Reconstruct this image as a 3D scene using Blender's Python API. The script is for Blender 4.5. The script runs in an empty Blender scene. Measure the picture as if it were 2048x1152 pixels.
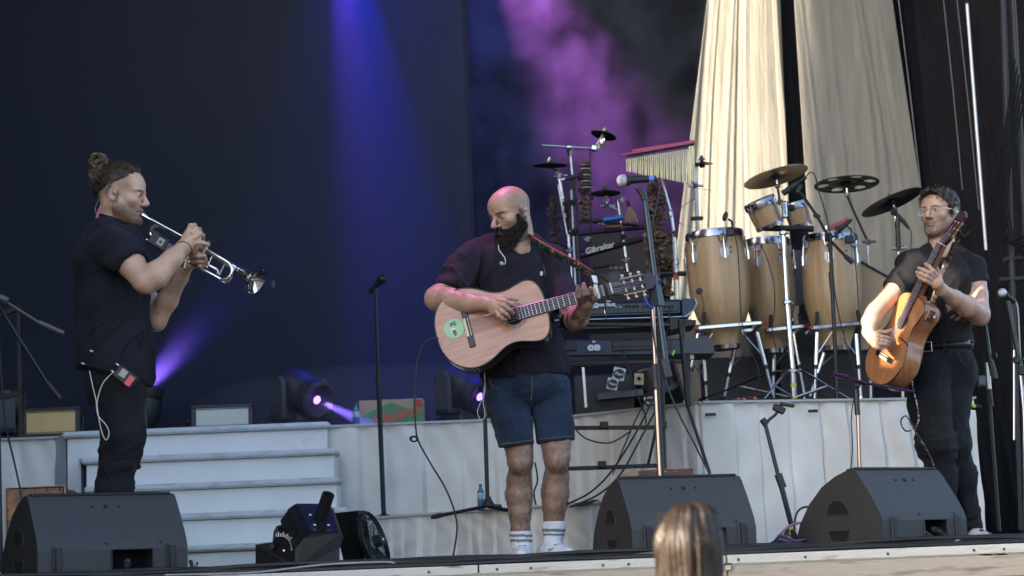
import bpy, math, random
import numpy as np
from mathutils import Vector, Matrix
R = math.radians
random.seed(7)
RNG = np.random.default_rng(11)
scene = bpy.context.scene
COL = scene.collection
# ------------------------------------------------------------------ camera
FPX = 3800.0
PITCH, ROLL = 0.1466, -0.040
cam_d = bpy.data.cameras.new("camera"); cam = bpy.data.objects.new("camera", cam_d); COL.objects.link(cam)
cam_d.sensor_width = 36.0; cam_d.lens = FPX / 2048 * 36.0
cam_d.clip_start = 0.1; cam_d.clip_end = 600
CAMP = Vector((0, 0, -0.02))
CAMR = Matrix.Rotation(R(90) + PITCH, 3, 'X') @ Matrix.Rotation(ROLL, 3, 'Z')
cam.matrix_world = Matrix.Translation(CAMP) @ CAMR.to_4x4()
cam_d.dof.use_dof = True; cam_d.dof.focus_distance = 9.0; cam_d.dof.aperture_fstop = 3.2
scene.camera = cam
# ------------------------------------------------------------------ world, sun, exposure
SUN_AZ, SUN_EL = 62.0, 24.0          # degrees left of the viewing direction's back, height
world = bpy.data.worlds.new("World"); scene.world = world; world.use_nodes = True
wn = world.node_tree.nodes; wl = world.node_tree.links
bg = wn["Background"]
sky = wn.new("ShaderNodeTexSky"); sky.sky_type = 'NISHITA'; sky.sun_disc = False
sun_travel = Vector((math.sin(R(SUN_AZ)) * math.cos(R(SUN_EL)), math.cos(R(SUN_AZ)) * math.cos(R(SUN_EL)), -math.sin(R(SUN_EL))))
to_sun = -sun_travel
sky.sun_elevation = R(SUN_EL)
sky.sun_rotation = math.atan2(to_sun.x, to_sun.y)
sky.air_density = 1.0; sky.dust_density = 3.0; sky.ozone_density = 1.5
wl.new(sky.outputs[0], bg.inputs[0]); bg.inputs[1].default_value = 0.15
sun_d = bpy.data.lights.new("sun", 'SUN'); sun_d.energy = 4.4; sun_d.angle = R(0.5); sun_d.color = (1.0, 0.88, 0.70)
sun = bpy.data.objects.new("sun", sun_d); COL.objects.link(sun)
sun.rotation_euler = sun_travel.to_track_quat('-Z', 'Y').to_euler()
scene.view_settings.view_transform = 'Standard'; scene.view_settings.look = 'None'
scene.view_settings.exposure = 1.95; scene.view_settings.gamma = 1.0
scene.cycles.use_denoising = True
scene.cycles.max_bounces = 6; scene.cycles.volume_bounces = 0
scene.cycles.volume_step_rate = 2.0; scene.cycles.volume_max_steps = 96
scene.cycles.use_adaptive_sampling = True; scene.cycles.adaptive_threshold = 0.015
scene.cycles.caustics_reflective = False; scene.cycles.caustics_refractive = False
scene.cycles.sample_clamp_indirect = 4.0

# ------------------------------------------------------------------ placing helpers
def at(px, py, Y):
    """point in the world on the depth plane Y seen at photo pixel (px, py)"""
    d = CAMR @ Vector(((px - 1024) / FPX, -(py - 576) / FPX, -1.0))
    return CAMP + d * (Y / d.y)
def on(px, py, z):
    """point on the level plane z seen at photo pixel"""
    d = CAMR @ Vector(((px - 1024) / FPX, -(py - 576) / FPX, -1.0))
    return CAMP + d * ((z - CAMP.z) / d.z)
def U(px, Y): return px * Y / FPX
def V3(*a): return Vector(a)

ORG = {}
def tag(o, label=None, cat=None, group=None, kind=None):
    if label: o["label"] = label
    if cat: o["category"] = cat
    if group: o["group"] = group
    if kind: o["kind"] = kind
    return o
def thing(name, loc, label, cat, group=None, kind=None):
    o = bpy.data.objects.new(name, None); COL.objects.link(o); o.location = loc
    o.empty_display_size = 0.1
    ORG[o.name] = Vector(loc)
    return tag(o, label, cat, group, kind)
def link_mesh(name, me, parent=None, loc=None):
    o = bpy.data.objects.new(name, me); COL.objects.link(o)
    if parent is not None:
        o.parent = parent; org = ORG[parent.name]; ORG[o.name] = org
    else:
        org = Vector(loc) if loc is not None else Vector((0, 0, 0)); o.location = org; ORG[o.name] = org
    if org.length > 0: me.transform(Matrix.Translation(-org))
    return o

def frame_from(z, hint=Vector((0, 0, 1))):
    z = Vector(z).normalized(); h = Vector(hint)
    if abs(z.dot(h.normalized())) > 0.98: h = Vector((1, 0, 0))
    x = h.cross(z).normalized(); y = z.cross(x)
    return x, y, z

class MB:
    """collects faces in world space, becomes ONE mesh object"""
    def __init__(s): s.v = []; s.f = []; s.m = []; s.mi = 0
    def add(s, vs, fs):
        b = len(s.v); s.v += [tuple(p) for p in vs]; s.f += [tuple(i + b for i in f) for f in fs]; s.m += [s.mi] * len(fs)
        return s
    def box(s, c, size, rot=None, bev=0.0):
        c = Vector(c); hx, hy, hz = size[0] / 2, size[1] / 2, size[2] / 2
        M = rot if rot is not None else Matrix.Identity(3)
        if bev <= 0:
            vs = [c + M @ Vector((x * hx, y * hy, z * hz)) for z in (-1, 1) for y in (-1, 1) for x in (-1, 1)]
            return s.add(vs, [(0, 2, 3, 1), (4, 5, 7, 6), (0, 1, 5, 4), (2, 6, 7, 3), (0, 4, 6, 2), (1, 3, 7, 5)])
        b = min(bev, hx * .9, hy * .9, hz * .9); vs = []; idx = {}
        for z in (-1, 1):
            for y in (-1, 1):
                for x in (-1, 1):
                    for a in range(3):
                        e = [hx - b, hy - b, hz - b]; e[a] += b
                        idx[(x, y, z, a)] = len(vs); vs.append(c + M @ Vector((x * e[0], y * e[1], z * e[2])))
        fs = []
        for a in range(3):
            o1, o2 = (a + 1) % 3, (a + 2) % 3
            for sg in (-1, 1):
                q = []
                for (u, w) in ((-1, -1), (1, -1), (1, 1), (-1, 1)):
                    k = [0, 0, 0]; k[a] = sg; k[o1] = u; k[o2] = w; q.append(idx[(k[0], k[1], k[2], a)])
                fs.append(q if sg > 0 else q[::-1])
        for a in range(3):
            o1, o2 = (a + 1) % 3, (a + 2) % 3
            for u in (-1, 1):
                for w in (-1, 1):
                    q = []
                    for (sg, face) in ((-1, o1), (1, o1), (1, o2), (-1, o2)):
                        k = [0, 0, 0]; k[a] = sg; k[o1] = u; k[o2] = w; q.append(idx[(k[0], k[1], k[2], face)])
                    fs.append(q if u * w > 0 else q[::-1])
        for z in (-1, 1):
            for y in (-1, 1):
                for x in (-1, 1):
                    q = [idx[(x, y, z, a)] for a in range(3)]
                    fs.append(q if x * y * z > 0 else q[::-1])
        return s.add(vs, fs)
    def tube(s, pts, r, n=8, caps=True, flat=1.0, hint=None):
        pts = [Vector(p) for p in pts]
        rs = r if isinstance(r, (list, tuple)) else [r] * len(pts)
        vs = []; fs = []; x = None
        for i, p in enumerate(pts):
            t = (pts[min(i + 1, len(pts) - 1)] - pts[max(i - 1, 0)])
            if t.length < 1e-9: t = Vector((0, 0, 1))
            t.normalize()
            if x is None:
                x, y, _ = frame_from(t, hint if hint is not None else Vector((0, 0, 1)))
            else:
                x = x - t * x.dot(t)
                if x.length < 1e-6: x = frame_from(t)[0]
                x.normalize(); y = t.cross(x)
            for k in range(n):
                a = 2 * math.pi * k / n
                vs.append(p + x * (math.cos(a) * rs[i]) + y * (math.sin(a) * rs[i] * flat))
        for i in range(len(pts) - 1):
            for k in range(n):
                a, b = i * n + k, i * n + (k + 1) % n
                fs.append((a, b, b + n, a + n))
        if caps: fs.append(tuple(range(n))[::-1]); fs.append(tuple((len(pts) - 1) * n + k for k in range(n)))
        return s.add(vs, fs)
    def rod(s, a, b, r, r2=None, n=10): return s.tube([a, b], [r, r if r2 is None else r2], n)
    def lathe(s, prof, o, ax, n=24, hint=None, sx=1.0, caps=True):
        """prof: list of (height along ax, radius)"""
        x, y, z = frame_from(ax, hint if hint is not None else Vector((0, 0, 1))); o = Vector(o); vs = []; fs = []
        for (h, r) in prof:
            for k in range(n):
                a = 2 * math.pi * k / n
                vs.append(o + z * h + x * (math.cos(a) * r * sx) + y * (math.sin(a) * r))
        for i in range(len(prof) - 1):
            for k in range(n):
                a, b = i * n + k, i * n + (k + 1) % n
                fs.append((a, b, b + n, a + n))
        if caps:
            if prof[0][1] > 1e-5: fs.append(tuple(range(n))[::-1])
            if prof[-1][1] > 1e-5: fs.append(tuple((len(prof) - 1) * n + k for k in range(n)))
        return s.add(vs, fs)
    def ball(s, c, r, n=12, M=None, rr=(1, 1, 1)):
        c = Vector(c); vs = []; fs = []; m = max(4, n // 2)
        for i in range(m + 1):
            th = math.pi * i / m
            for k in range(n):
                a = 2 * math.pi * k / n
                p = Vector((math.sin(th) * math.cos(a) * rr[0], math.sin(th) * math.sin(a) * rr[1], math.cos(th) * rr[2])) * r
                vs.append(c + (M @ p if M is not None else p))
        for i in range(m):
            for k in range(n):
                a, b = i * n + k, i * n + (k + 1) % n
                fs.append((a, a + n, b + n, b))
        return s.add(vs, fs)
    def prism(s, poly, vec):
        """poly: world-space outline, extruded by vec"""
        n = len(poly); vec = Vector(vec); P = [Vector(p) for p in poly]
        nn = Vector((0, 0, 0))
        for i in range(n): nn += P[i].cross(P[(i + 1) % n])
        if nn.dot(vec) > 0: P = P[::-1]
        vs = P + [p + vec for p in P]
        fs = [tuple(range(n)), tuple(range(2 * n - 1, n - 1, -1))]
        for i in range(n): fs.append((i, i + n, (i + 1) % n + n, (i + 1) % n))
        return s.add(vs, fs)
    def grid(s, G, close_u=False):
        """G[i][j] world points"""
        ni, nj = len(G), len(G[0]); vs = [p for row in G for p in row]; fs = []
        for i in range(ni - 1):
            for j in range(nj - (0 if close_u else 1)):
                a = i * nj + j; b = i * nj + (j + 1) % nj
                fs.append((a, b, b + nj, a + nj))
        return s.add(vs, fs)
    def text(s, body, size, o, xd, yd, ext=0.002, align='CENTER', bold=0.0, shear=0.0, xs=1.0):
        cu = bpy.data.curves.new("t", 'FONT'); cu.body = body; cu.size = size; cu.extrude = ext; cu.offset = bold
        cu.align_x = align; cu.align_y = 'CENTER'; cu.resolution_u = 3; cu.shear = shear
        ob = bpy.data.objects.new("t", cu); COL.objects.link(ob)
        bpy.context.view_layer.update()
        me = bpy.data.meshes.new_from_object(ob.evaluated_get(bpy.context.evaluated_depsgraph_get()))
        xd = Vector(xd).normalized(); zd = xd.cross(Vector(yd)).normalized(); yd = zd.cross(xd)
        M = Matrix((xd, yd, zd)).transposed(); o = Vector(o)
        s.add([o + M @ Vector((v.co.x * xs, v.co.y, v.co.z)) for v in me.vertices], [tuple(p.vertices) for p in me.polygons])
        bpy.data.objects.remove(ob); bpy.data.curves.remove(cu); bpy.data.meshes.remove(me)
        return s
    def mesh(s, name, mats, smooth=35):
        me = bpy.data.meshes.new(name); me.from_pydata(s.v, [], s.f)
        for m in (mats if isinstance(mats, (list, tuple)) else [mats]): me.materials.append(m)
        if any(s.m): me.polygons.foreach_set("material_index", s.m)
        me.validate(); 
        if smooth:
            me.polygons.foreach_set("use_smooth", [True] * len(me.polygons)); me.set_sharp_from_angle(angle=R(smooth))
        me.update(); return me
    def build(s, name, mats, parent=None, loc=None, smooth=35):
        return link_mesh(name, s.mesh(name, mats, smooth), parent, loc)

def spline(pts, n=8):
    """Catmull-Rom through pts"""
    P = [Vector(p) for p in pts]
    if len(P) < 3: return P
    out = []
    for i in range(len(P) - 1):
        p0 = P[max(i - 1, 0)]; p1 = P[i]; p2 = P[i + 1]; p3 = P[min(i + 2, len(P) - 1)]
        for k in range(n):
            t = k / n
            out.append(0.5 * ((2 * p1) + (p2 - p0) * t + (2 * p0 - 5 * p1 + 4 * p2 - p3) * t * t + (3 * p1 - p0 - 3 * p2 + p3) * t ** 3))
    out.append(P[-1]); return out
def pts(Y, *xy): return [at(p[0], p[1], p[2] if len(p) > 2 else Y) for p in xy]

# ------------------------------------------------------------------ materials
def lin(c): return tuple(((v / 255) / 12.92 if v / 255 <= .04045 else ((v / 255 + .055) / 1.055) ** 2.4) for v in c)
MATS = {}
def mat(name, col, rough=0.5, metal=0.0, var=0.0, vscale=8.0, col2=None, bump=0.0, bscale=40.0, sheen=0.0, coat=0.0, spec=0.5,
        emit=None, estr=0.0, stretch=(1, 1, 1), alpha=1.0, trans=0.0, detail=4.0, contrast=None):
    if name in MATS: return MATS[name]
    m = bpy.data.materials.new(name); m.use_nodes = True; nt = m.node_tree; b = nt.nodes["Principled BSDF"]; L = nt.links
    col = tuple(col) + (1,)
    b.inputs["Base Color"].default_value = col; b.inputs["Roughness"].default_value = rough; b.inputs["Metallic"].default_value = metal
    b.inputs["Specular IOR Level"].default_value = spec
    if sheen: b.inputs["Sheen Weight"].default_value = sheen; b.inputs["Sheen Roughness"].default_value = 0.6
    if coat: b.inputs["Coat Weight"].default_value = coat; b.inputs["Coat Roughness"].default_value = 0.08
    if emit: b.inputs["Emission Color"].default_value = tuple(emit) + (1,); b.inputs["Emission Strength"].default_value = estr
    if trans: b.inputs["Transmission Weight"].default_value = trans
    b.inputs["Alpha"].default_value = alpha
    tc = nt.nodes.new("ShaderNodeTexCoord"); mp = nt.nodes.new("ShaderNodeMapping"); L.new(tc.outputs["Object"], mp.inputs[0])
    mp.inputs["Scale"].default_value = stretch
    if var > 0 or col2 is not None:
        nz = nt.nodes.new("ShaderNodeTexNoise"); nz.inputs["Scale"].default_value = vscale; nz.inputs["Detail"].default_value = detail
        L.new(mp.outputs[0], nz.inputs["Vector"])
        cr = nt.nodes.new("ShaderNodeValToRGB"); lo, hi = contrast or (0.3, 0.7)
        cr.color_ramp.elements[0].position = lo; cr.color_ramp.elements[1].position = hi
        c2 = tuple(col2) + (1,) if col2 is not None else tuple(max(0, c * (1 + var)) for c in col[:3]) + (1,)
        c1 = col if col2 is not None else tuple(max(0, c * (1 - var)) for c in col[:3]) + (1,)
        cr.color_ramp.elements[0].color = c1; cr.color_ramp.elements[1].color = c2
        L.new(nz.outputs["Fac"], cr.inputs[0]); L.new(cr.outputs[0], b.inputs["Base Color"])
        if rough > 0.05:
            mr = nt.nodes.new("ShaderNodeMapRange"); mr.inputs["To Min"].default_value = max(0, rough - .08); mr.inputs["To Max"].default_value = min(1, rough + .1)
            L.new(nz.outputs["Fac"], mr.inputs[0]); L.new(mr.outputs[0], b.inputs["Roughness"])
    if bump > 0:
        nb = nt.nodes.new("ShaderNodeTexNoise"); nb.inputs["Scale"].default_value = bscale; nb.inputs["Detail"].default_value = 5
        L.new(mp.outputs[0], nb.inputs["Vector"])
        bp = nt.nodes.new("ShaderNodeBump"); bp.inputs["Strength"].default_value = bump; bp.inputs["Distance"].default_value = 0.01
        L.new(nb.outputs["Fac"], bp.inputs["Height"]); L.new(bp.outputs[0], b.inputs["Normal"])
    MATS[name] = m; return m

black_metal = mat("black_metal", (.012, .012, .014), .38, .3, var=.3, vscale=20)
black_plastic = mat("black_plastic", (.015, .015, .018), .5, var=.3, vscale=15)
black_rubber = mat("black_rubber", (.012, .012, .013), .7, var=.3)
dark_grey = mat("dark_grey", (.04, .042, .05), .55, var=.2)
chrome = mat("chrome", (.55, .57, .61), .2, 1.0, var=.12, vscale=30)
chrome_dull = mat("chrome_dull", (.40, .41, .46), .32, 1.0, var=.15, vscale=30)
gold_metal = mat("gold_metal", (.75, .55, .28), .25, 1.0)
cream = mat("cream_plastic", (.72, .62, .45), .4, var=.1)
white_plastic = mat("white_plastic", (.75, .75, .75), .4)
yellow_tape = mat("yellow_tape", (.7, .6, .05), .6)
cable_black = mat("cable_black", (.014, .014, .016), .5, var=.4, vscale=4)
cable_grey = mat("cable_grey", (.3, .3, .3), .5, var=.2)
# ------------------------------------------------------------------ setting
ground_m = mat("ground_tarmac", (.05, .05, .052), .9, var=.3, vscale=1.5, bump=.3)
MB().add([(-300, -300, -1.55), (300, -300, -1.55), (300, 300, -1.55), (-300, 300, -1.55)], [(0, 1, 2, 3)]).build("ground", ground_m, loc=(0, 0, -1.55), smooth=0)["kind"] = "structure"
deck_m = mat("stage_deck", (.016, .016, .018), .7, var=.4, vscale=3, bump=.15, bscale=60)
g = MB().box((0, 11.6, -.015), (13, 7.96, .03))
o = g.build("stage_floor", deck_m, smooth=0); o["kind"] = "structure"
void_m = mat("stage_black", (.01, .01, .012), .85)
o = MB().box((0, 11.65, -.85), (12.8, 7.8, 1.3)).build("stage_underside_wall", void_m, smooth=0); o["kind"] = "structure"

# worn white painted timber along the front edge of the stage
m = mat("worn_white_timber", (.58, .55, .50), .75, vscale=5, col2=(.17, .13, .10), stretch=(1.2, 6, 10), contrast=(.60, .74), bump=.4, bscale=30, detail=8)
m2 = mat("worn_lower_timber", (.42, .36, .29), .8, vscale=4, col2=(.12, .10, .09), stretch=(1, 6, 9), contrast=(.55, .75), bump=.4, bscale=30, detail=8)
YF = 7.6
xj = [at(-60, 1150, YF).x, at(957, 1134, YF).x, at(1452, 1120, YF).x, at(2110, 1100, YF).x]
lab = ["worn white timber stage edge left of the bare-legged guitarist", "worn white timber stage edge between the socked feet and the metal latch", "worn white timber stage edge right of the metal latch"]
for i in range(3):
    xa, xb = xj[i] + .003, xj[i + 1] - .003
    t = thing("stage_edge_board", ((xa + xb) / 2, YF, -.1), lab[i], "timber board", "timber boards edging the stage")
    MB().box(((xa + xb) / 2, YF, -.018), (xb - xa, .05, .036), bev=.003).build("upper_board", m, t)
    MB().box(((xa + xb) / 2, YF + .004, -.085), (xb - xa, .05, .084), bev=.004).build("lower_board", m2, t)
    for q in range(5):
        xx = xa + (xb - xa) * (q + .5) / 5 + random.uniform(-.1, .1)
        MB().lathe([(0, .006), (.003, .005)], (xx, YF - .026, -.02), (0, -1, 0), 8).build("screw", dark_grey, t)
lx = xj[2]
t = thing("edge_latch", (lx, YF - .03, -.06), "small metal latch joining the timber boards of the stage edge", "latch")
MB().box((lx + .003, YF - .032, -.045), (.024, .008, .03), bev=.002).build("plate", mat("brass_latch", (.6, .5, .35), .35, .8), t)
MB().rod((lx - .012, YF - .04, -.035), (lx + .02, YF - .04, -.035), .004).build("bolt", dark_grey, t)

# led wall
lm = bpy.data.materials.new("led_wall_matte"); lm.use_nodes = True
nt = lm.node_tree; b = nt.nodes["Principled BSDF"]; b.inputs["Roughness"].default_value = .7; b.inputs["Specular IOR Level"].default_value = .12; b.inputs["Base Color"].default_value = (.030, .032, .044, 1)
tc = nt.nodes.new("ShaderNodeTexCoord"); br = nt.nodes.new("ShaderNodeTexBrick"); nt.links.new(tc.outputs["Object"], br.inputs[0])
mpp = nt.nodes.new("ShaderNodeMapping"); mpp.inputs["Rotation"].default_value = (R(90), 0, 0); nt.links.new(tc.outputs["Object"], mpp.inputs[0]); nt.links.new(mpp.outputs[0], br.inputs[0])
br.offset = 0; br.inputs["Scale"].default_value = 1; br.inputs["Brick Width"].default_value = .5; br.inputs["Row Height"].default_value = .5; br.inputs["Mortar Size"].default_value = .0012
br.inputs["Color1"].default_value = (.019, .022, .038, 1); br.inputs["Color2"].default_value = (.018, .021, .036, 1); br.inputs["Mortar"].default_value = (.014, .0165, .028, 1)
nt.links.new(br.outputs["Color"], b.inputs["Base Color"])
YL = 12.9
e0 = at(931, 0, YL); e1 = at(958, 700, YL)
g = MB(); g.box(((e1.x - 4.5) / 2 - .0, YL + .015, 2.6), (4.5 + e1.x, .03, 4.6))
tag(g.build("video_wall", lm, loc=((e1.x - 4.5) / 2, YL, .3), smooth=0), "large dark matte video wall behind the trumpet player and the stairs", "video wall")
# back and side blacks
backm = mat("black_backcloth", (.011, .011, .016), .9, var=.3, vscale=2)
_N1 = np.random.default_rng(99).uniform(-1, 1, 4096)
def n1(x):
    i = math.floor(x); u = x - i; u = u * u * (3 - 2 * u); return _N1[i % 4096] * (1 - u) + _N1[(i + 1) % 4096] * u
def curtain(name, P0, P1, z0, z1, m, amp, wl, label, cat, seed, n=160, nz=24, group=None, kind=None, spread=0.0, thick=0.0, ph=0, amp2=.3, top=None, flatten=None, loc=None):
    """hanging cloth from P0 to P1 (x,y), folds across the run; top = (dx0, dx1) shift of the two top corners"""
    rs = np.random.default_rng(seed); P0 = np.array(P0[:2], float); P1 = np.array(P1[:2], float)
    d = P1 - P0; Lg = np.linalg.norm(d); dn = d / Lg; nn = np.array([dn[1], -dn[0]])
    k = np.arange(1, 9); f = k / wl / 3.0; pa = rs.uniform(0, 6.28, 8); wa = rs.uniform(.3, 1, 8) * np.array([.5, .8, 1, .7, .45, .3, .25, .2])
    G = []
    for i in range(nz + 1):
        v = i / nz; z = z0 + (z1 - z0) * v; row = []
        for j in range(n + 1):
            u = j / n; s_ = u * Lg
            sw = s_ + .05 * math.sin(3 * v + pa[0]) + .12 * wl * math.sin(7 * v + s_ * 2.3 / wl)
            w = .8 * n1(sw / wl * .45 + 50) + .9 * n1(sw / wl * 1.1 + 90 + .6 * v) + .5 * n1(sw / wl * 2.6 + .9 * v) * (.4 + .6 * abs(n1(v * 3 + s_))) + .22 * n1(sw / wl * 6 + 2.5 * v)
            a = amp * (1 - (1 - amp2) * v)
            if flatten: a *= flatten(v)
            p = P0 + d * u + nn * (a * w)
            if top: p = p + dn * (v * (top[0] * (1 - u) + top[1] * u))
            row.append((p[0], p[1], z))
        G.append(row)
    g = MB().grid(G)
    o = g.build(name, m, loc=(loc or ((P0[0] + P1[0]) / 2, (P0[1] + P1[1]) / 2, z0)), smooth=60)
    if thick:
        md = o.modifiers.new("s", 'SOLIDIFY'); md.thickness = thick
    if kind: o["kind"] = kind
    else: tag(o, label, cat, group)
    return o
curtain("back_curtain", (-5, 15.2), (6.4, 15.2), 0, 8, backm, .05, .3, "black cloth hung across the back of the stage behind the smoke", "curtain", 3, n=300)

# gauze drapes, sunlit, left pair
def gauze(name, col, tr, alpha=None, sc=260):
    m = bpy.data.materials.new(name); m.use_nodes = True; nt = m.node_tree; L = nt.links
    out = nt.nodes["Material Output"]; nt.nodes.remove(nt.nodes["Principled BSDF"])
    d = nt.nodes.new("ShaderNodeBsdfDiffuse"); t = nt.nodes.new("ShaderNodeBsdfTranslucent"); mx = nt.nodes.new("ShaderNodeMixShader"); mx.inputs[0].default_value = tr
    tc = nt.nodes.new("ShaderNodeTexCoord"); mp = nt.nodes.new("ShaderNodeMapping"); mp.inputs["Scale"].default_value = (1, 1, .12); L.new(tc.outputs["Object"], mp.inputs[0])
    nz = nt.nodes.new("ShaderNodeTexNoise"); nz.inputs["Scale"].default_value = 14; nz.inputs["Detail"].default_value = 8; nz.inputs["Roughness"].default_value = .65; L.new(mp.outputs[0], nz.inputs[0])
    cr = nt.nodes.new("ShaderNodeValToRGB"); cr.color_ramp.elements[0].position = .3; cr.color_ramp.elements[1].position = .7
    cr.color_ramp.elements[0].color = tuple(c * .84 for c in col) + (1,); cr.color_ramp.elements[1].color = tuple(min(1, c * 1.15) for c in col) + (1,)
    L.new(nz.outputs[0], cr.inputs[0]); L.new(cr.outputs[0], d.inputs[0]); L.new(cr.outputs[0], t.inputs[0]); L.new(d.outputs[0], mx.inputs[1]); L.new(t.outputs[0], mx.inputs[2])
    nb = nt.nodes.new("ShaderNodeTexNoise"); nb.inputs["Scale"].default_value = 6; nb.inputs["Detail"].default_value = 9; nb.inputs["Roughness"].default_value = .7; L.new(mp.outputs[0], nb.inputs[0])
    bp = nt.nodes.new("ShaderNodeBump"); bp.inputs["Strength"].default_value = .45; bp.inputs["Distance"].default_value = .05; L.new(nb.outputs[0], bp.inputs["Height"]); L.new(bp.outputs[0], d.inputs["Normal"]); L.new(bp.outputs[0], t.inputs["Normal"])
    last = mx.outputs[0]
    if alpha:
        tp = nt.nodes.new("ShaderNodeBsdfTransparent"); m2 = nt.nodes.new("ShaderNodeMixShader"); m2.inputs[0].default_value = alpha
        L.new(tp.outputs[0], m2.inputs[1]); L.new(last, m2.inputs[2]); last = m2.outputs[0]
    L.new(last, out.inputs[0]); return m
gz = gauze("gauze_cream", (.56, .52, .44), .42)
YD = 13.4
def PX0(px): return at(px, 700, 12.95).x
def dx(p, y): return at(p, y, YD).x
zt = 4.6; zb = .8
def edge(pxa, ya, pxb, yb):
    """x at the bottom and top z of an edge line seen through two pixels"""
    a = at(pxa, ya, YD); b = at(pxb, yb, YD); s = (b.x - a.x) / (b.z - a.z)
    return a.x + s * (zb - a.z), a.x + s * (zt - a.z)
l0, l1 = edge(1345, 560, 1415, 0); r0, r1 = edge(1583, 560, 1561, 0)
curtain("gauze_drape", (l0, YD), (r0, YD), zb, zt, gz, .040, .17, "bright sunlit cream gauze drape, the left one, behind the first two tall hand drums", "drape", 21, n=220, nz=60, group="cream gauze drapes behind the percussion", top=(l1 - l0, r1 - r0), thick=.003)
l0, l1 = edge(1622, 560, 1588, 0); r0, r1 = edge(1866, 560, 1784, 0)
curtain("gauze_drape", (l0 * .99, YD - .13), (r0 * .99, YD - .13), zb, zt, gz, .04, .22, "greyish cream gauze drape, the right one, behind the two black cymbals", "drape", 33, n=220, nz=60, group="cream gauze drapes behind the percussion", top=(l1 - l0, r1 - r0), thick=.003)
curtain("low_cloth", (PX0(1322), 12.95), (PX0(1880), 12.95), .84, at(1500, 645, 12.95).z, backm, .03, .2, "low black cloth hung behind the feet of the tall hand drums", "cloth", 44, n=160)
gzd = gauze("gauze_dark", (.028, .029, .036), .2)
l0, l1 = edge(1562, 560, 1540, 0); r0, r1 = edge(1660, 560, 1630, 0)
curtain("gauze_drape", (l0, YD + .12), (r0, YD + .12), zb, zt, gzd, .02, .16, "narrow dark strip of gauze hanging between the two cream drapes", "drape", 5, n=60, nz=20, top=(l1 - l0, r1 - r0))
l0, l1 = edge(1830, 560, 1770, 0)
curtain("side_curtain", (l0, YD + .06), (4.0, 11.6), 0, zt, gzd, .028, .3, "dark grey gauze side curtain in long folds behind the bespectacled guitarist", "curtain", 9, n=260, nz=40, top=(l1 - l0, -.5), thick=.003)
# light fold lines: seams and a silver pole on the side curtain
t_p = pts(12.3, (1934, 8), (1972, 500))
t = thing("support_pole", t_p[1], "tall thin silver pole standing in front of the dark side curtain", "pole")
MB().tube(t_p, .011, 12).build("shaft", mat("pale_aluminium", (.75, .77, .74), .35, .6), t)
MB().rod(t_p[0], t_p[0] + Vector((-.001, 0, .012)), .013).build("cap", dark_grey, t)
cordm = mat("pale_cord", (.25, .24, .24), .7)
for k, (a, b, lb, w) in enumerate([((1797, 0), (1842, 380), "pale cord hanging at the edge of the cream drape", .004), ((1887, 0), (1925, 380), "thin pale cord, hanging straight, second from the silver pole", .003), ((1914, 0), (1958, 420), "thin pale cord hanging just beside the silver pole", .003)]):
    q = pts(12.6, a, ((a[0] + b[0]) / 2 + 1, (a[1] + b[1]) / 2), b)
    tag(MB().tube(spline(q), w, 6).build("hanging_cord", cordm, loc=q[-1]), lb, "cord", "pale cords on the side curtain")
# dark scaffolding by the right edge
t = thing("scaffold_frame", at(2030, 900, 11.2), "dark scaffolding frame and cables at the right edge of the stage", "scaffolding")
s = MB()
for (a, b) in [((2008, 520), (2060, 515)), ((2000, 560), (2060, 556)), ((2025, -10), (2058, 600)), ((2006, -10), (2040, 1060))]:
    s.rod(at(a[0], a[1], 11.2), at(b[0], b[1], 11.2), .018)
s.build("tube", mat("scaffold_dark", (.03, .03, .036), .5, .3, var=.3), t)
s = MB()
for k in range(6):
    q = pts(11.1, (2030 + k * 4, 120 + 15 * k), (2010 + k * 3, 260 + 10 * k), (1990 + 5 * k, 400), (2000 + 6 * k, 480), (2060, 470 + 12 * k))
    s.tube(spline(q), .006, 6)
s.build("cable_loop", mat("loop_black_cable", (.006, .006, .008), .8, spec=.2), t)
t = thing("wall_box", at(1966, 762, 12), "small grey junction box on the dark side curtain behind the bespectacled guitarist's hip", "junction box")
MB().box(at(1966, 762, 11.9), (.065, .03, .07), bev=.004).build("housing", mat("junction_grey", (.06, .07, .085), .5), t)
MB().box(at(1966, 762, 11.88), (.045, .01, .05), bev=.003).build("lid", mat("junction_lid", (.09, .10, .12), .5), t)

# stage roof, and an added unseen side wall slotted to shape the sunlight
roofm = mat("stage_roof", (.03, .03, .035), .8)
o = MB().box((0, 11.5, 9.1), (14, 8.2, .2)).build("stage_roof", roofm, loc=(0, 11.5, 9), smooth=0); tag(o, "black stage roof covering the whole stage", "roof")
WX = -4.3
def travel_back(p):
    """where the sunbeam that lands on p passes the added side wall"""
    p = Vector(p); t_ = (p.x - WX) / sun_travel.x; return p - sun_travel * t_
g = MB(); TT = .12
y_lo, y_hi, z_hi = 3.4, 15.2, 6.1
# openings (y0,y1,z0,z1) in the added wall, aimed along the sunbeams
OPEN = []
def opening(corners, pad=0.0):
    q = [travel_back(c) for c in corners]
    OPEN.append((min(p.y for p in q) - pad, max(p.y for p in q) + pad, min(p.z for p in q) - pad, max(p.z for p in q) + pad))
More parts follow.
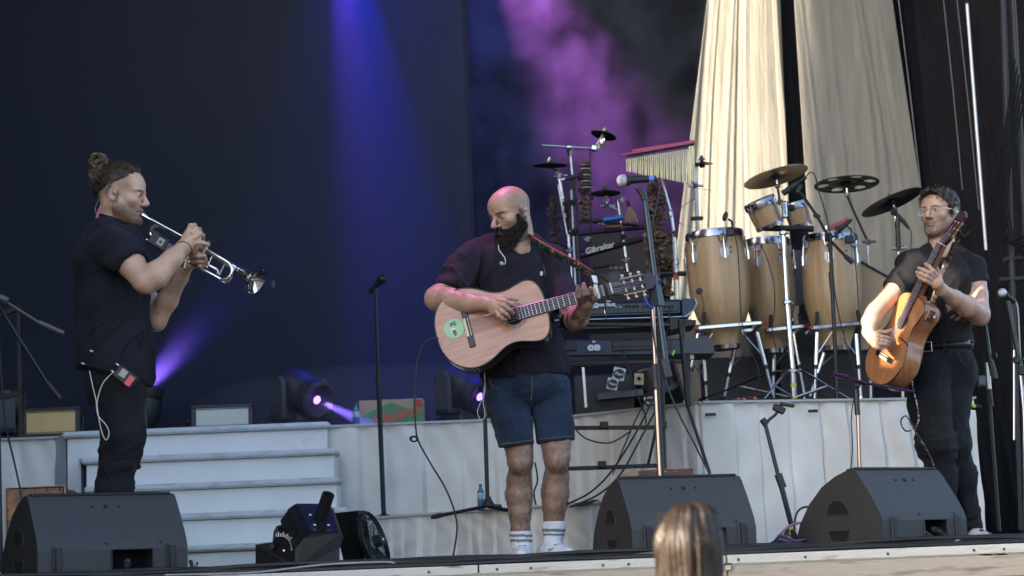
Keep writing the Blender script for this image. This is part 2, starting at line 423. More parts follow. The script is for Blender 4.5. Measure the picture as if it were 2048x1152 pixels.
# sunlit patches: the cream drapes; the bespectacled guitarist's side
opening([(1.12, 13.4, .9), (2.36, 13.3, 4.1)])
opening([(1.70, 9.24, 1.0), (2.10, 9.66, 1.56)])
print("OPEN", OPEN)
ys = sorted({y_lo, y_hi} | {min(max(v, y_lo), y_hi) for op in OPEN for v in op[:2]}); zs = sorted({-1.55, 9.0} | {min(max(v, -1.5), 9.0) for op in OPEN for v in op[2:]})
for i in range(len(ys) - 1):
    for j in range(len(zs) - 1):
        yc, zc = (ys[i] + ys[i + 1]) / 2, (zs[j] + zs[j + 1]) / 2
        if any(o_[0] < yc < o_[1] and o_[2] < zc < o_[3] for o_ in OPEN): continue
        if ys[i + 1] - ys[i] < 1e-4 or zs[j + 1] - zs[j] < 1e-4: continue
        g.box((WX - TT / 2, yc, zc), (TT, ys[i + 1] - ys[i], zs[j + 1] - zs[j]))
o = g.build("sun_blocking_wall", roofm, loc=(WX, 9, 0), smooth=0); tag(o, "black unseen wall added to block the sun, slotted to light the drapes and one guitarist", "wall")

# ---------------------------------------------------------------- risers with pleated white skirts
skirt_m = mat("white_skirt_cloth", (.80, .77, .72), .85, var=.10, vscale=3, bump=.5, bscale=9, detail=6)
ply = mat("riser_top", (.03, .03, .033), .7, var=.3)
def riser(name, P0, P1, z, depth, label, seed, amp=.012, wl=.12, band=True, pleat=None):
    """front edge from P0 to P1 (x,y); deck behind it; skirt hung in front"""
    P0 = Vector((P0[0], P0[1], 0)); P1 = Vector((P1[0], P1[1], 0)); d = (P1 - P0); L_ = d.length; dn = d / L_; back = Vector((-dn.y, dn.x, 0))
    t = thing(name, (P0 + P1) / 2, label, "stage riser", "raised platforms at the back of the stage")
    c = (P0 + P1) / 2 + back * (depth / 2 + .01); rot = Matrix((dn, back, Vector((0, 0, 1)))).transposed()
    MB().box(c + Vector((0, 0, z - .02)), (L_ - .01, depth, .04), rot).build("deck", ply, t, smooth=0)
    MB().box(c + Vector((0, 0, (z - .045) / 2)), (L_ - .1, depth - .1, z - .047), rot).build("base_frame", void_m, t, smooth=0)
    rs = np.random.default_rng(seed); n = int(L_ / .012); G = []
    bounds = []; x = 0
    while x < L_:
        w = (pleat or .26) * rs.uniform(.55, 1.4); bounds.append((x, w, rs.uniform(.5, 1.2))); x += w
    nz = 14
    for i in range(nz + 1):
        v = i / nz; row = []
        for j in range(n + 1):
            s_ = L_ * j / n
            for (bx, bw, ba) in bounds:
                if bx <= s_ < bx + bw: break
            u = (s_ - bx) / bw
            saw = (u ** .6 - (1 if u > .93 else 0) * (u - .93) / .07) * ba
            w = amp * (.4 + 1.1 * (1 - v)) * saw * 1.6 + amp * .6 * (1 - v) * math.sin(s_ * 9 + 2 * v + seed)
            w += amp * .25 * math.sin(s_ * 31 + 4 * math.sin(v * 5 + s_ * 3))
            p = P0 + dn * s_ - back * (.012 + w)
            row.append((p.x, p.y, .006 + (z - .006) * v))
        G.append(row)
    sk = MB().grid(G).build("skirt", skirt_m, t, smooth=50)
    MB().box((P0 + P1) / 2 - back * (.018 + amp * .6) + Vector((0, 0, z + .004)), (L_, .02, .012), rot).build("top_hem", mat("skirt_hem", (.5, .51, .53), .8), t, smooth=0)
    return t
A = at(-40, 872, 11.2); B = at(1135, 852, 11.2)
ZR = .845
def PXZ(px, z, Y):
    """x of pixel column px at height z and depth Y"""
    lo = at(px, 500, Y); hi = at(px, 1000, Y); s = (hi.x - lo.x) / (hi.z - lo.z); return lo.x + s * (z - lo.z)
riser("stage_riser", (PXZ(-60, .8, 11.0), 11.05), (PXZ(1136, .8, 11.0), 11.05), .835, 1.7, "long riser with white pleated skirt behind the stairs and the straight microphone stand", 4, pleat=.2, amp=.030)
riser("stage_riser", (PXZ(1134, .8, 11.0), 11.05), (PXZ(1406, .8, 10.45), 10.40), .835, .9, "short angled riser with crumpled white skirt under the keyboards", 8, pleat=.12, amp=.022)
riser("stage_riser", (PXZ(1400, .8, 10.4), 10.4), (PXZ(1945, .8, 10.85), 10.85), .835, 2.6, "high riser with white skirt carrying the tall hand drums", 15, pleat=.17, amp=.032)
riser("low_riser", (PXZ(752, .2, 10.6), 10.6), (PXZ(1235, .2, 9.35), 9.45), .285, 1.0, "low riser with gathered white skirt behind the bald guitarist's legs", 23, pleat=.13, amp=.016)
# white timber end post of the high riser
px_ = PXZ(1952, .7, 10.6)
t = thing("riser_end_frame", (px_, 10.7, 0), "white painted wooden end frame beside the black trousers at the end of the high riser", "frame")
wm = mat("white_painted_wood", (.55, .57, .58), .6, var=.12, vscale=5, bump=.2)
MB().box((px_ - .03, 10.78, .42), (.03, .05, .83), bev=.004).build("post", wm, t); MB().box((px_ - .1, 10.76, .76), (.1, .03, .07), bev=.004).build("crossbar", wm, t)
# black and yellow tape marks on the riser fronts
for (px, py, w, lb) in [(1421, 829, 22, "short black tape mark on the skirt beneath the first tall hand drum"), (1626, 822, 20, "short black tape mark on the skirt edge right of the drum stand's tripod")]:
    p = at(px, py, 10.36 if px < 1500 else 10.5)
    tag(MB().box(p, (U(w, 10.4), .004, .016)).build("tape_mark", black_plastic, loc=p), lb, "tape")

# ---------------------------------------------------------------- white stairs
white_paint = mat("stair_white_paint", (.80, .81, .81), .55, var=.06, vscale=3, bump=.12, bscale=14)
nt = white_paint.node_tree; b = nt.nodes["Principled BSDF"]  # scuffs
nz = nt.nodes.new("ShaderNodeTexNoise"); nz.inputs["Scale"].default_value = 7; nz.inputs["Detail"].default_value = 10; nz.inputs["Roughness"].default_value = .7
mp = nt.nodes.new("ShaderNodeMapping"); mp.inputs["Scale"].default_value = (1, 1, 2.4); tcn = nt.nodes.new("ShaderNodeTexCoord")
nt.links.new(tcn.outputs["Object"], mp.inputs[0]); nt.links.new(mp.outputs[0], nz.inputs[0])
cr = nt.nodes.new("ShaderNodeValToRGB"); cr.color_ramp.elements[0].position = .62; cr.color_ramp.elements[1].position = .74; nt.links.new(nz.outputs[0], cr.inputs[0])
mx = nt.nodes.new("ShaderNodeMix"); mx.data_type = 'RGBA'; src = b.inputs["Base Color"].links[0].from_socket
nt.links.new(cr.outputs[0], mx.inputs[0]); nt.links.new(src, mx.inputs[6]); mx.inputs[7].default_value = (.33, .34, .36, 1); nt.links.new(mx.outputs[2], b.inputs["Base Color"])
steps = [(.86, 10.93, 128, 655), (.69, 10.68, 166, 668), (.515, 10.42, 172, 673), (.34, 10.16, 180, 690), (.165, 9.9, 185, 706)]
t = thing("stairs", (PXZ(400, 0, 10.3), 10.4, 0), "white painted wooden stairs of five steps behind the trumpet player", "stairs")
worn = mat("stair_nosing_worn", (.50, .52, .53), .6, vscale=9, col2=(.62, .65, .67), var=.1, stretch=(1, 3, 3), contrast=(.35, .5))
for i, (z, y, xa, xb) in enumerate(steps):
    x0, x1 = PXZ(xa, z, y), PXZ(xb, z, y)
    MB().box(((x0 + x1) / 2, y + .13, z - .018), (x1 - x0 + .02, .30, .036), bev=.012).build("tread", worn, t)
    MB().box(((x0 + x1) / 2 + .004, y + .03, (z - .038) / 2), (x1 - x0 - .02, .022, z - .04), bev=.002).build("riser_board", white_paint, t)
    if i > 0:
        MB().box((x1 - .012, y + .165, (z - .04) / 2), (.018, .24, z - .042), bev=.002).build("side_board", white_paint, t)
x0 = PXZ(98, .8, 10.9)
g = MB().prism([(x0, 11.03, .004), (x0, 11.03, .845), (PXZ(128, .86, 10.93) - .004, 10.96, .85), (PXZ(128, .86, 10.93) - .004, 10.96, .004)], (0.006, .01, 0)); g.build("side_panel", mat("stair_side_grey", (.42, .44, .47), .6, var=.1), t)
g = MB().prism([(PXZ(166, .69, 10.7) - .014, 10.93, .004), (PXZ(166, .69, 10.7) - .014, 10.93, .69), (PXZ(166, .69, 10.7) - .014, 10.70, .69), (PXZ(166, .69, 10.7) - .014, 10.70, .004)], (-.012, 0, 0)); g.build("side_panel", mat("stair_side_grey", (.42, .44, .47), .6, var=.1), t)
# ---------------------------------------------------------------- stage lights and smoke
def beam(name, loc, target, col, power, angle, blend=.15, r=.02):
    d = bpy.data.lights.new(name, 'SPOT'); d.energy = power; d.color = col; d.spot_size = R(angle); d.spot_blend = blend; d.shadow_soft_size = r
    o = bpy.data.objects.new(name, d); COL.objects.link(o); o.location = loc
    o.rotation_euler = (Vector(target) - Vector(loc)).to_track_quat('-Z', 'Y').to_euler(); return o
def volume_mat(name, dens, col=(1, 1, 1), aniso=0.0, noise=None):
    m = bpy.data.materials.new(name); m.use_nodes = True; nt = m.node_tree; nt.nodes.remove(nt.nodes["Principled BSDF"])
    v = nt.nodes.new("ShaderNodeVolumePrincipled"); v.inputs["Density"].default_value = dens; v.inputs["Color"].default_value = tuple(col) + (1,); v.inputs["Anisotropy"].default_value = aniso
    nt.links.new(v.outputs[0], nt.nodes["Material Output"].inputs["Volume"])
    if noise: noise(nt, v)
    return m
o = MB().box((-2.19, 12.72, 2.7), (3.84, .18, 3.7)).build("stage_haze", volume_mat("thin_haze", .11), loc=(-2.19, 12.72, .86), smooth=0)
tag(o, "thin haze hanging in front of the video wall", "haze", kind="stuff")
o = MB().box((.45, 13.7, 2.7), (1.5, 1.5, 3.7)).build("stage_smoke", None, loc=(.45, 13.7, .86), smooth=0) if False else None
o = MB().ball((-.85, 11.45, 1.02), 1, 28, rr=(1.1, .34, .22)).build("stage_haze", volume_mat("low_haze", .10), loc=(-.85, 11.5, .87), smooth=0)
tag(o, "thin low haze in front of the moving stage lights on the riser", "haze", kind="stuff")
def puffs(nt, v):
    """smoke puffs: soft ellipsoids broken up by noise"""
    N = nt.nodes; L = nt.links
    tc = N.new("ShaderNodeTexCoord")
    nz = N.new("ShaderNodeTexNoise"); nz.inputs["Scale"].default_value = 2.8; nz.inputs["Detail"].default_value = 4; nz.inputs["Distortion"].default_value = .4
    L.new(tc.outputs["Object"], nz.inputs[0])
    r = N.new("ShaderNodeMapRange"); r.inputs["From Min"].default_value = .43; r.inputs["From Max"].default_value = .64; r.inputs["To Min"].default_value = .02; r.inputs["To Max"].default_value = 1
    L.new(nz.outputs[0], r.inputs[0])
    sp = N.new("ShaderNodeSeparateXYZ"); L.new(tc.outputs["Object"], sp.inputs[0]); hz = N.new("ShaderNodeMapRange"); hz.inputs["From Min"].default_value = .9; hz.inputs["From Max"].default_value = 2.1; hz.inputs["To Min"].default_value = .06; hz.inputs["To Max"].default_value = 1
    L.new(sp.outputs["Z"], hz.inputs[0]); m0 = N.new("ShaderNodeMath"); m0.operation = 'MULTIPLY'; L.new(r.outputs[0], m0.inputs[0]); L.new(hz.outputs[0], m0.inputs[1])
    m = N.new("ShaderNodeMath"); m.operation = 'MULTIPLY'; m.inputs[1].default_value = v.inputs["Density"].default_value; L.new(m0.outputs[0], m.inputs[0]); L.new(m.outputs[0], v.inputs["Density"])
sm = MB().box((.85, 14.3, 2.75), (2.9, 1.3, 4.2)).build("stage_smoke", volume_mat("smoke_puffs", .19, noise=puffs), loc=(.85, 14.3, 1.0), smooth=0)
tag(sm, "drifting smoke lit pink and violet between the video wall and the cream drapes", "smoke", kind="stuff")
def moving_head(px, py, Y, s, aim, yaw, label, lens=(.25, .12, 1.0), power=1.6, z=.84):
    """moving-head lamp: base, yoke of two arms, barrel head with glowing lens, aimed along aim"""
    base = at(px, py, Y); base.z = z; t = thing("moving_head_light", base, label, "stage light", "moving stage lights")
    a = Vector(aim).normalized(); side = Vector((a.y, -a.x, 0)).normalized()
    rot = Matrix((side, Vector((0, 0, 1)).cross(side), Vector((0, 0, 1)))).transposed()
    hc = base + Vector((0, 0, .27 * s))
    MB().box(base + Vector((0, 0, .045 * s)), (.30 * s, .26 * s, .09 * s), rot, bev=.012).build("base", black_plastic, t)
    MB().lathe([(0, .11 * s), (.03 * s, .10 * s)], base + Vector((0, 0, .09 * s)), (0, 0, 1), 20).build("pan_bearing", black_plastic, t)
    for k in (-1, 1):
        MB().prism([hc + side * (k * .15 * s) + rot @ Vector((0, dy * s, dz * s)) for dy, dz in ((-.06, -.17), (-.05, .06), (-.02, .09), (.02, .09), (.05, .06), (.06, -.17))], side * (k * .035 * s)).build("yoke_arm", dark_grey, t)
    MB().box(hc + Vector((0, 0, -.155 * s)), (.37 * s, .13 * s, .04 * s), rot, bev=.008).build("yoke_bridge", black_plastic, t)
    hd = MB().lathe([(-.20 * s, .02), (-.19 * s, .085 * s), (-.14 * s, .125 * s), (-.04 * s, .14 * s), (.04 * s, .135 * s), (.10 * s, .12 * s), (.11 * s, .125 * s), (.19 * s, .12 * s), (.2 * s, .10 * s), (.17 * s, .05 * s), (.168 * s, .03 * s)], hc, a, 24).build("lamp_head", black_plastic, t)
    MB().lathe([(.172 * s, .026 * s), (.178 * s, .014 * s), (.18 * s, 0)], hc, a, 20, caps=False).build("lens", mat("lens_glow_violet", (.1, .1, .3), .2, emit=lens, estr=power), t)
    return hc + a * .21 * s, a
h1, a1 = moving_head(602, 856, 11.75, 1.02, (.62, -.62, -.34), 0, "moving stage light tilted down, standing right of the stairs, lens glowing violet")
beam("beam_light", h1, h1 + a1, (.22, .14, 1.0), 900, 9, .3)
h2, a2 = moving_head(928, 855, 11.75, .98, (.62, -.62, -.42), 0, "moving stage light beside the bald guitarist's shorts, lens glowing violet")
beam("beam_light", h2, h2 + a2, (.25, .16, 1.0), 900, 9, .3)
h3, a3 = moving_head(284, 858, 12.3, .9, (.22, .02, .9), 0, "moving stage light pointing up behind the trumpet player's leg")
beam("beam_light", at(278, 800, 12.76), at(440, 590, 12.5), (.05, .03, 1.0), 80, 36, .8)
beam("beam_light", at(278, 800, 12.78), at(375, 670, 12.55), (.34, .16, 1.0), 260, 28, .9)
h4, a4 = moving_head(-8, 868, 11.9, 1.0, (-.7, -.5, -.1), 0, "moving stage light at the left edge of the picture behind the rack frame", (.05, .1, 1), 3)
def strobe(x0, y0, x1, y1, Y, label, tint, glow):
    a = at(x0, y0, Y); b_ = at(x1, y1, Y); c = (a + b_) / 2; w = b_.x - a.x; h = a.z - b_.z
    t = thing("strobe_light", (c.x, Y, b_.z), label, "stage light", "flat strobe panels on the riser")
    MB().box(c + Vector((0, .07, 0)), (w, .10, h), bev=.006).build("housing", black_plastic, t)
    for k, (dx_, dz_, sx, sz) in enumerate(((0, h / 2 - .008, w, .016), (0, -h / 2 + .008, w, .016), (-w / 2 + .012, 0, .024, h - .034), (w / 2 - .012, 0, .024, h - .034))):
        MB().box(c + Vector((dx_, .005, dz_)), (sx, .04, sz), bev=.003).build("frame_bar", dark_grey, t)
    MB().box(c + Vector((0, .012, 0)), (w - .05, .01, h - .034)).build("reflector", mat("strobe_" + tint[0], tint[1], .35, .4, emit=tint[1], estr=glow), t)
    n = 34 if w > .3 else 30; g = MB()
    for k in range(n): g.box(c + Vector((-w / 2 + .03 + (w - .06) * k / (n - 1), .003, 0)), (.003, .004, h - .036))
    for k in range(n):
        for sz in (-1, 1): g.ball(c + Vector((-w / 2 + .035 + (w - .07) * k / (n - 1), .0, sz * (h / 2 - .024))), .004, 6)
    g.build("tube_grid", mat("strobe_lines_" + tint[0], tuple(v * .5 for v in tint[1]), .4, .5), t)
    for k in (-1, 1): MB().box(c + Vector((k * (w / 2 + .008), .05, -.02)), (.012, .03, h * .7), bev=.003).build("bracket", black_metal, t)
    MB().lathe([(0, .018), (.02, .018)], c + Vector((-w / 2 - .014, .05, -.02)), (-1, 0, 0), 10).build("tilt_knob", black_plastic, t)
strobe(44, 818, 160, 870, 11.4, "flat strobe panel with golden grid at the left end of the riser", ("gold", (.62, .50, .28)), .05)
strobe(383, 812, 506, 856, 11.4, "flat strobe panel with pale blue-white grid just behind the top of the stairs", ("pale", (.42, .50, .55)), .05)
# beams from above
p = at(668, -230, 12.76); q = at(825, 700, 12.5)
beam("beam_light", p, q, (.005, .02, 1.0), 560, 24, .8)
beam("beam_light", p, at(735, 500, 12.5), (.30, .09, 1.0), 300, 15, 1)
beam("beam_light", at(700, -420, 12.7), at(800, 300, 12.6), (.003, .025, 1.0), 140, 52, 1)
p = at(930, -260, 14.3); q = at(1290, 420, 14.3)
beam("beam_light", p, q, (.42, .11, .62), 1250, 30, 1)
beam("beam_light", at(905, -300, 14.3), at(1040, 300, 14.3), (.01, .03, 1.0), 75, 56, .9)
# pink wash from a lamp over the stage on the bald guitarist and on the drums
beam("wash_light", (-.7, 9.7, 5.9), (-.02, 8.9, 1.3), (1.0, .22, .8), 210, 12, .6, .1)
# ---------------------------------------------------------------- floor wedge monitors
mon_m = mat("speckled_black_paint", (.041, .041, .045), .62, var=.25, vscale=260, bump=.35, bscale=220, detail=2)
def scuffs(m, col, scale, lo, hi, stretch=(1, 1, 1)):
    nt = m.node_tree; b = nt.nodes["Principled BSDF"]; nz = nt.nodes.new("ShaderNodeTexNoise"); nz.inputs["Scale"].default_value = scale; nz.inputs["Detail"].default_value = 9; nz.inputs["Roughness"].default_value = .72
    mp = nt.nodes.new("ShaderNodeMapping"); mp.inputs["Scale"].default_value = stretch; tc = nt.nodes.new("ShaderNodeTexCoord"); nt.links.new(tc.outputs["Object"], mp.inputs[0]); nt.links.new(mp.outputs[0], nz.inputs[0])
    cr = nt.nodes.new("ShaderNodeValToRGB"); cr.color_ramp.elements[0].position = lo; cr.color_ramp.elements[1].position = hi; nt.links.new(nz.outputs[0], cr.inputs[0]); mx = nt.nodes.new("ShaderNodeMix"); mx.data_type = "RGBA"
    src = b.inputs["Base Color"].links[0].from_socket; nt.links.new(cr.outputs[0], mx.inputs[0]); nt.links.new(src, mx.inputs[6]); mx.inputs[7].default_value = tuple(col) + (1,); nt.links.new(mx.outputs[2], b.inputs["Base Color"])
scuffs(mon_m, (.11, .11, .11), 9, .64, .80, (1, 1, .6))
mon_side = mat("speckled_black_paint_side", (.030, .029, .030), .65, var=.25, vscale=260, bump=.35, bscale=220, detail=2)
hole_m = mat("recess_black", (.003, .003, .004), .9)
grille_m = mat("monitor_grille", (.008, .008, .009), .6, bump=.3, bscale=400)
PROF = [(.06, 0), (.012, .004), (.002, .03), (0, .115), (.012, .15), (.035, .19), (.075, .25), (.118, .31), (.135, .328), (.155, .335)]
PROFB = [(.175, .333), (.25, .31), (.33, .27), (.41, .20), (.47, .12), (.495, .06), (.49, .012), (.475, 0)]
def monitor(px, py, Y, w, yaw, label, sc=1.0):
    base = at(px, py, Y); base.z = 0
    Rz = Matrix.Rotation(R(yaw), 3, 'Z')
    def W(x, y, z): return base + Rz @ Vector((x * sc, y * sc, z * sc))
    t = thing("stage_monitor", base, label, "stage monitor", "wedge monitors along the stage edge")
    ha, hb, hz = -.01 * w / .6, .155 * w / .6, .115
    g = MB(); full = PROF + PROFB
    xs = [-w / 2, ha, hb, w / 2]
    for i in range(len(full) - 1):
        for j in range(3):
            if j == 1 and full[i + 1][1] <= hz + .001 and i < 3 and i >= 1: continue
            a, b_ = full[i], full[i + 1]
            g.add([W(xs[j], *a), W(xs[j + 1], *a), W(xs[j + 1], *b_), W(xs[j], *b_)], [(0, 1, 2, 3)])
    g.add([W(x, *full[k]) for x in (-w / 2, w / 2) for k in (0, -1)], [(0, 1, 3, 2)])
    g.mi = 1
    for sx in (-1, 1):
        P = [W(sx * (w / 2), *q) for q in full]
        g.add(P, [tuple(range(len(P)))[::sx * -1]])
    me = g.build("cabinet", [mon_m, mon_side], t, smooth=30)
    # cavity
    c = MB(); a, b_, zt_, d = ha, hb, hz, .1
    c.add([W(a, d, .005), W(b_, d, .005), W(b_, d, zt_), W(a, d, zt_), W(a, .002, .005), W(b_, .002, .005), W(b_, .002, zt_), W(a, .002, zt_)],
          [(0, 3, 2, 1), (0, 4, 7, 3), (1, 2, 6, 5), (3, 7, 6, 2), (0, 1, 5, 4)])
    c.build("connector_recess", hole_m, t, smooth=0)
    fr = MB()
    for (p_, q_) in (((a, zt_), (b_, zt_)), ((a, .01), (a, zt_)), ((b_, .01), (b_, zt_))):
        fr.rod(W(p_[0], -.001, p_[1]), W(q_[0], -.001, q_[1]), .003 * sc, n=6)
    fr.build("recess_rim", black_plastic, t)
    # grille lip along the ridge
    MB().box(W(0, .17, .334), ((w - .03) * sc, .06 * sc, .012 * sc), Rz @ Matrix.Rotation(-.1, 3, 'X'), bev=.003).build("grille_lip", grille_m, t)
    # slots, screws, top holes
    for sx in (-.40, .36):
        s = MB(); s.box(W(sx * w, -.003, .075), (.012, .010, .125), Rz, bev=.004); s.box(W(sx * w + .022, -.001, .07), (.026, .006, .12), Rz, bev=.003); s.build("skid_strip", black_plastic, t)
    for hx, hr in ((-.055, .005), (0, .009), (.055, .005)):
        MB().lathe([(-.004, hr), (.0025, hr), (.003, hr * .6)], W(hx, .10, .285), Rz @ Vector((0, -.82, .57)), 12).build("rigging_point", hole_m, t)
    for hx in (-.03, .19):
        MB().lathe([(0, .004), (.004, .003)], W(hx, .007, .14), Rz @ Vector((0, -1, .2)), 8).build("screw_head", hole_m, t)
    # side handles
    for k, zc in enumerate((.16, .072)):
        s = MB(); out_ = []; N = 12
        for q in range(N + 1):
            an = math.pi * q / N
            dy = math.cos(an) * .062; dz = math.sin(an) * (.062 if k == 0 else -.055)
            out_.append(W(-w / 2 - .0015, .245 + dy, zc + dz + (-.012 if k == 0 else .012)))
        s.prism(out_, Rz @ Vector((.004, 0, 0)))
        s.build("handle_recess", hole_m, t, smooth=0)
        s = MB().tube(out_ + [out_[0]], .003, 6); s.build("handle_rim", mon_side, t)
    return t, W
m1, W1 = monitor(229, 1150, 7.85, .60, 31, "large speckled black wedge monitor in front of the trumpet player's legs", 1.06)
m2, W2 = monitor(1392, 1112, 8.05, .55, 17, "black wedge monitor behind the spectator's head, a cajon behind it", 1.02)
m3, W3 = monitor(1855, 1100, 8.3, .52, 37, "black wedge monitor turned sideways at the bespectacled guitarist's feet, yellow-ringed plug in its recess", 1.04)
def plug(P, d, label, ring):
    d = Vector(d).normalized(); t = thing("cable_plug", P, label, "cable plug")
    MB().lathe([(0, .011), (.03, .012), (.035, .014), (.06, .013), (.062, .009), (.09, .007)], P, d, 14).build("body", black_plastic, t)
    MB().lathe([(.02, .0135), (.034, .0145)], P, d, 14).build("ring", mat(*ring), t)
    MB().tube(spline([P + d * .08, P + d * .13 + Vector((0, 0, -.01)), P + d * .2 + Vector((.06, -.02, -.03)), P + d * .3 + Vector((.15, -.02, -.045))], 6), .007, 8).build("lead", cable_black, t)
plug(W1(.07, .045, .075), (.1, -1, -.55), "black plug with a teal ring in the recess of the monitor before the trumpet player", ("teal_ring", (.05, .16, .17), .5))
plug(W3(.02, .04, .06), (.35, -1, -.25), "black plug with a yellow ring in the sideways monitor", ("yellow_ring", (.6, .6, .12), .5))
plug(W3(.075, .04, .08), (.6, -1, -.4), "dark blue-grey plug beside the yellow-ringed plug in the sideways monitor", ("blue_ring", (.05, .08, .11), .5))
# ---------------------------------------------------------------- cables along the edge
random.seed(5)
cab_lab = ["thick black cable lying along the stage edge, topmost of the bundle", "black cable of the bundle sagging below the others by the stage edge", "black cable of the bundle running behind the spectator's head", "thin black cable winding along the stage edge in front of the fan"]
for k in range(9):
    r = random.choice([.006, .008, .009, .007]); z = .006 + .012 * (k % 3); y = 7.66 + .022 * k
    q = []; ph = random.uniform(0, 6)
    for i in range(26):
        x = -2.2 + i * .18
        q.append((x, y + .02 * math.sin(i * .7 + ph), max(r, z + .006 * math.sin(i * .9 + ph * 2))))
    tag(MB().tube(spline(q, 4), r, 7).build("stage_cable", cable_black, loc=q[12]), "black cable lying in the bundle along the front edge of the stage", "cable", "black cables bundled along the stage edge")
def cable(label, Y, xy, r, m=cable_black, group=None, name="cable"):
    q = pts(Y, *xy); o = MB().tube(spline(q, 7), r, 7).build(name, m, loc=q[0]); return tag(o, label, "cable", group)
cable("pale grey cable lying over the black cables below the fan", 7.64, [(330, 1150), (430, 1148), (520, 1144), (640, 1130), (760, 1124), (790, 1126)], .004, cable_grey)
cable("grey jack cable with teal band lying before the monitor with the cajon", 7.7, [(1225, 1122), (1262, 1114), (1300, 1108), (1340, 1103)], .009, mat("cable_dark_grey", (.12, .12, .13), .5))
cable("thin white cable crossing the floor beneath the yellow-ringed plug", 7.75, [(1760, 1104), (1840, 1102), (1890, 1094), (1920, 1078)], .005, mat("cable_pale", (.42, .41, .38), .5))
cab_m = [mat("cable_purple", (.16, .05, .18), .5), mat("cable_pale", (.42, .41, .38), .5), cable_black, mat("cable_violet_grey", (.15, .12, .2), .5)]
for k in range(9):
    y0 = 1078 + k * 2.6
    cable(["purple", "pale", "black", "violet-grey"][k % 4] + " cable in the tangle by the bespectacled guitarist's shoes", 8.7 - k * .08, [(1925 + 6 * k, y0 + 6), (1960, y0 - 3 + 5 * math.sin(k)), (1990 + 3 * k, y0 - 6), (2020, y0 - 4 + 4 * math.cos(k * 2)), (2075, y0 - 8)], .006, cab_m[k % 4], "tangled cables at the right end of the stage")
for k in range(4):
    cable("black cable coiled on the floor between the two rear-facing monitors", 8.5, [(1530 + 8 * k, 1092 - 2 * k), (1560, 1082 - 4 * k), (1590, 1090 - 3 * k), (1612, 1080)], .006, cab_m[[2, 3, 2, 0][k]], "cables between the two monitors near the tripod")
cable("lilac cable looping up beside the short tripod stand", 8.6, [(1552, 1088), (1562, 1068), (1580, 1052), (1600, 1046), (1625, 1050)], .006, mat("cable_lilac", (.25, .18, .35), .5))
cable("black cable looping over behind the sideways monitor", 8.65, [(1588, 1060), (1592, 1030), (1604, 1016), (1622, 1015), (1650, 1030)], .005)
# ---------------------------------------------------------------- FX machine and fan
Y0 = 8.1
t = thing("effects_jet", at(640, 1140, Y0), "black angular effects machine with an upright nozzle standing before the white stairs", "effects machine")
fx = mat("fx_black_steel", (.006, .006, .008), .55, .0, var=.2)
fx2 = mat("fx_top_steel", (.02, .022, .03), .3, .4, var=.2)
def q3(l, dz=0): return [at(x, y, Y) for (x, y, Y) in l]
# front face outline and a depth vector going back-left
F = q3([(590, 1139, 7.95), (590, 1100, 7.95), (606, 1078, 7.95), (623, 1066, 7.95), (678, 1066, 7.97), (687, 1076, 7.98), (679, 1096, 7.98), (679, 1139, 7.98)])
bk = at(576, 1020, 8.3) - at(606, 1078, 7.95)
bk2 = at(592, 1009, 8.32) - at(623, 1066, 7.95); bk3 = at(659, 1010, 8.35) - at(678, 1066, 7.97)
B_ = [F[0] + Vector((-.05, .35, 0)), F[1] + bk, F[2] + bk, F[3] + bk2, F[4] + bk3, F[5] + bk3, F[6] + bk3, F[7] + Vector((-.05, .35, 0))]
g = MB(); n = len(F); g.add(F, [tuple(range(n))[::-1]])
for i in range(n - 1): g.add([F[i], F[i + 1], B_[i + 1], B_[i]], [(3, 2, 1, 0)])
g.add(B_, [tuple(range(n))]); me = g.build("housing", fx, t, smooth=0)
g = MB(); off = (B_[3] - F[3]).cross(F[4] - F[3]).normalized(); off = off if off.z > 0 else -off
g.prism([F[3] + off * .002, F[4] + off * .002, B_[4] + off * .002, B_[3] + off * .002], off * .003); g.build("top_plate", fx2, t, smooth=0)
off2 = (B_[2] - F[2]).cross(F[3] - F[2]).normalized(); off2 = off2 if off2.z > 0 else -off2
g = MB(); g.prism([F[2] + off2 * .002, F[3] + off2 * .002, B_[3] + off2 * .002, B_[2] + off2 * .002], off2 * .002); g.build("bevel_plate", fx2, t, smooth=0)
g = MB().prism(q3([(511, 1089, 8.2), (545, 1084, 8.2), (547, 1062, 8.2), (553, 1052, 8.2), (566, 1048, 8.2), (590, 1056, 8.05), (590, 1139, 8.05), (511, 1142, 8.2)]), (0, .012, 0)); g.build("tilt_bracket", fx, t, smooth=0)
g = MB(); cc = at(563, 1098, 8.11)
for k in range(13):
    a = R(105 - k * 9.5); e1_ = Vector((math.cos(a), 0, math.sin(a))); e1_.y = -.42 * e1_.x
    a0 = at(561, 1096, 8.10)
    g.rod(a0 + e1_ * .048 + Vector((0, -.012, 0)), a0 + e1_ * (.062 + .006 * (k % 2)) + Vector((0, -.012, 0)), .0022, n=5)
g.build("angle_scale", mat("scale_white", (.7, .7, .7), .5), t)
MB().lathe([(0, .004), (.005, .004)], at(568, 1101, 8.07), (0, -1, 0), 10).build("bolt", chrome, t)
MB().lathe([(0, .012), (.012, .014), (.02, .012)], at(548, 1092, 8.14), (-.3, -1, 0), 10).build("tilt_knob", fx, t)
a, b_ = at(641, 1035, 8.12), at(658, 985, 8.05); d = (b_ - a).normalized()
MB().lathe([(-.004, .019), (.012, .020), (.014, .016), (.028, .016), (.03, .0125), (.045, .0125)], at(638, 1046, 8.13), d, 6).build("hex_fitting", mat("brass_steel", (.6, .58, .48), .3, .9), t)
g = MB().lathe([(-.012, .020), (-.004, .026), (.0, .027), (.115, .027), (.12, .0275), (.12, .022), (.03, .020)], a, d, 24, caps=False); g.build("nozzle", mat("nozzle_black", (.012, .012, .014), .5), t)
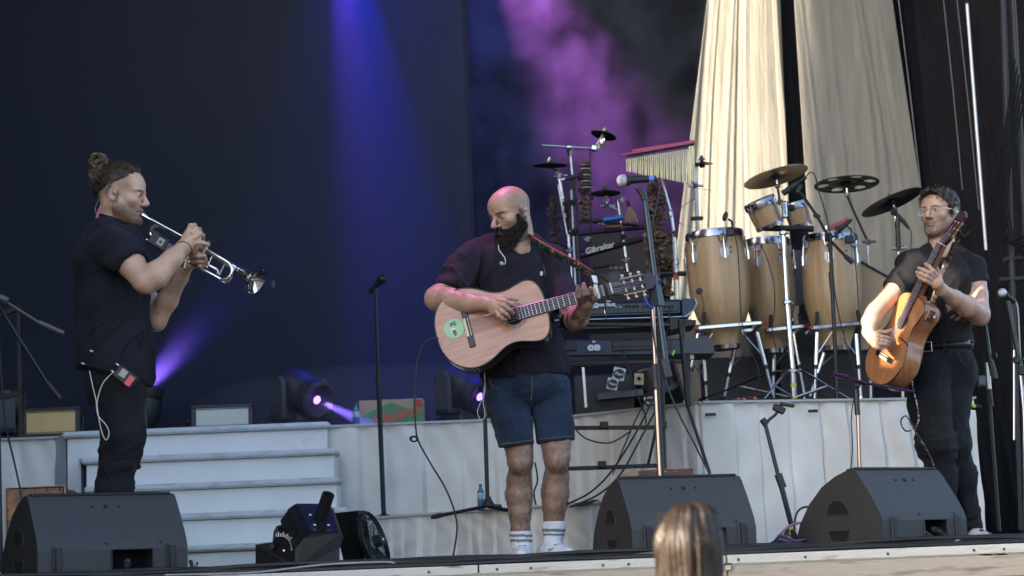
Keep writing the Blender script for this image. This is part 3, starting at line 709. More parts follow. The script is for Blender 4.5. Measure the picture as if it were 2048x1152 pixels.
for (x, y) in ((620, 1032), (629, 1052), (657, 1052)): MB().lathe([(0, .007), (.004, .006), (.005, 0)], at(x, y, 8.02) + off * .004, off, 12).build("bolt", mat("bolt_steel", (.75, .75, .75), .3, .7), t)
# fan
t = thing("floor_fan", at(745, 1132, 8.6), "black floor fan with wire guard leaning beside the effects machine", "fan")
MB().prism(q3([(664, 1027, 8.75), (716, 1021, 8.6), (733, 1132, 8.6), (690, 1134, 8.75)]), (.03, .05, 0)).build("side_plate", fx, t, smooth=0)
cf = (at(717, 1022, 8.6) + at(735, 1132, 8.6)) / 2
ax = (at(760, 1068, 8.45) - cf).normalized(); cen = at(751, 1084, 8.55)
x_, y_, z_ = frame_from(Vector((.93, -.27, .28)))
g = MB(); RR = .140
for r in (1, .86, .72, .58, .42, .25):
    q = [cen + (x_ * math.cos(a) + y_ * math.sin(a)) * RR * r + z_ * (.035 * (1 - r)) for a in np.linspace(0, 2 * math.pi, 33)]
    g.tube(q, .0017 if r < 1 else .005, 5)
for k in range(26):
    a = 2 * math.pi * k / 26; e = x_ * math.cos(a) + y_ * math.sin(a)
    g.tube([cen + e * RR - z_ * .02, cen + e * RR, cen + e * RR * .6 + z_ * .022, cen + e * RR * .2 + z_ * .033], .0014, 4)
g.build("wire_guard", black_metal, t)
MB().lathe([(-.018, RR + .004), (0, RR + .004), (0, RR), (-.018, RR)], cen, z_, 32, caps=False).build("rim", black_metal, t)
for k in range(4):
    a = k * math.pi / 2 + .3; G = []
    for i in range(5):
        rr = .03 + .11 * i / 4; row = []
        for j in range(4):
            an = a + .55 * j / 3 + .2 * i / 4; e = x_ * math.cos(an) + y_ * math.sin(an); row.append(cen + e * rr + z_ * (-.03 + .022 * j / 3))
        G.append(row)
    MB().grid(G).build("fan_blade", mat("fan_blade", (.03, .04, .055), .3), t)
MB().lathe([(.0, .03), (.034, .024), (.037, 0)], cen, z_, 16).build("hub", black_plastic, t)
MB().lathe([(0, .007), (.004, .006)], cen + z_ * .037, z_, 10).build("hub_badge", mat("badge_pale", (.5, .65, .7), .4), t)
# ---------------------------------------------------------------- cajons, box, bottles
cj = bpy.data.materials.new("burnt_flame_wood"); cj.use_nodes = True; nt = cj.node_tree; b = nt.nodes["Principled BSDF"]; b.inputs["Roughness"].default_value = .25
tcn = nt.nodes.new("ShaderNodeTexCoord"); nz = nt.nodes.new("ShaderNodeTexNoise"); nz.inputs["Scale"].default_value = 7; nz.inputs["Detail"].default_value = 7; nz.inputs["Distortion"].default_value = 1.8
nt.links.new(tcn.outputs["Object"], nz.inputs[0]); cr = nt.nodes.new("ShaderNodeValToRGB"); nt.links.new(nz.outputs[0], cr.inputs[0]); nt.links.new(cr.outputs[0], b.inputs[0])
cr.color_ramp.elements[0].position = .33; cr.color_ramp.elements[0].color = (.02, .006, .005, 1); cr.color_ramp.elements[1].position = .8; cr.color_ramp.elements[1].color = (.75, .55, .25, 1)
e = cr.color_ramp.elements.new(.52); e.color = (.16, .035, .015, 1); e = cr.color_ramp.elements.new(.66); e.color = (.5, .2, .06, 1)
t = thing("cajon", at(72, 1135, 8.7), "cajon with a flame-patterned brown front and pale trim behind the monitor before the trumpet player", "cajon", "box drums behind the monitors")
c = at(72, 1062, 8.75)
MB().box(c + Vector((0, .14, -.02)), (.275, .28, .42), bev=.02).build("body", mat("cajon_side", (.12, .07, .04), .4), t)
g = MB().box(c + Vector((0, -.008, 0)), (.265, .012, .395), bev=.006); g.build("front_panel", cj, t)
q = [c + Vector((sx * .136, -.012, sz * .2)) for sx, sz in ((-1, -1), (-1, 1), (1, 1), (1, -1), (-1, -1))]
MB().tube(q, .005, 6).build("trim", mat("cajon_trim", (.62, .42, .24), .4), t)
for k in range(5): MB().ball(c + Vector((-.115 + .057 * k, -.017, .185)), .0045, 8).build("rivet", chrome, t)
for k in range(4): MB().ball(c + Vector((-.122, -.017, .13 - .08 * k)), .0045, 8).build("rivet", chrome, t)
t = thing("cajon", at(1318, 1110, 9.0), "reddish brown cajon behind the monitor that stands behind the spectator's head", "cajon", "box drums behind the monitors")
a, b_, c_ = at(1233, 952, 9.2), at(1290, 940, 8.95), at(1386, 936, 9.05); h = Vector((0, 0, a.z - .02))
dp = Vector((.02, .28, 0))
MB().prism([b_ + Vector((0, .006, 0)), c_ + Vector((0, .006, 0)), c_ + Vector((0, .006, 0)) - h, b_ + Vector((0, .006, 0)) - h], (-.1, .25, .0)).build("body", mat("cajon_pale_side", (.45, .33, .22), .5, var=.1), t, smooth=0)
MB().prism([b_, c_, c_ - h, b_ - h], (0, -.008, 0)).build("front_panel", mat("cajon_red", (.13, .045, .03), .35, var=.4, vscale=20), t, smooth=0)
MB().tube([b_ - h, b_, c_, c_ - h], .004, 6).build("trim", mat("cajon_trim", (.62, .42, .24), .4), t)
for k in range(4): MB().ball(b_.lerp(c_, .2 + .22 * k) + Vector((0, -.01, -.014)), .004, 8).build("rivet", chrome, t)
MB().prism([b_ + Vector((-.03, 0, -.003)), b_ + Vector((.01, -.012, -.003)), b_ + Vector((.01, -.012, -.028)), b_ + Vector((-.03, 0, -.028))], (0, -.003, 0)).build("tape_patch", black_plastic, t, smooth=0)
# cardboard box
YB = 11.35; t = thing("cardboard_box", at(782, 857, YB), "green and brown cardboard drinks box with a red word standing on the white-skirted riser", "cardboard box")
card = mat("cardboard", (.42, .32, .22), .85, var=.12, vscale=6); zb_ = .84
xa, xb = PXZ(718, .95, YB), PXZ(846, .95, YB); zt_ = at(780, 799, YB).z
MB().box(((xa + xb) / 2, YB + .12, (zb_ + zt_) / 2), (xb - xa, .24, zt_ - zb_), bev=.002).build("carton", card, t)
cg = mat("box_green", (.10, .27, .13), .7, var=.1)
MB().prism([(xa + .002, YB - .001, zb_ + .002), (xb - .002, YB - .001, zb_ + .002), (xb - .002, YB - .001, zt_ - .055), (xb - .09, YB - .001, zt_ - .06), ((xa + xb) / 2, YB - .001, zt_ - .018), (xa + .08, YB - .001, zt_ - .065), (xa + .002, YB - .001, zt_ - .10)], (0, -.001, 0)).build("green_print", cg, t, smooth=0)
MB().box((xb - .03, YB - .002, zt_ - .03), (.05, .002, .045)).build("red_corner_print", mat("box_red", (.5, .06, .05), .7), t)
MB().text("Viladrau", .085, ((xa + xb) / 2 + .035, YB - .004, zb_ + .075), (1, 0, .22), (-.22, 0, 1), .001, bold=.002).build("box_lettering", mat("box_letter_red", (.65, .10, .07), .6), t, smooth=0)
def bottle(px, py0, py1, Y, label, zfloor):
    a = at(px, py1, Y); a.z = zfloor; b_ = at(px, py0, Y); H = b_.z - a.z; r = H * .135
    t = thing("water_bottle", a, label, "bottle", "blue plastic water bottles")
    pet = mat("blue_pet", (.05, .22, .36), .15, alpha=.85, var=.25, vscale=30)
    MB().lathe([(0, r * .85), (.01, r), (H * .2, r), (H * .22, r * .93), (H * .24, r), (H * .42, r), (H * .5, r * .97), (H * .66, r), (H * .75, r * .85), (H * .84, r * .45), (H * .9, r * .42)], a, (0, 0, 1), 20).build("plastic_body", pet, t)
    MB().lathe([(H * .44, r * 1.02), (H * .66, r * 1.02)], a, (0, 0, 1), 20, caps=False).build("paper_label", mat("bottle_label", (.25, .45, .62), .5, vscale=40, col2=(.6, .62, .65), contrast=(.5, .55)), t)
    MB().lathe([(H * .9, r * .46), (H, r * .44), (H, 0)], a, (0, 0, 1), 16).build("cap", mat("bottle_cap", (.01, .08, .22), .4), t)
bottle(963, 968, 1029, 9.95, "blue plastic water bottle standing on the low riser beside the bald guitarist", .285)
bottle(713, 806, 857, 11.25, "blue plastic water bottle next to the cardboard box", .84)
# ---------------------------------------------------------------- microphone stands
mic_silver = mat("mic_grille_silver", (.55, .57, .6), .4, .7, bump=.5, bscale=700)
stand_blue = mat("stand_black_paint", (.022, .026, .034), .35, .4, var=.2)
def mic_parts(t, tip, tail, headr, dark=False, collar=None):
    d = (tail - tip); L_ = d.length; d.normalize()
    MB().ball(tip + d * headr, headr, 16, rr=(1, 1, 1)).build("mic_head", black_metal if dark else mic_silver, t)
    MB().lathe([(headr * 1.6, headr * .92), (headr * 2.0, headr * .9), (headr * 2.2, headr * .62), (L_ * .93, headr * .5), (L_, headr * .46), (L_, 0)], tip, d, 16).build("mic_body", black_plastic, t)
    if collar: MB().lathe([(L_ * .82, headr * .56), (L_ * .95, headr * .5)], tip, d, 16, caps=False).build("mic_band", collar, t)
def clamp(t, c, s=1.0, m=None):
    MB().box(c, (.035 * s, .035 * s, .04 * s), bev=.006).build("clamp", m or black_plastic, t)
    MB().lathe([(0, .006 * s), (.02 * s, .006 * s), (.022 * s, .013 * s), (.034 * s, .012 * s)], c + Vector((.012 * s, -.008, 0)), (1, -.5, 0), 10).build("wing_knob", m or black_plastic, t)
G_ = "microphone stands on the stage"
# A: straight stand behind, with round base
Y = 10.85; t = thing("microphone_stand", at(768, 1043, Y), "straight black microphone stand with round base", "microphone stand", G_)
z0 = .287; b0 = at(768, 1043, Y); b0.z = z0
top = at(752, 588, Y); mid = at(757, 760, Y)
MB().tube([b0, mid], U(5, Y), 10).build("lower_tube", stand_blue, t); MB().tube([mid, top], U(3.6, Y), 10).build("upper_tube", stand_blue, t)
MB().rod(mid - Vector((0, 0, .04)), mid + Vector((0, 0, .04)), U(5.6, Y)).build("height_clutch", black_plastic, t)
MB().lathe([(0, .14), (.008, .14), (.018, .05), (.03, .015)], b0, (0, 0, 1), 28).build("round_base", black_metal, t)
MB().tube([top, at(751, 578, Y)], U(5, Y), 10).build("mic_clip", black_plastic, t)
t2 = thing("microphone", top, "black vocal microphone tilted up on the straight stand left of the bald guitarist", "microphone")
mic_parts(t2, at(770, 552, Y - .05), at(739, 585, Y + .02), U(10, Y), True)
# B: main vocal stand, boom
Y = 8.75; t = thing("microphone_stand", at(1321, 1110, Y), "tall boom microphone stand, silver lower tube, just right of the bald guitarist", "microphone stand", G_)
ft = at(1321, 955, Y); ft2 = Vector((ft.x + .01, Y, .05))
MB().tube([ft2, at(1311, 735, Y)], U(6.2, Y), 10).build("lower_tube", stand_blue, t)
MB().rod(at(1313, 775, Y), at(1310, 728, Y), U(8.5, Y)).build("height_clutch", dark_grey, t)
brz = mat("stand_bronze", (.36, .29, .25), .3, .9)
MB().tube([ft2 + Vector((0, -.002, 0)), ft, at(1312.5, 780, Y)], U(4.8, Y) + .003, 10).build("silver_tube", brz, t)
MB().tube([at(1310.5, 730, Y), at(1305, 612, Y)], U(4.6, Y), 10).build("silver_tube", brz, t)
for k in range(3):
    a = k * 2.1 + .5; MB().tube([ft2 + Vector((0, 0, .1)), ft2 + Vector((.28 * math.cos(a), .28 * math.sin(a), -.035))], .009, 8).build("leg", black_metal, t)
Yb = Y - .07
MB().tube([at(1331, 722, Yb), at(1287, 380, Yb)], [U(6.5, Yb), U(5, Yb)], 10).build("boom", mat("boom_blue_black", (.03, .045, .065), .3, .5), t)
MB().rod(at(1336, 754, Yb), at(1327, 718, Yb), U(9.5, Yb)).build("counterweight", dark_grey, t)
MB().rod(at(1317, 612, Yb - .01), at(1309, 557, Yb - .01), U(13, Yb), U(11, Yb), 4).build("boom_clamp", mat("clamp_blue", (.035, .05, .07), .4), t)
MB().lathe([(0, .012), (.02, .014)], at(1322, 564, Yb), (1, -.6, 0), 10).build("wing_knob", black_plastic, t)
MB().tube(pts(Yb - .01, (1276, 375), (1287, 392), (1287, 400)), U(6, Yb), 10).build("mic_clip", black_plastic, t)
t2 = thing("microphone", at(1284, 378, Yb), "vocal microphone with pale ball grille lying level on the tall boom stand", "microphone")
mic_parts(t2, at(1233, 362, Yb), at(1312, 357, Yb), U(13, Yb), False, mat("mic_blue_band", (.1, .25, .75), .4))
cable("black microphone cable hanging down along the tall boom stand", Yb + .02, [(1309, 358), (1318, 380), (1300, 480), (1300, 590), (1312, 700), (1345, 800), (1390, 890), (1420, 950)], .0045)
t = thing("capo", at(1291, 600, Yb), "small blue and black capo clipped to the tall boom stand's clamp", "capo")
MB().tube(spline(pts(Yb, (1291, 582), (1290, 596), (1297, 610), (1306, 617))), .006, 8).build("blue_arm", mat("capo_blue", (.02, .06, .5), .3), t); MB().tube(pts(Yb, (1304, 585), (1307, 612)), .008, 8).build("black_arm", black_plastic, t)
# C: far right vocal stand
Y = 9.2; t = thing("microphone_stand", at(2052, 1000, Y), "microphone stand with two thin silver tubes cut by the right edge of the picture", "microphone stand", G_)
MB().tube(pts(Y, (2015, 602), (2049, 770)), U(4.5, Y), 10).build("boom", stand_blue, t)
MB().tube(pts(Y + .02, (2028, 700), (2028, 880)), U(2.5, Y), 8).build("silver_tube", chrome_dull, t)
MB().tube(pts(Y, (2040, 740), (2048, 830), (2052, 1080)), U(4, Y), 10).build("lower_tube", chrome_dull, t)
clamp(t, at(2034, 720, Y), .9); clamp(t, at(2044, 742, Y), 1.1)
t2 = thing("microphone", at(2012, 592, Y), "vocal microphone with pale grille at the right edge of the picture", "microphone"); mic_parts(t2, at(1998, 581, Y), at(2032, 606, Y + .05), U(9.5, Y))
MB().tube(spline(pts(Y + .01, (2031, 605), (2036, 620), (2040, 700), (2048, 900))), .004, 7).build("mic_lead", cable_grey, t2)
# D: boom stand behind the right guitarist
Y = 10.1; t = thing("microphone_stand", at(1998, 1058, Y), "boom microphone stand behind the bespectacled guitarist's elbow", "microphone stand", G_)
MB().tube(pts(Y - .05, (1962, 600), (1985, 752)), U(4.5, Y), 10).build("boom", stand_blue, t); MB().rod(*pts(Y - .05, (1981, 722), (1990, 757)), U(6.5, Y)).build("counterweight", dark_grey, t)
MB().tube(pts(Y, (1974, 725), (1980, 800)), U(5, Y), 10).build("upper_tube", chrome_dull, t); MB().tube(pts(Y, (1979, 795), (1999, 1062)), U(3.5, Y), 10).build("lower_tube", black_metal, t)
MB().rod(*pts(Y, (1978, 778), (1982, 812)), U(5.5, Y)).build("height_clutch", black_plastic, t); clamp(t, at(1974, 712, Y - .02), 1.1)
# E: low stand in front of right guitarist
Y = 9.4; t = thing("microphone_stand", at(1724, 1090, Y), "low boom stand with a violet-lit arm below the bespectacled guitarist's guitar", "microphone stand", G_)
MB().tube(pts(Y, (1715, 800), (1724, 1085)), U(4, Y), 10).build("silver_tube", brz, t); MB().tube(pts(Y, (1711, 765), (1715, 830)), U(5.5, Y), 10).build("upper_tube", stand_blue, t)
vb = mat("boom_violet_black", (.05, .02, .06), .3, .5)
MB().tube(pts(Y - .05, (1667, 747), (1730, 766), (1830, 784)), U(3, Y), 10).build("boom", vb, t); MB().tube(pts(Y - .05, (1667, 747), (1697, 755)), U(5, Y), 10).build("counterweight", vb, t); clamp(t, at(1713, 768, Y - .02), 1.0)
cable("black cable hanging beside the low boom stand", Y, [(1712, 780), (1703, 830), (1705, 900), (1699, 950)], .003)
# F: left booms
Y = 8.2; t = thing("microphone_stand", at(-12, 1148, Y), "black boom stands reaching in from the left edge of the picture, two thick-ended arms", "microphone stand", G_)
gr = mat("boom_warm_grey", (.10, .095, .09), .4, .4)
MB().tube(pts(Y, (-10, 560), (2, 1145)), U(5, Y), 10).build("lower_tube", stand_blue, t)
MB().tube(pts(Y - .06, (-20, 583), (82, 648)), U(3.3, Y), 10).build("boom", gr, t); MB().rod(*pts(Y - .06, (78, 645), (128, 667)), U(6, Y)).build("counterweight", gr, t)
MB().rod(*pts(Y - .07, (-14, 589), (16, 602)), U(8, Y)).build("boom_clamp", gr, t)
MB().tube(pts(Y + .04, (-16, 590), (98, 770)), U(4.5, Y), 10).build("boom", stand_blue, t); MB().rod(*pts(Y + .04, (95, 765), (122, 798)), U(6.5, Y)).build("counterweight", black_plastic, t)
cable("black cable hanging down in front of the flame-patterned cajon", 8.3, [(-2, 640), (2, 740), (12, 850), (30, 930), (44, 1000), (50, 1060)], .0045)
# rack frame at left
Y = 10.7; t = thing("equipment_rack", at(20, 870, Y), "black open rack frame standing by the left end of the riser", "rack")
for (a, b_, w) in [((38, 612), (43, 872), 4), ((-20, 640), (42, 612), 5), ((-20, 800), (40, 786), 5), ((-18, 700), (-16, 872), 4)]:
    MB().box(pts(Y, a, b_)[0].lerp(pts(Y, a, b_)[1], .5), (U(w * 2, Y), .03, (at(*a, Y) - at(*b_, Y)).length), Matrix.Rotation(math.atan2((at(*b_, Y) - at(*a, Y)).x, (at(*b_, Y) - at(*a, Y)).z), 3, 'Y')).build("rail", black_metal, t, smooth=0)
# G: short tripod stand with dark bracket
Y = 9.0; t = thing("tripod_stand", at(1580, 1095, Y), "short leaning black stand with a clamp, between the two monitors", "stand")
MB().tube(pts(Y, (1529, 842), (1560, 965)), U(4.2, Y), 10).build("upper_tube", stand_blue, t); MB().tube(pts(Y, (1560, 962), (1592, 1085)), U(5.5, Y), 10).build("lower_tube", stand_blue, t)
MB().rod(*pts(Y, (1556, 948), (1566, 976)), U(8, Y)).build("height_clutch", black_plastic, t)
MB().rod(*pts(Y, (1524, 838), (1533, 850)), U(7, Y)).build("clamp", black_plastic, t); MB().tube(spline(pts(Y, (1530, 848), (1540, 838), (1550, 830), (1556, 822))), U(3, Y), 8).build("holder_arm", black_plastic, t)
MB().box(at(1558, 818, Y), (.06, .03, .035), Matrix.Rotation(.5, 3, 'Y'), bev=.006).build("holder", black_plastic, t); MB().box(at(1574, 810, Y), (.07, .02, .016), Matrix.Rotation(.2, 3, 'Y'), bev=.004).build("holder", black_plastic, t)
for (x, y) in ((1560, 1090), (1605, 1100), (1590, 1095)): MB().tube([at(1582, 1050, Y), at(x, y, Y - .1)], U(3.5, Y), 8).build("leg", black_metal, t)
MB().box(at(1580, 1062, Y - .02), (.05, .02, .05), Matrix.Rotation(.4, 3, 'Y'), bev=.005).build("yellow_bracket", mat("yellow_bracket", (.65, .42, .04), .5), t)
# H: stand behind bald guitarist on the low riser
Y = 9.9; t = thing("microphone_stand", at(976, 1012, Y), "black stand with long flat leg on the low riser behind the bald guitarist's bare leg", "microphone stand", G_)
bs = at(978, 1012, Y)
MB().tube([at(966, 700, Y), at(975, 1000, Y)], U(4.5, Y), 10).build("lower_tube", stand_blue, t)
MB().tube([at(975, 1012, Y), at(862, 1035, Y - .05)], U(3.6, Y), 8).build("leg", black_metal, t); MB().tube([at(975, 1012, Y), at(1035, 1025, Y - .1)], U(4, Y), 8).build("leg", black_metal, t); MB().tube([at(975, 1012, Y), at(1000, 1012, Y + .25)], U(4, Y), 8).build("leg", black_metal, t)
MB().rod(*pts(Y - .05, (866, 1034), (884, 1030)), U(5, Y)).build("rubber_foot", black_rubber, t)
MB().lathe([(0, .035), (.03, .02), (.05, .012)], at(977, 1012, Y), (0, 0, 1), 12).build("leg_hub", black_plastic, t)
# things around the low riser
cable("black cable looped under the keyboards, upper one", 9.7, [(1145, 852), (1170, 876), (1205, 886), (1230, 882), (1262, 862)], .004)
cable("long black cable sweeping from the keyboards to the low riser, left one of two", 9.6, [(1310, 790), (1275, 860), (1225, 940), (1180, 985), (1130, 1010)], .005)
cable("long black cable sweeping from the keyboards to the low riser, right one of two", 9.55, [(1322, 800), (1285, 870), (1240, 950), (1195, 990), (1140, 1014)], .005)
cable("black cable hanging in the gap between the bald guitarist's legs", 9.6, [(1070, 925), (1075, 960), (1068, 985), (1072, 1010)], .0045)
cable("thick black cable on the low riser next to the monitor with the cajon", 9.5, [(1150, 1010), (1175, 1006), (1190, 1002), (1205, 1006), (1225, 1000)], .008)
# small objects on front
t = thing("cable_end", at(386, 1140, 7.9), "small black plug with a wire loop by the monitor before the trumpet player", "cable plug")
MB().rod(*pts(7.9, (385, 1138), (381, 1120)), U(4, 7.9)).build("plug_barrel", black_plastic, t); MB().tube(spline(pts(7.9, (386, 1140), (392, 1128), (395, 1124), (394, 1132), (388, 1142))), .0025, 6).build("wire_loop", cable_black, t)
# ---------------------------------------------------------------- tall hand drums (congas), rims, lugs, stands
wood = bpy.data.materials.new("ash_staves"); wood.use_nodes = True; nt = wood.node_tree; b = nt.nodes["Principled BSDF"]; b.inputs["Roughness"].default_value = .4
b.inputs["Coat Weight"].default_value = .08
tcn = nt.nodes.new("ShaderNodeTexCoord"); mp = nt.nodes.new("ShaderNodeMapping"); mp.inputs["Scale"].default_value = (1, 1, .07); nt.links.new(tcn.outputs["Object"], mp.inputs[0])
nz = nt.nodes.new("ShaderNodeTexNoise"); nz.inputs["Scale"].default_value = 34; nz.inputs["Detail"].default_value = 7; nt.links.new(mp.outputs[0], nz.inputs[0])
cr = nt.nodes.new("ShaderNodeValToRGB"); nt.links.new(nz.outputs[0], cr.inputs[0]); cr.color_ramp.elements[0].position = .15; cr.color_ramp.elements[0].color = (.38, .235, .12, 1); cr.color_ramp.elements[1].position = .7; cr.color_ramp.elements[1].color = (.54, .37, .21, 1)
nt.links.new(cr.outputs[0], b.inputs[0])
at_ = nt.nodes.new("ShaderNodeAttribute"); at_.attribute_name = "stave"; mxn = nt.nodes.new("ShaderNodeMix"); mxn.data_type = 'RGBA'; mxn.blend_type = 'MULTIPLY'; mxn.inputs[0].default_value = 1
nt.links.new(cr.outputs[0], mxn.inputs[6]); nt.links.new(at_.outputs["Color"], mxn.inputs[7]); nt.links.new(mxn.outputs[2], b.inputs[0])
def stave_attr(o, base, axis, n=14, seed=0):
    me = o.data; rs = np.random.default_rng(seed); tone = rs.uniform(.86, 1.08, n); x, y, z = frame_from(axis)
    ca = me.color_attributes.new("stave", 'FLOAT_COLOR', 'CORNER'); vals = []
    org = ORG[o.name]
    for poly in me.polygons:
        c = poly.center + org - Vector(base); a = (math.atan2(c.dot(y), c.dot(x)) / (2 * math.pi)) % 1
        tcol = tone[int(a * n) % n]; vals += [tcol, tcol * .985, tcol * .96, 1] * len(poly.loop_indices)
    ca.data.foreach_set("color", vals)
head_m = mat("drum_head_skin", (.5, .44, .36), .5, var=.1)
rim_m = mat("rim_chrome", (.34, .33, .40), .22, 1.0, var=.1)
def conga(top_px, bot_px, Y, wt, wb_, wbot, label, seed):
    """top_px: pixel centre of the rim, bot_px: pixel centre of the foot ring; widths in pixels: under rim, belly, foot"""
    T_ = at(*top_px, Y); Bt = at(*bot_px, Y); ax = (T_ - Bt); H = ax.length; ax.normalize()
    rt, rb, r0 = U(wt, Y) / 2, U(wb_, Y) / 2, U(wbot, Y) / 2
    t = thing("conga", Bt, label, "hand drum", "tall wooden hand drums on chrome stands")
    def rad(v):
        k = [(0, r0), (.12, r0 * 1.18), (.3, r0 + (rb - r0) * .72), (.45, r0 + (rb - r0) * .95), (.58, rb), (.72, rb * .995), (.86, rb * .965), (1, rt)]
        for i in range(len(k) - 1):
            if k[i][0] <= v <= k[i + 1][0]:
                u = (v - k[i][0]) / (k[i + 1][0] - k[i][0]); return k[i][1] * (1 - u) + k[i + 1][1] * u
        return rt
    prof = [(H * v, (rad(max(0, v - .04)) + rad(v) + rad(min(1, v + .04))) / 3) for v in np.linspace(0, 1, 26)]
    o = MB().lathe(prof, Bt, ax, 56).build("shell", wood, t, smooth=50); stave_attr(o, Bt, ax, 14, seed)
    MB().lathe([(-.004, r0 * 1.02), (-.004, r0 * 1.06), (.022, r0 * 1.09), (.024, r0 * 1.05)], Bt, ax, 40, caps=False).build("foot_ring", rim_m, t)
    MB().lathe([(H - .012, rt * 1.01), (H - .012, rt * 1.055), (H + .022, rt * 1.06), (H + .034, rt * 1.03), (H + .03, rt * .98)], Bt, ax, 56, caps=False).build("rim", rim_m, t)
    MB().lathe([(H + .02, rt * 1.0), (H + .036, rt * .98), (H + .034, rt * .6), (H + .032, 0)], Bt, ax, 40, caps=False).build("drum_head", head_m, t)
    x, y, z = frame_from(ax, Vector((0, -1, 0)))
    for k in range(6):
        a = k * math.pi / 3 + .35 + seed * .33; e = x * math.cos(a) + y * math.sin(a)
        if e.y > .55: continue
        rr = rad(.82); c0 = Bt + ax * (H * .82)
        g = MB(); tn = ax.cross(e)
        g.prism([c0 + e * (rr * 1.005) + tn * dx_ + ax * dz_ for dx_, dz_ in ((-.026, .03), (.026, .03), (.028, -.01), (0, -.052), (-.028, -.01))], e * .006); g.build("side_plate", mat("plate_steel", (.55, .57, .58), .5, .6), t, smooth=0)
        g = MB(); g.rod(c0 + e * (rr + .016) - ax * .035, c0 + e * (rr + .016) + ax * .02, .009); g.rod(c0 + e * (rr + .014) + ax * .012, c0 + e * (rr + .01) + ax * .085, .0045)
        g.tube(spline([c0 + e * (rr + .01) + ax * .08 , c0 + e * (rt * 1.09 - 0) + ax * (H * .10) + tn * .016, c0 + e * (rt * 1.07) + ax * (H * .18 - .012) + tn * .028], 5), .0045, 6)
        g.tube(spline([c0 + e * (rr + .01) + ax * .08 , c0 + e * (rt * 1.09 - 0) + ax * (H * .10) - tn * .016, c0 + e * (rt * 1.07) + ax * (H * .18 - .012) - tn * .028], 5), .0045, 6)
        g.build("tuning_lug", chrome, t)
    e = Vector((0, -1, 0)); rr = rad(.80)
    for dz_ in (0, .028):
        d_ = (e + Vector((.42, 0, 0))).normalized(); MB().lathe([(0, .006), (.003, .005)], Bt + ax * (H * .83 + dz_) + d_ * (rr + .001), d_, 8).build("vent_hole", hole_m, t)
    return t, Bt, ax, H, rad
C1 = conga((1429, 476), (1452, 698), 11.4, 112, 125, 54, "wooden tall hand drum nearest the keyboards, violet light on its rim", 1)
C2 = conga((1534, 490), (1548, 706), 11.75, 88, 100, 44, "wooden tall hand drum partly hidden behind the chrome pole of the small twin drums", 2)
C3 = conga((1661, 483), (1670, 701), 11.4, 104, 118, 60, "wooden tall hand drum in front of the tan board, nearest the bespectacled guitarist", 3)
def ctube(t, name, Y, a, b_, r, m=chrome): return MB().tube(pts(Y, a, b_), U(r, 11.5), 10).build(name, m, t)
def conga_stand(cpx, ring_y, w, Y, label, legs, ringtilt=0):
    z_floor = .84; c = at(cpx, ring_y, Y); t = thing("drum_stand", (c.x, Y, z_floor), label, "drum stand", "chrome stands under the tall hand drums")
    W_ = U(w, Y) / 2; g = MB()
    # chrome basket frame: front bar, sides, back bar
    q = [c + Vector((-W_, -.17, -.005)), c + Vector((W_, -.17, .012)), c + Vector((W_ * .9, .16, .01)), c + Vector((-W_ * .9, .16, 0))]
    for i in range(4):
        a, b_ = q[i], q[(i + 1) % 4]; d = (b_ - a); ang = math.atan2(d.y, d.x)
        MB().box((a + b_) / 2, (d.length, .018, .028), Matrix.Rotation(ang, 3, 'Z') @ Matrix.Rotation(-math.asin(d.z / d.length), 3, 'Y'), bev=.006).build("basket_bar", chrome, t)
    for k in (0, 1):
        MB().box(q[k] + Vector(((-1, 1)[k] * .012, 0, 0)), (.02, .026, .022), bev=.005).build("red_end_cap", mat("red_rubber", (.35, .02, .02), .5), t)
    for sx in (-.78, .82):
        MB().box(c + Vector((W_ * sx, -.14, .05)), (.022, .012, .09), Matrix.Rotation(-.12 * sx, 3, 'Y'), bev=.004).build("rubber_grip", black_rubber, t)
    for (x0, y0, x1, y1, dy) in legs:
        a, b_ = at(x0, y0, Y + dy), at(x1, y1, Y + dy - .0); b_.z = max(b_.z, z_floor + .012)
        m_ = a.lerp(b_, .5)
        lg = MB().tube([a, m_], U(4.6, Y), 10).build("leg", chrome, t); MB().tube([m_, b_], U(3.4, Y), 10).build("inner_tube", chrome_dull, lg)
        MB().rod(m_ - (b_ - a).normalized() * .012, m_ + (b_ - a).normalized() * .012, U(5.8, Y)).build("leg_clutch", black_plastic, lg)
        MB().lathe([(0, .016), (.03, .012), (.035, .006)], b_ - Vector((0, 0, .008)), (a - b_), 10).build("foot", chrome if dy < 0 else black_rubber, lg)
        MB().tube([a.lerp(b_, .35), a + Vector((-.09 if x1 > x0 else .09, 0, .0))], U(1.8, Y), 8).build("brace", chrome_dull, lg)
    return t
conga_stand(1454, 659, 128, 11.4, "chrome stand with flat front bar under the first tall hand drum", [(1514, 664, 1550, 805, -.17), (1396, 668, 1368, 810, -.17), (1468, 700, 1448, 800, .2), (1408, 720, 1414, 812, .15)])
conga_stand(1565, 664, 74, 11.75, "chrome stand behind the twin drum pole", [(1588, 668, 1610, 800, -.1), (1548, 700, 1546, 795, .1)])
conga_stand(1668, 659, 104, 11.4, "chrome stand under the tall hand drum nearest the bespectacled guitarist", [(1634, 665, 1629, 803, -.17), (1712, 668, 1722, 800, -.17), (1650, 700, 1618, 800, .15)])
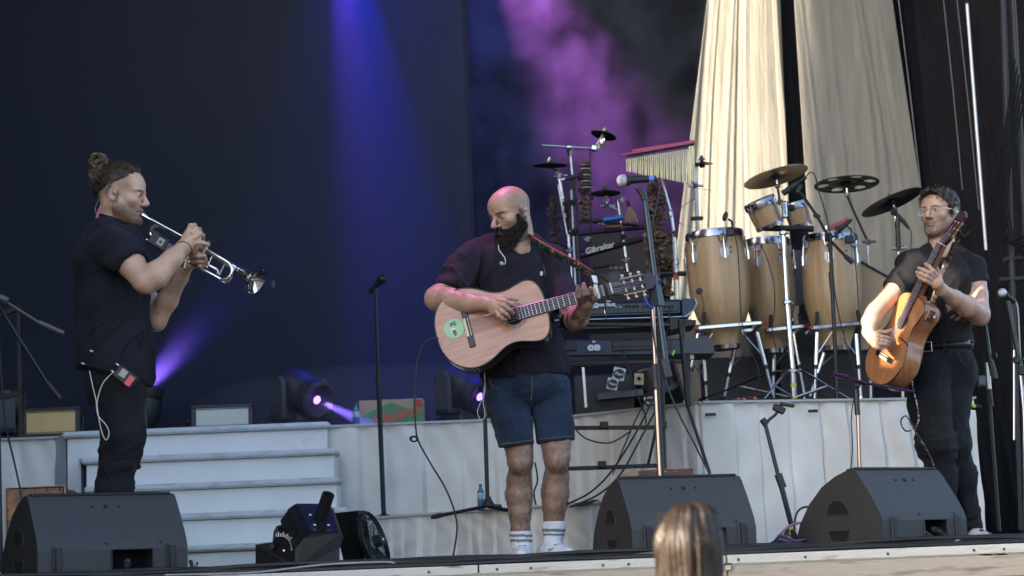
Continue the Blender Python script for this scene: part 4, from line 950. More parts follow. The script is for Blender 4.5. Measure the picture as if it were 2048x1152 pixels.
for (nm, x, y, Y, lb) in [("clip_microphone", 1452, 440, 11.15, "black clip microphone leaning over the first tall hand drum's rim"), ("clip_microphone", 1690, 455, 11.2, "black clip microphone on the rim of the tall hand drum nearest the bespectacled guitarist")]:
    t = thing(nm, at(x + 8, y + 22, Y), lb, "microphone")
    if x < 1500:
        MB().lathe([(0, U(10, Y)), (.012, U(11, Y)), (.02, U(6, Y))], at(x, y - 6, Y), (-.7, -.5, .35), 14, sx=.6).build("mic_head", black_plastic, t)
    else: MB().tube(pts(Y, (x - 18, y + 6), (x - 6, y), (x + 12, y - 16)), [U(8, Y), U(6, Y), U(4, Y)], 10).build("mic_body", black_plastic, t)
    MB().tube(spline(pts(Y, (x + 4, y - 2), (x + 12, y + 4), (x + 12, y + 14), (x + 6, y + 22))), U(2.2, Y), 6).build("gooseneck", black_plastic, t)
    MB().box(at(x + 8, y + 24, Y), (.05, .03, .05), bev=.006).build("rim_clip", black_plastic, t)
cable("thin black cable running down the face of the first tall hand drum", 11.16, [(1462, 445), (1474, 490), (1479, 560), (1483, 640), (1500, 700), (1517, 740), (1512, 790)], .0035)
cable("thin black cable running down the second tall hand drum", 11.4, [(1522, 488), (1535, 520), (1548, 570), (1549, 620), (1544, 660), (1552, 700)], .003)
cable("thin black cable running down the right side of the third tall hand drum", 11.18, [(1706, 470), (1712, 540), (1718, 620), (1722, 700), (1735, 760)], .003)
t = thing("clip_pickup", at(1402, 596, 11.1), "small black pickup clipped low on the first tall hand drum", "microphone")
MB().lathe([(0, .02), (.012, .022), (.016, .01)], at(1400, 583, 11.15), (-.4, -1, .1), 12).build("pickup_head", black_plastic, t); MB().tube(spline(pts(11.15, (1402, 590), (1408, 610), (1404, 630), (1398, 645))), .003, 6).build("pickup_lead", cable_black, t)
# ---------------------------------------------------------------- bongos on stand
def small_drum(t, top, bot, r1, r2, nm):
    ax = (top - bot); H = ax.length; ax.normalize()
    sh = MB().lathe([(H * v, (r2 + (r1 - r2) * v) * (1 + .03 * math.sin(v * 3.14))) for v in np.linspace(0, 1, 10)], bot, ax, 44).build("drum_shell", wood, t, smooth=50); stave_attr(sh, bot, ax, 12, int(r1 * 1000))
    MB().lathe([(H - .03, r1 * 1.03), (H - .03, r1 * 1.07), (H + .004, r1 * 1.08), (H + .012, r1 * 1.04), (H + .008, r1 * .96)], bot, ax, 44, caps=False).build("rim", mat("rim_dark_chrome", (.3, .3, .36), .25, 1.0), sh)
    MB().lathe([(H + .006, r1 * 1.0), (H + .007, 0)], bot, ax, 30, caps=False).build("drum_head", head_m, sh)
    MB().lathe([(-.006, r2 * 1.0), (-.006, r2 * 1.05), (.016, r2 * 1.07), (.018, r2 * 1.03)], bot, ax, 44, caps=False).build("lower_ring", rim_m, sh)
    x, y, z = frame_from(ax, Vector((0, -1, 0)))
    for k in range(4):
        a = k * math.pi / 2 + .7; e = x * math.cos(a) + y * math.sin(a)
        g = MB().tube(spline([bot + ax * .004 + e * r2 * 1.08, bot + ax * (H * .3) + e * (r2 * 1.12), bot + ax * (H * .7) + e * (r1 * 1.08), bot + ax * H + e * r1 * 1.1], 4), .0045, 6); tn = ax.cross(e)
        for s_ in (-1, 1): g.rod(bot + ax * (H * .72) + e * (r1 * 1.08), bot + ax * (H - .004) + e * r1 * 1.08 + tn * (.028 * s_), .004, n=6)
        g.build("tension_rod", chrome_dull, sh)
    g = MB().lathe([(-.004, r2 * .95), (-.003, 0)], bot, ax, 30, caps=False); g.build("hollow", hole_m, sh)
Y = 11.2; t = thing("bongo_drums", at(1567, 462, Y), "pair of small wooden drums tilted on a chrome tripod stand", "hand drums")
small_drum(t, at(1519, 404, Y), at(1540, 452, Y + .03), U(31, Y), U(28, Y), "a")
small_drum(t, at(1589, 408, Y + .1), at(1602, 452, Y + .12), U(25, Y), U(22, Y), "b")
MB().tube(pts(Y, (1518, 456), (1627, 458)), U(6.5, Y), 10).build("crossbar", black_metal, t)
MB().box(at(1568, 420, Y + .02), (.03, .05, .1), bev=.006).build("joining_block", chrome, t)
MB().ball(at(1583, 416, Y - .08), U(7.5, Y), 12).build("microphone_foam", black_rubber, t)
t = thing("bongo_stand", at(1588, 800, Y), "chrome tripod stand with yellow tape carrying the small twin drums", "drum stand")
ctube(t, "upper_tube", Y, (1566, 458), (1574, 600), 4.6); ctube(t, "middle_tube", Y, (1574, 600), (1586, 745), 5.6); ctube(t, "lower_tube", Y, (1586, 745), (1588, 800), 6.2, chrome_dull)
for (x, y) in ((1566, 466), (1574, 605), (1585, 742)): MB().box(at(x, y, Y), (.045, .04, .028), bev=.006).build("clamp", chrome, t); MB().rod(at(x, y, Y), at(x + 12, y + 1, Y - .04), .006).build("wing_knob", chrome, t)
for (x1, y1, y2_) in ((1524, 803, -.15), (1702, 800, .0), (1400, 800, .35)):
    a = at(1586, 742, Y); q = [a, at(1586 + (x1 - 1586) * .22, 745, Y + y2_ * .2), at(1586 + (x1 - 1586) * .6, 772, Y + y2_ * .6), at(x1, y1, Y + y2_)]
    lg = MB().tube(spline(q, 6), U(4, Y), 8, flat=.5).build("leg", chrome, t); MB().ball(q[-1], .013, 8).build("rubber_foot", black_rubber, lg)
    MB().tube([at(1588, 796, Y), q[2]], U(2.6, Y), 8).build("brace", chrome_dull, lg)
MB().lathe([(0, U(6.6, Y)), (.02, U(6.6, Y))], at(1587, 774, Y), (0, 0, 1), 12, caps=False).build("tape_band", yellow_tape, t)
MB().lathe([(0, U(7, Y)), (.012, U(7, Y))], at(1588, 797, Y), (0, 0, 1), 12, caps=False).build("tape_band", yellow_tape, t)
# ---------------------------------------------------------------- cymbals
bronze = mat("cymbal_bronze", (.42, .32, .20), .32, .9, var=.2, vscale=3)
blackcym = mat("cymbal_black", (.02, .02, .022), .4, .5, var=.3)
def cymbal(cx, cy, Y, w, up, label, m, holes=0, felt=(.03, .2, .3), stand=None, name="cymbal"):
    c = at(cx, cy, Y); r = U(w, Y) / 2; up = Vector(up).normalized()
    t = thing(name, c, label, "cymbal", "cymbals of the percussion set")
    x, y, z = frame_from(up)
    if holes:
        g = MB(); N = 72; rings = [.0, .12, .2, .55, .62, .80, .87, 1.0]; hs = [.02, .02, .008, .002, 0, -.003, -.004, -.008]
        for i in range(1, len(rings) - 1):
            for k in range(N):
                inh = (rings[i] >= .55 and rings[i + 1] <= .88 and (k % (N // holes)) < (N // holes) * .42)
                mid_ = (k % (N // holes)) / (N // holes) / .42
                if inh and (i == 4 or .12 < mid_ < .88): continue
                P = []
                for (rr, kk) in ((i, k), (i, k + 1), (i + 1, k + 1), (i + 1, k)):
                    a = 2 * math.pi * kk / N; P.append(c + (x * math.cos(a) + y * math.sin(a)) * (r * rings[rr]) + z * hs[rr])
                g.add(P, [(0, 1, 2, 3)])
        o = g.build("cymbal_plate", m, t); md = o.modifiers.new("s", 'SOLIDIFY'); md.thickness = .004
    else:
        MB().lathe([(.02, .006), (.02, r * .08), (.008, r * .2), (.0, r * .6), (-.008, r), (-.011, r), (-.004, r * .6), (.003, r * .2), (.015, r * .08), (.016, .006)], c, z, 56, caps=False).build("cymbal_plate", m, t)
    MB().lathe([(.018, .02), (.03, .02), (.032, .012), (.045, .01), (.05, .004)], c, z, 14).build("wing_nut", mat("felt_blue", felt, .5), t)
    MB().lathe([(-.03, .016), (-.004, .02)], c, z, 12).build("felt_washer", black_rubber, t)
    if stand:
        q = pts(Y, *stand[0]); MB().tube([c - z * .02, q[0]], U(2.2, Y), 8).build("tilter", chrome, t)
        MB().lathe([(-.016, .012), (.016, .014)], q[0], (1, -.4, .3), 12).build("tilter_joint", chrome_dull, t)
        MB().tube(q, U(2.6, Y), 8).build("boom_arm", stand[1], t)
        e = q[-1]; MB().lathe([(-.018, .015), (.018, .018)], e, (.2, -.3, 1), 12).build("clamp", chrome_dull, t); MB().rod(e - Vector((.045, 0, 0)), e + Vector((.05, 0, 0)), .009).build("clamp_bar", chrome, t)
        MB().tube(pts(Y, *stand[2]), U(3.0, Y), 8).build("stand_tube", chrome_dull, t)
    return t
cymbal(1551, 351, 11.6, 134, (-.2, .10, .97), "bronze cymbal over the small twin drums", bronze, 0, (.05, .05, .05), ([(1555, 372), (1560, 405)], black_metal, [(1560, 405), (1566, 470)]))
cymbal(1693, 367, 11.8, 132, (.0, .075, 1), "black cymbal with round holes through it, before the right drape", blackcym, 6, (.03, .2, .3), ([(1694, 390), (1706, 420), (1736, 484)], black_metal, [(1736, 484), (1738, 640), (1742, 800)]))
cymbal(1783, 402, 11.7, 132, (-.31, .12, .94), "tilted black cymbal beside the bespectacled guitarist's head", blackcym, 0, (.03, .25, .35), ([(1789, 418), (1797, 497)], chrome, [(1797, 497), (1800, 640), (1806, 800)]))
cymbal(1211, 384, 12.0, 62, (.0, .02, 1), "small dark cymbal left of the hanging pod rattle", blackcym, 0, (.1, .35, .5), ([(1211, 400), (1214, 412)], chrome, [(1214, 412), (1236, 420), (1246, 470)]))
cymbal(1100, 328, 12.3, 72, (.04, -.06, 1), "dark cymbal at the far left of the percussion rack", blackcym, 0, (.04, .15, .35), ([(1116, 345), (1120, 352)], chrome, [(1118, 352), (1128, 410), (1140, 480)]))
cymbal(1404, 326, 12.0, 46, (-.05, -.1, 1), "small dark bell cymbal right of the gold chimes", blackcym, 0, (.05, .05, .06), ([(1391, 330), (1391, 372)], chrome_dull, [(1391, 372), (1394, 460), (1398, 560)]))
cymbal(1208, 268, 12.6, 54, (.3, .12, .95), "dark cymbal faint in the pink smoke above the percussion rack", blackcym, 0, (.05, .05, .06), ([(1206, 282), (1200, 292)], chrome, [(1200, 292), (1192, 296)]))
# crescent of thin metal
t = thing("spiral_cymbal", at(1395, 440, 12), "thin black crescent-shaped metal spiral hanging right of the gold chimes", "spiral cymbal")
MB().tube(spline(pts(12, (1422, 384), (1385, 400), (1358, 420), (1352, 436), (1366, 450), (1392, 455))), [.002] * 7 + [.008] * 24 + [.003] * 10, 6, flat=.3).build("crescent", blackcym, t)
MB().tube(spline(pts(12, (1372, 366), (1396, 376), (1424, 381))), .004, 6, flat=.4).build("upper_coil", blackcym, t)
MB().tube(pts(12, (1393, 320), (1396, 440), (1398, 480)), U(2.5, 12), 8).build("rod", chrome_dull, t); MB().box(at(1394, 437, 12), (.08, .03, .025), bev=.006).build("clamp", black_metal, t)
# overhead microphone boom among the drums
Y = 10.95; t = thing("microphone_stand", at(1676, 812, Y), "black boom stand in front of the third tall hand drum, arm slanting over it", "microphone stand", G_)
MB().tube(pts(Y, (1660, 480), (1664, 560), (1675, 812)), U(4.2, Y), 10).build("lower_tube", black_metal, t); MB().tube(pts(Y - .05, (1601, 385), (1634, 432), (1662, 482), (1698, 520)), U(3.2, Y), 8).build("boom", black_metal, t)
MB().rod(*pts(Y - .05, (1690, 512), (1706, 526)), U(5, Y)).build("counterweight", black_plastic, t); MB().rod(*pts(Y, (1662, 545), (1665, 580)), U(5.4, Y)).build("height_clutch", black_plastic, t)
clamp(t, at(1657, 474, Y), 1.2); MB().rod(*pts(Y - .05, (1628, 428), (1640, 436)), U(5, Y)).build("arm_joint", black_plastic, t)
t2 = thing("microphone", at(1600, 375, Y), "long black pencil microphone above the small twin drums", "microphone")
MB().rod(*pts(Y - .06, (1566, 387), (1596, 366)), U(6.5, Y), U(6, Y)).build("mic_body", black_plastic, t2); MB().rod(*pts(Y - .06, (1596, 366), (1612, 354)), U(4, Y)).build("mic_plug", black_metal, t2)
MB().tube(spline(pts(Y - .06, (1611, 355), (1620, 345), (1630, 352), (1640, 390), (1652, 430), (1660, 470), (1664, 530), (1672, 600), (1690, 680), (1715, 760))), .004, 7).build("mic_lead", cable_black, t2)
MB().box(at(1597, 378, Y - .05), (.03, .03, .06), Matrix.Rotation(.5, 3, 'Y'), bev=.005).build("mic_clip", black_plastic, t2)
Y = 11.5; t = thing("microphone", at(1797, 470, Y), "round black microphone clamped to the stand of the tilted black cymbal", "microphone")
MB().ball(at(1788, 424, Y), U(7.5, Y), 14).build("mic_head", black_rubber, t); MB().tube(pts(Y, (1791, 427), (1808, 444), (1818, 457)), [U(5, Y), U(4.4, Y), U(2.6, Y)], 10).build("mic_body", black_plastic, t)
MB().tube(spline(pts(Y, (1817, 456), (1822, 465), (1822, 490), (1818, 520))), .0035, 6).build("mic_lead", cable_black, t); MB().tube(pts(Y, (1795, 435), (1797, 495)), U(5, Y), 8).build("shaft", black_metal, t)
# red jam block, tan board, percussion table items
t = thing("wood_block", at(1668, 458, 11.3), "small red wood block above the third tall hand drum", "wood block")
MB().prism(pts(11.3, (1658, 452), (1695, 434), (1697, 442), (1662, 458)), (0, .08, .0)).build("block", mat("red_block", (.35, .05, .04), .4), t); MB().rod(*pts(11.3, (1652, 452), (1653, 466)), .012).build("mount", chrome, t)
t = thing("tan_board", at(1750, 700, 11.5), "plain tan wooden board leaning behind the third tall hand drum", "board")
MB().prism(pts(11.5, (1722, 524), (1795, 566), (1800, 690), (1722, 700)), (0, .02, 0)).build("panel", mat("tan_ply", (.34, .235, .135), .6, var=.08, vscale=4), t, smooth=0)
MB().rod(*pts(11.49, (1722, 523), (1796, 565)), .006).build("dark_edge", black_plastic, t)
t = thing("pale_board", at(1590, 650, 12.1), "narrow pale wooden piece between the second and third tall hand drums", "board")
MB().prism(pts(12.1, (1588, 612), (1598, 612), (1597, 652), (1589, 652)), (0, .02, 0)).build("panel", mat("pale_ply", (.62, .5, .32), .5), t, smooth=0); MB().prism(pts(12.15, (1590, 500), (1604, 500), (1612, 606), (1592, 612)), (0, .02, 0)).build("dark_slat", dark_grey, t, smooth=0)
# floor clutter on the high riser
t = thing("equipment_case", at(1600, 815, 12.2), "low dark equipment cases in the shade behind the chrome stands", "case")
MB().box(at(1470, 765, 12.3), (.42, .3, .30), bev=.01).build("body", black_plastic, t)
t = thing("equipment_case", at(1660, 815, 12.2), "large dark flight case in the shade behind the third tall hand drum's stand", "case"); MB().box(at(1645, 765, 12.3), (.6, .3, .34), bev=.01).build("body", black_plastic, t)
t = thing("bell_row", at(1483, 808, 11.2), "row of small reddish jingle bells on the floor behind the white skirt", "bells")
for k in range(6): MB().ball(at(1455 + 11 * k, 801 - .4 * k, 11.1), U(5.5, 11.1), 10, rr=(1, 1, 1.1)).build("bell", mat("copper_red", (.45, .16, .12), .3, .5, var=.3), t)
MB().rod(*pts(11.12, (1448, 807), (1518, 804)), .006).build("strap", black_rubber, t)
for k in range(7):
    cable("dark cable lying on the drum riser floor among the stand feet", 10.9 + .1 * k, [(1400 + 40 * k, 812 - k), (1440 + 40 * k, 795 - 3 * (k % 3)), (1490 + 35 * k, 806 - k), (1540 + 30 * k, 798), (1600 + 24 * k, 806)], .006, cable_black, "cables on the drum riser floor")
# ---------------------------------------------------------------- bar chimes
Y = 11.3; t = thing("bar_chimes", at(1312, 330, Y), "row of gold hanging bar chimes under a pink-lit wooden bar", "chimes")
pinkw = mat("chime_bar_pink_lit", (.42, .05, .12), .3, .1)  # pink stage light is put into the bar's wood colour
MB().box(at(1325, 293, Y), (U(128, Y), .03, U(6, Y)), Matrix.Rotation(-math.atan2(17, 146), 3, 'Y') @ Matrix.Identity(3), bev=.003).build("bar", pinkw, t)
MB().box(at(1316, 297, Y - .03), (U(150, Y), .012, U(3, Y)), Matrix.Rotation(-.14, 3, 'Y')).build("lower_batten", pinkw, t)
MB().ball(at(1385, 285, Y), U(5, Y), 10).build("end_knob", black_plastic, t)
gc = mat("chime_gold", (.80, .66, .36), .28, .9, var=.2)
for k in range(35):
    u = k / 34; x = 1253 + 134 * u; yt = 318 - 22 * u; yb = 343 + 26 * u - (6 if u > .95 else 0)
    MB().rod(at(x, yt, Y), at(x + .6 + .8 * math.sin(k * 2.3), yb, Y), U(1.5, Y), n=6).build("chime_tube", gc, t)
MB().tube(pts(Y, (1252, 312), (1388, 289)), .006, 6).build("hanging_strip", mat("strip_dark", (.04, .02, .04), .5), t)
t = thing("chimes_stand", at(1352, 600, Y), "chrome boom stand holding the gold chimes", "stand")
Y = 11.36
MB().tube(pts(Y, (1307, 298), (1342, 425)), U(3, Y), 8).build("upper_tube", chrome, t); MB().tube(pts(Y, (1342, 425), (1349, 480)), U(4, Y), 8).build("middle_tube", chrome, t); MB().tube(pts(Y, (1349, 480), (1355, 640)), U(5, Y), 8).build("lower_tube", chrome, t)
for (x, y) in ((1308, 300), (1341, 428), (1350, 468), (1352, 524)): MB().lathe([(-.02, .012), (-.014, .017), (.014, .017), (.02, .012)], at(x, y, Y), (-.25, 0, 1), 12).build("clamp", chrome_dull if y != 468 else black_metal, t)
MB().tube(pts(Y, (1351, 545), (1352, 560)), U(5.6, Y), 8).build("red_band", mat("red_band", (.4, .05, .04), .5), t); MB().rod(*pts(Y, (1320, 548), (1372, 547)), U(5, Y)).build("side_arm", black_metal, t)
# ---------------------------------------------------------------- left percussion rack
Y = 11.9; t = thing("percussion_rack", at(1160, 600, Y), "tall chrome and black percussion rack with a level top bar and round clamp", "percussion rack")
MB().rod(*pts(Y, (1084, 291), (1186, 297)), U(2.4, Y)).build("top_bar", chrome, t); MB().ball(at(1139, 295, Y - .02), U(7, Y), 14).build("round_clamp", chrome, t); MB().lathe([(0, U(7, Y)), (.05, U(3, Y))], at(1140, 300, Y), (0, 0, -1), 12).build("clamp_neck", chrome, t)
MB().box(at(1188, 296, Y), (.045, .04, .04), Matrix.Rotation(.3, 3, 'Y'), bev=.008).build("end_clamp", chrome, t); MB().rod(*pts(Y, (1190, 294), (1202, 276)), U(2, Y)).build("short_arm", chrome, t)
for k, (a, b_, w, m) in enumerate([((1140, 305), (1144, 350), 3.5, chrome), ((1144, 350), (1150, 405), 4.2, black_metal), ((1150, 405), (1163, 620), 4.2, stand_blue), ((1143, 380), (1153, 620), 2.6, chrome_dull), ((1116, 370), (1134, 470), 2.6, chrome), ((1136, 470), (1146, 610), 4, chrome), ((1236, 402), (1246, 470), 3, chrome), ((1246, 470), (1258, 560), 4, chrome), ((1180, 300), (1182, 520), 1.5, black_metal)]):
    MB().rod(at(*a, Y), at(*b_, Y), U(w, Y)).build("tube", m, t)
for (a, b_, w) in [((1160, 512), (1292, 476), 6.5), ((1140, 470), (1290, 455), 4), ((1150, 540), (1230, 530), 3), ((1170, 440), (1280, 452), 3)]:
    MB().rod(at(*a, Y), at(*b_, Y), U(w, Y)).build("cross_tube", black_metal, t)
for (x, y) in ((1117, 352), (1145, 405), (1140, 500), (1150, 462), (1246, 474), (1252, 520), (1290, 470), (1204, 446), (1175, 478), (1242, 400)):
    cc_ = at(x, y, Y - .02); g = MB().lathe([(-.018, .011), (-.014, .015), (.014, .015), (.018, .011)], cc_, (.15 * math.sin(x), -.2, 1), 12); g.rod(cc_ - Vector((.022, 0, .004)), cc_ + Vector((.024, -.01, .006)), .005); g.build("clamp", chrome_dull if y % 3 else black_metal, t)
MB().text("Gibraltar", .052, at(1199, 496, Y - .04), at(1230, 488, Y) - at(1170, 504, Y), (0, 0, 1), .001, bold=.001, shear=.2).build("rack_lettering", mat("letter_grey", (.6, .6, .62), .5), t, smooth=0)
t = thing("microphone", at(1128, 358, 11.6), "black ball microphone pointing sideways on the percussion rack", "microphone"); MB().ball(at(1160, 352, 11.6), U(7, 11.6), 14).build("mic_head", black_rubber, t); MB().rod(*pts(11.6, (1158, 352), (1130, 358)), U(5, 11.6), U(3, 11.6)).build("mic_body", black_plastic, t); MB().rod(*pts(11.6, (1130, 358), (1121, 361)), U(3.4, 11.6)).build("mic_plug", chrome, t)
pod1 = mat("seed_pod_brown", (.15, .09, .06), .55, var=.5, vscale=12); pod2 = mat("seed_pod_dark", (.07, .045, .035), .6, var=.5, vscale=12)
def rattle(xy0, xy1, Y, w, n, label, m, sz, seed, name="pod_rattle"):
    """a thick string of curled seed pods"""
    rs = random.Random(seed); t = thing(name, at(*xy0, Y), label, "pod rattle", "hanging strings of seed pods")
    q0, q1 = at(*xy0, Y), at(*xy1, Y); g = MB()
    for k in range(n):
        u = (k + .5) / n; c = q0.lerp(q1, u); rr = U(w, Y) * (.5 + .5 * math.sin(min(1, u * 5) * 1.57)) * rs.uniform(.45, 1.05) / 2
        a = rs.uniform(0, 6.28); c = c + Vector((math.cos(a) * rr, math.sin(a) * rr * .8, rs.uniform(-.012, .012)))
        M = Matrix.Rotation(rs.uniform(0, 6.28), 3, 'Z') @ Matrix.Rotation(rs.uniform(.6, 2.2), 3, 'X') @ Matrix.Rotation(rs.uniform(0, 6.28), 3, 'Y')
        s_ = U(sz, Y) * rs.uniform(.7, 1.25); P = []
        for i in range(5):
            an = -1.2 + 2.4 * i / 4; row = []
            wd = s_ * .38 * math.sin(math.pi * (i + .5) / 5)
            for j in range(4):
                bn = -1 + 2 * j / 3
                p = Vector((math.sin(an) * s_, bn * wd, (math.cos(an) - .6) * s_ * .9 + abs(bn) * s_ * .3)); row.append(c + M @ p)
            P.append(row)
        g.grid(P)
    o = g.build("pods", m, t, smooth=60); md = o.modifiers.new("s", 'SOLIDIFY'); md.thickness = .004
    MB().tube([q0, q1], .01, 6).build("cord", black_rubber, t); return t
rattle((1307, 366), (1322, 592), 11.6, 44, 210, "big hanging rattle of curled brown seed pods behind the tall boom stand", pod1, 10, 3)
rattle((1168, 322), (1172, 445), 12.0, 26, 90, "striped hanging rattle in the middle of the percussion rack", pod1, 7, 4)
rattle((1106, 392), (1112, 520), 12.1, 18, 90, "thin dark string of pods left of the percussion rack", pod2, 6, 5)
rattle((1132, 400), (1138, 500), 12.15, 18, 70, "thin dark string of pods just behind the rack's left tube", pod2, 6, 6)
rattle((1326, 520), (1325, 640), 11.65, 36, 60, "lower bunch of dark pods under the big hanging rattle", pod2, 9, 9)
t = thing("striped_rattle", at(1168, 350, 11.95), "ribbed pale and dark rattle hanging at the top of the percussion rack", "rattle")
for k in range(8): MB().lathe([(0, .012), (.004, .034), (.012, .034), (.016, .012)], at(1170 + .4 * k, 330 + 6.2 * k, 11.9), (0, 0, -1), 14).build("ring", mat("rib_pale", (.3, .26, .22), .5) if k % 2 else mat("rib_dark", (.05, .03, .03), .5), t)
t = thing("brass_bells", at(1172, 420, 11.85), "string of small brass bells on the percussion rack", "bells")
for k in range(5): MB().ball(at(1172 + k * .3, 395 + 10 * k, 11.8), U(3.2, 11.8), 8).build("bell", gold_metal, t)
t = thing("straw_shaker", at(1262, 430, 11.8), "straw broom-like shaker hanging beside the chrome tube of the percussion rack", "shaker")
g = MB(); rs = random.Random(2)
for k in range(70):
    a = rs.uniform(-1, 1); b_ = rs.uniform(-1, 1); g.tube(spline([at(1258, 410, 11.8), at(1258 + 3 + a * 8, 425, 11.8 + b_ * .03), at(1263 + a * 13, 442 + rs.uniform(-2, 5), 11.8 + b_ * .04)], 3), .0022, 4)
g.build("straw", mat("straw", (.30, .22, .14), .7, var=.3), t); MB().rod(*pts(11.8, (1255, 402), (1258, 414)), .012).build("handle", black_rubber, t)
t = thing("blue_block", at(1228, 438, 11.75), "bright blue percussion block on the percussion rack", "wood block"); MB().box(at(1226, 438, 11.75), (U(44, 11.75), .06, U(10, 11.75)), Matrix.Rotation(-.12, 3, 'Y'), bev=.01).build("block", mat("block_blue", (.01, .12, .42), .3), t); MB().box(at(1195, 442, 11.75), (U(22, 11.75), .05, U(7, 11.75)), Matrix.Rotation(-.1, 3, 'Y'), bev=.008).build("mount", black_plastic, t)
t = thing("red_block", at(1228, 455, 11.8), "dull red percussion block below the bright blue one", "wood block"); MB().box(at(1226, 454, 11.8), (U(36, 11.8), .06, U(9, 11.8)), bev=.008).build("block", mat("block_dull_red", (.16, .04, .035), .5), t)
t = thing("drum_pedestal", at(1226, 560, 11.8), "dark low drum between the rack's chrome tube and the guitar head", "drum"); MB().lathe([(0, .12), (.07, .12), (.075, .11), (.08, .03), (.09, .03)], at(1232, 572, 11.8), (0, 0, 1), 24).build("shell", dark_grey, t)
for k in range(3): MB().ball(at(1222 + k * 10, 537, 11.7), .013, 8).build("knob", chrome_dull, t)
# brown dim board seen behind rack
t = thing("brown_backboard", at(1250, 640, 13.6), "dim brown board standing behind the percussion rack and keyboards", "board")
MB().prism(pts(13.55, (1178, 470), (1372, 470), (1380, 690), (1180, 690)), (0, .02, 0)).build("panel", mat("dim_brown", (.05, .038, .034), .8, var=.15, vscale=2), t, smooth=0)
# ---------------------------------------------------------------- keyboards
kb = mat("keyboard_blue_black", (.016, .036, .062), .35, .3, var=.15); kb2 = mat("keyboard_dark", (.012, .013, .018), .5)
kt = mat("keyboard_print", (.62, .66, .70), .5)
Yk = 10.15
t = thing("keyboard", at(1250, 645, Yk), "upper stage keyboard seen from behind with curved ends and a silver lower edge", "keyboard", "keyboards on the black stand")
xa, xb = at(1105, 620, Yk).x, at(1394, 620, Yk).x; zt_ = at(1250, 602, Yk).z; zb_ = at(1250, 634, Yk).z; zc = (zt_ + zb_) / 2; w = xb - xa; tilt = Matrix.Rotation(.0, 3, 'Y')
def krot(cx): return at(cx + 100, 600, Yk)  # unused helper kept simple
MB().box(((xa + xb) / 2 - .03, Yk + .17, zc), (w - .1, .34, zt_ - zb_), bev=.012).build("body", kb, t)
prof = [(xb - .08, zt_), (xb - .01, zt_ - .004), (xb, zt_ - .03), (xb - .02, zb_ + .02), (xb - .06, zb_ - .012), (xb - .08, zb_ - .014)]
MB().prism([(x, Yk - .012, z) for x, z in prof], (0, .36, 0)).build("end_cheek", kb, t)
MB().tube([(xa, Yk - .006, zb_ - .004), (xb - .08, Yk - .006, zb_ - .012)] + [(x, Yk - .014, z) for x, z in prof[::-1][1:5]], .0035, 6).build("silver_trim", mat("silver_trim", (.6, .64, .68), .3, .7), t)
MB().box(((xa + xb) / 2 - .02, Yk - .003, zc + .004), (w - .16, .008, (zt_ - zb_) * .62), bev=.002).build("rear_panel", mat("rear_panel", (.012, .018, .028), .4), t)
o = at(1200, 612, Yk)
MB().text("NAUTILUS", U(7.5, Yk), at(1213, 610, Yk - .02), (1, 0, .0), (0, 0, 1), .0008, bold=.0012).build("maker_lettering", kt, t, smooth=0)
MB().text("KORG", U(12.5, Yk), at(1179, 612, Yk - .02), (1, 0, 0), (0, 0, 1), .0008, bold=.002).build("maker_lettering", kt, t, smooth=0)
for k in range(12):
    x = 1253 + k * 7.2 + (6 if k > 3 else 0) + (7 if k > 7 else 0); MB().lathe([(0, U(2.1, Yk)), (.01, U(2, Yk))], at(x, 613, Yk - .008), (0, -1, 0), 8).build("socket", hole_m, t)
g = MB()
for k, x in enumerate((1160, 1232, 1240)): g.box(at(x + 0, 614, Yk - .009), (U(5, Yk), .003, U(1.4, Yk)))
g.build("socket_print", kt, t)
MB().box(at(1217, 602.5, Yk - .012), (U(8, Yk), .004, U(2, Yk))).build("white_sticker", white_plastic, t)
g = MB(); g.box(((xa + xb) / 2, Yk + .12, zb_ - .045), (w - .12, .22, .03), bev=.004); g.build("underside", kb2, t)
Yk2 = 10.0; t = thing("keyboard", at(1270, 712, Yk2), "lower stage keyboard seen from behind with large white 08 on it", "keyboard", "keyboards on the black stand")
a, b_ = at(1112, 696, Yk2), at(1425, 692, Yk2); h = U(34, Yk2)
rk = Matrix.Rotation(-math.atan2((b_ - a).z, (b_ - a).x), 3, 'Y')
MB().box((a + b_) / 2 + Vector((-.07, .15, 0)), ((b_ - a).length - .14, .30, h), rk, bev=.008).build("body", mat("keyboard_grey_blue", (.018, .030, .050), .45, var=.15), t)
MB().prism(pts(Yk2 - .02, (1367, 676), (1424, 675), (1430, 706), (1367, 707)), (0, .33, 0)).build("end_block", mat("keyboard_end", (.030, .040, .058), .4), t, smooth=0)
MB().text("08", U(15, Yk2), at(1188, 696, Yk2 - .012), (1, 0, .0), (0, 0, 1), .001, bold=.003, xs=1.6).build("model_lettering", kt, t, smooth=0)
MB().text("FA", U(5, Yk2), at(1188, 683.5, Yk2 - .012), (1, 0, 0), (0, 0, 1), .001, bold=.001).build("model_lettering", kt, t, smooth=0)
MB().box(at(1132, 692, Yk2 - .006), (U(42, Yk2), .008, U(20, Yk2)), bev=.002).build("connector_panel", kb2, t); MB().box(at(1283, 690, Yk2 - .006), (U(118, Yk2), .008, U(20, Yk2)), bev=.002).build("connector_panel", kb2, t)
for k in range(9): MB().lathe([(0, U(3, Yk2)), (.006, U(2.8, Yk2))], at(1229 + k * 12.5, 690, Yk2 - .012), (0, -1, 0), 10).build("socket", dark_grey, t)
MB().box(at(1125, 689, Yk2 - .013), (U(8, Yk2), .006, U(7, Yk2))).build("usb_port", dark_grey, t)
MB().box(at(1382, 714, Yk2 - .0), (U(12, Yk2), .01, U(9, Yk2))).build("paper_tag", mat("paper_grey", (.45, .44, .4), .7), t)
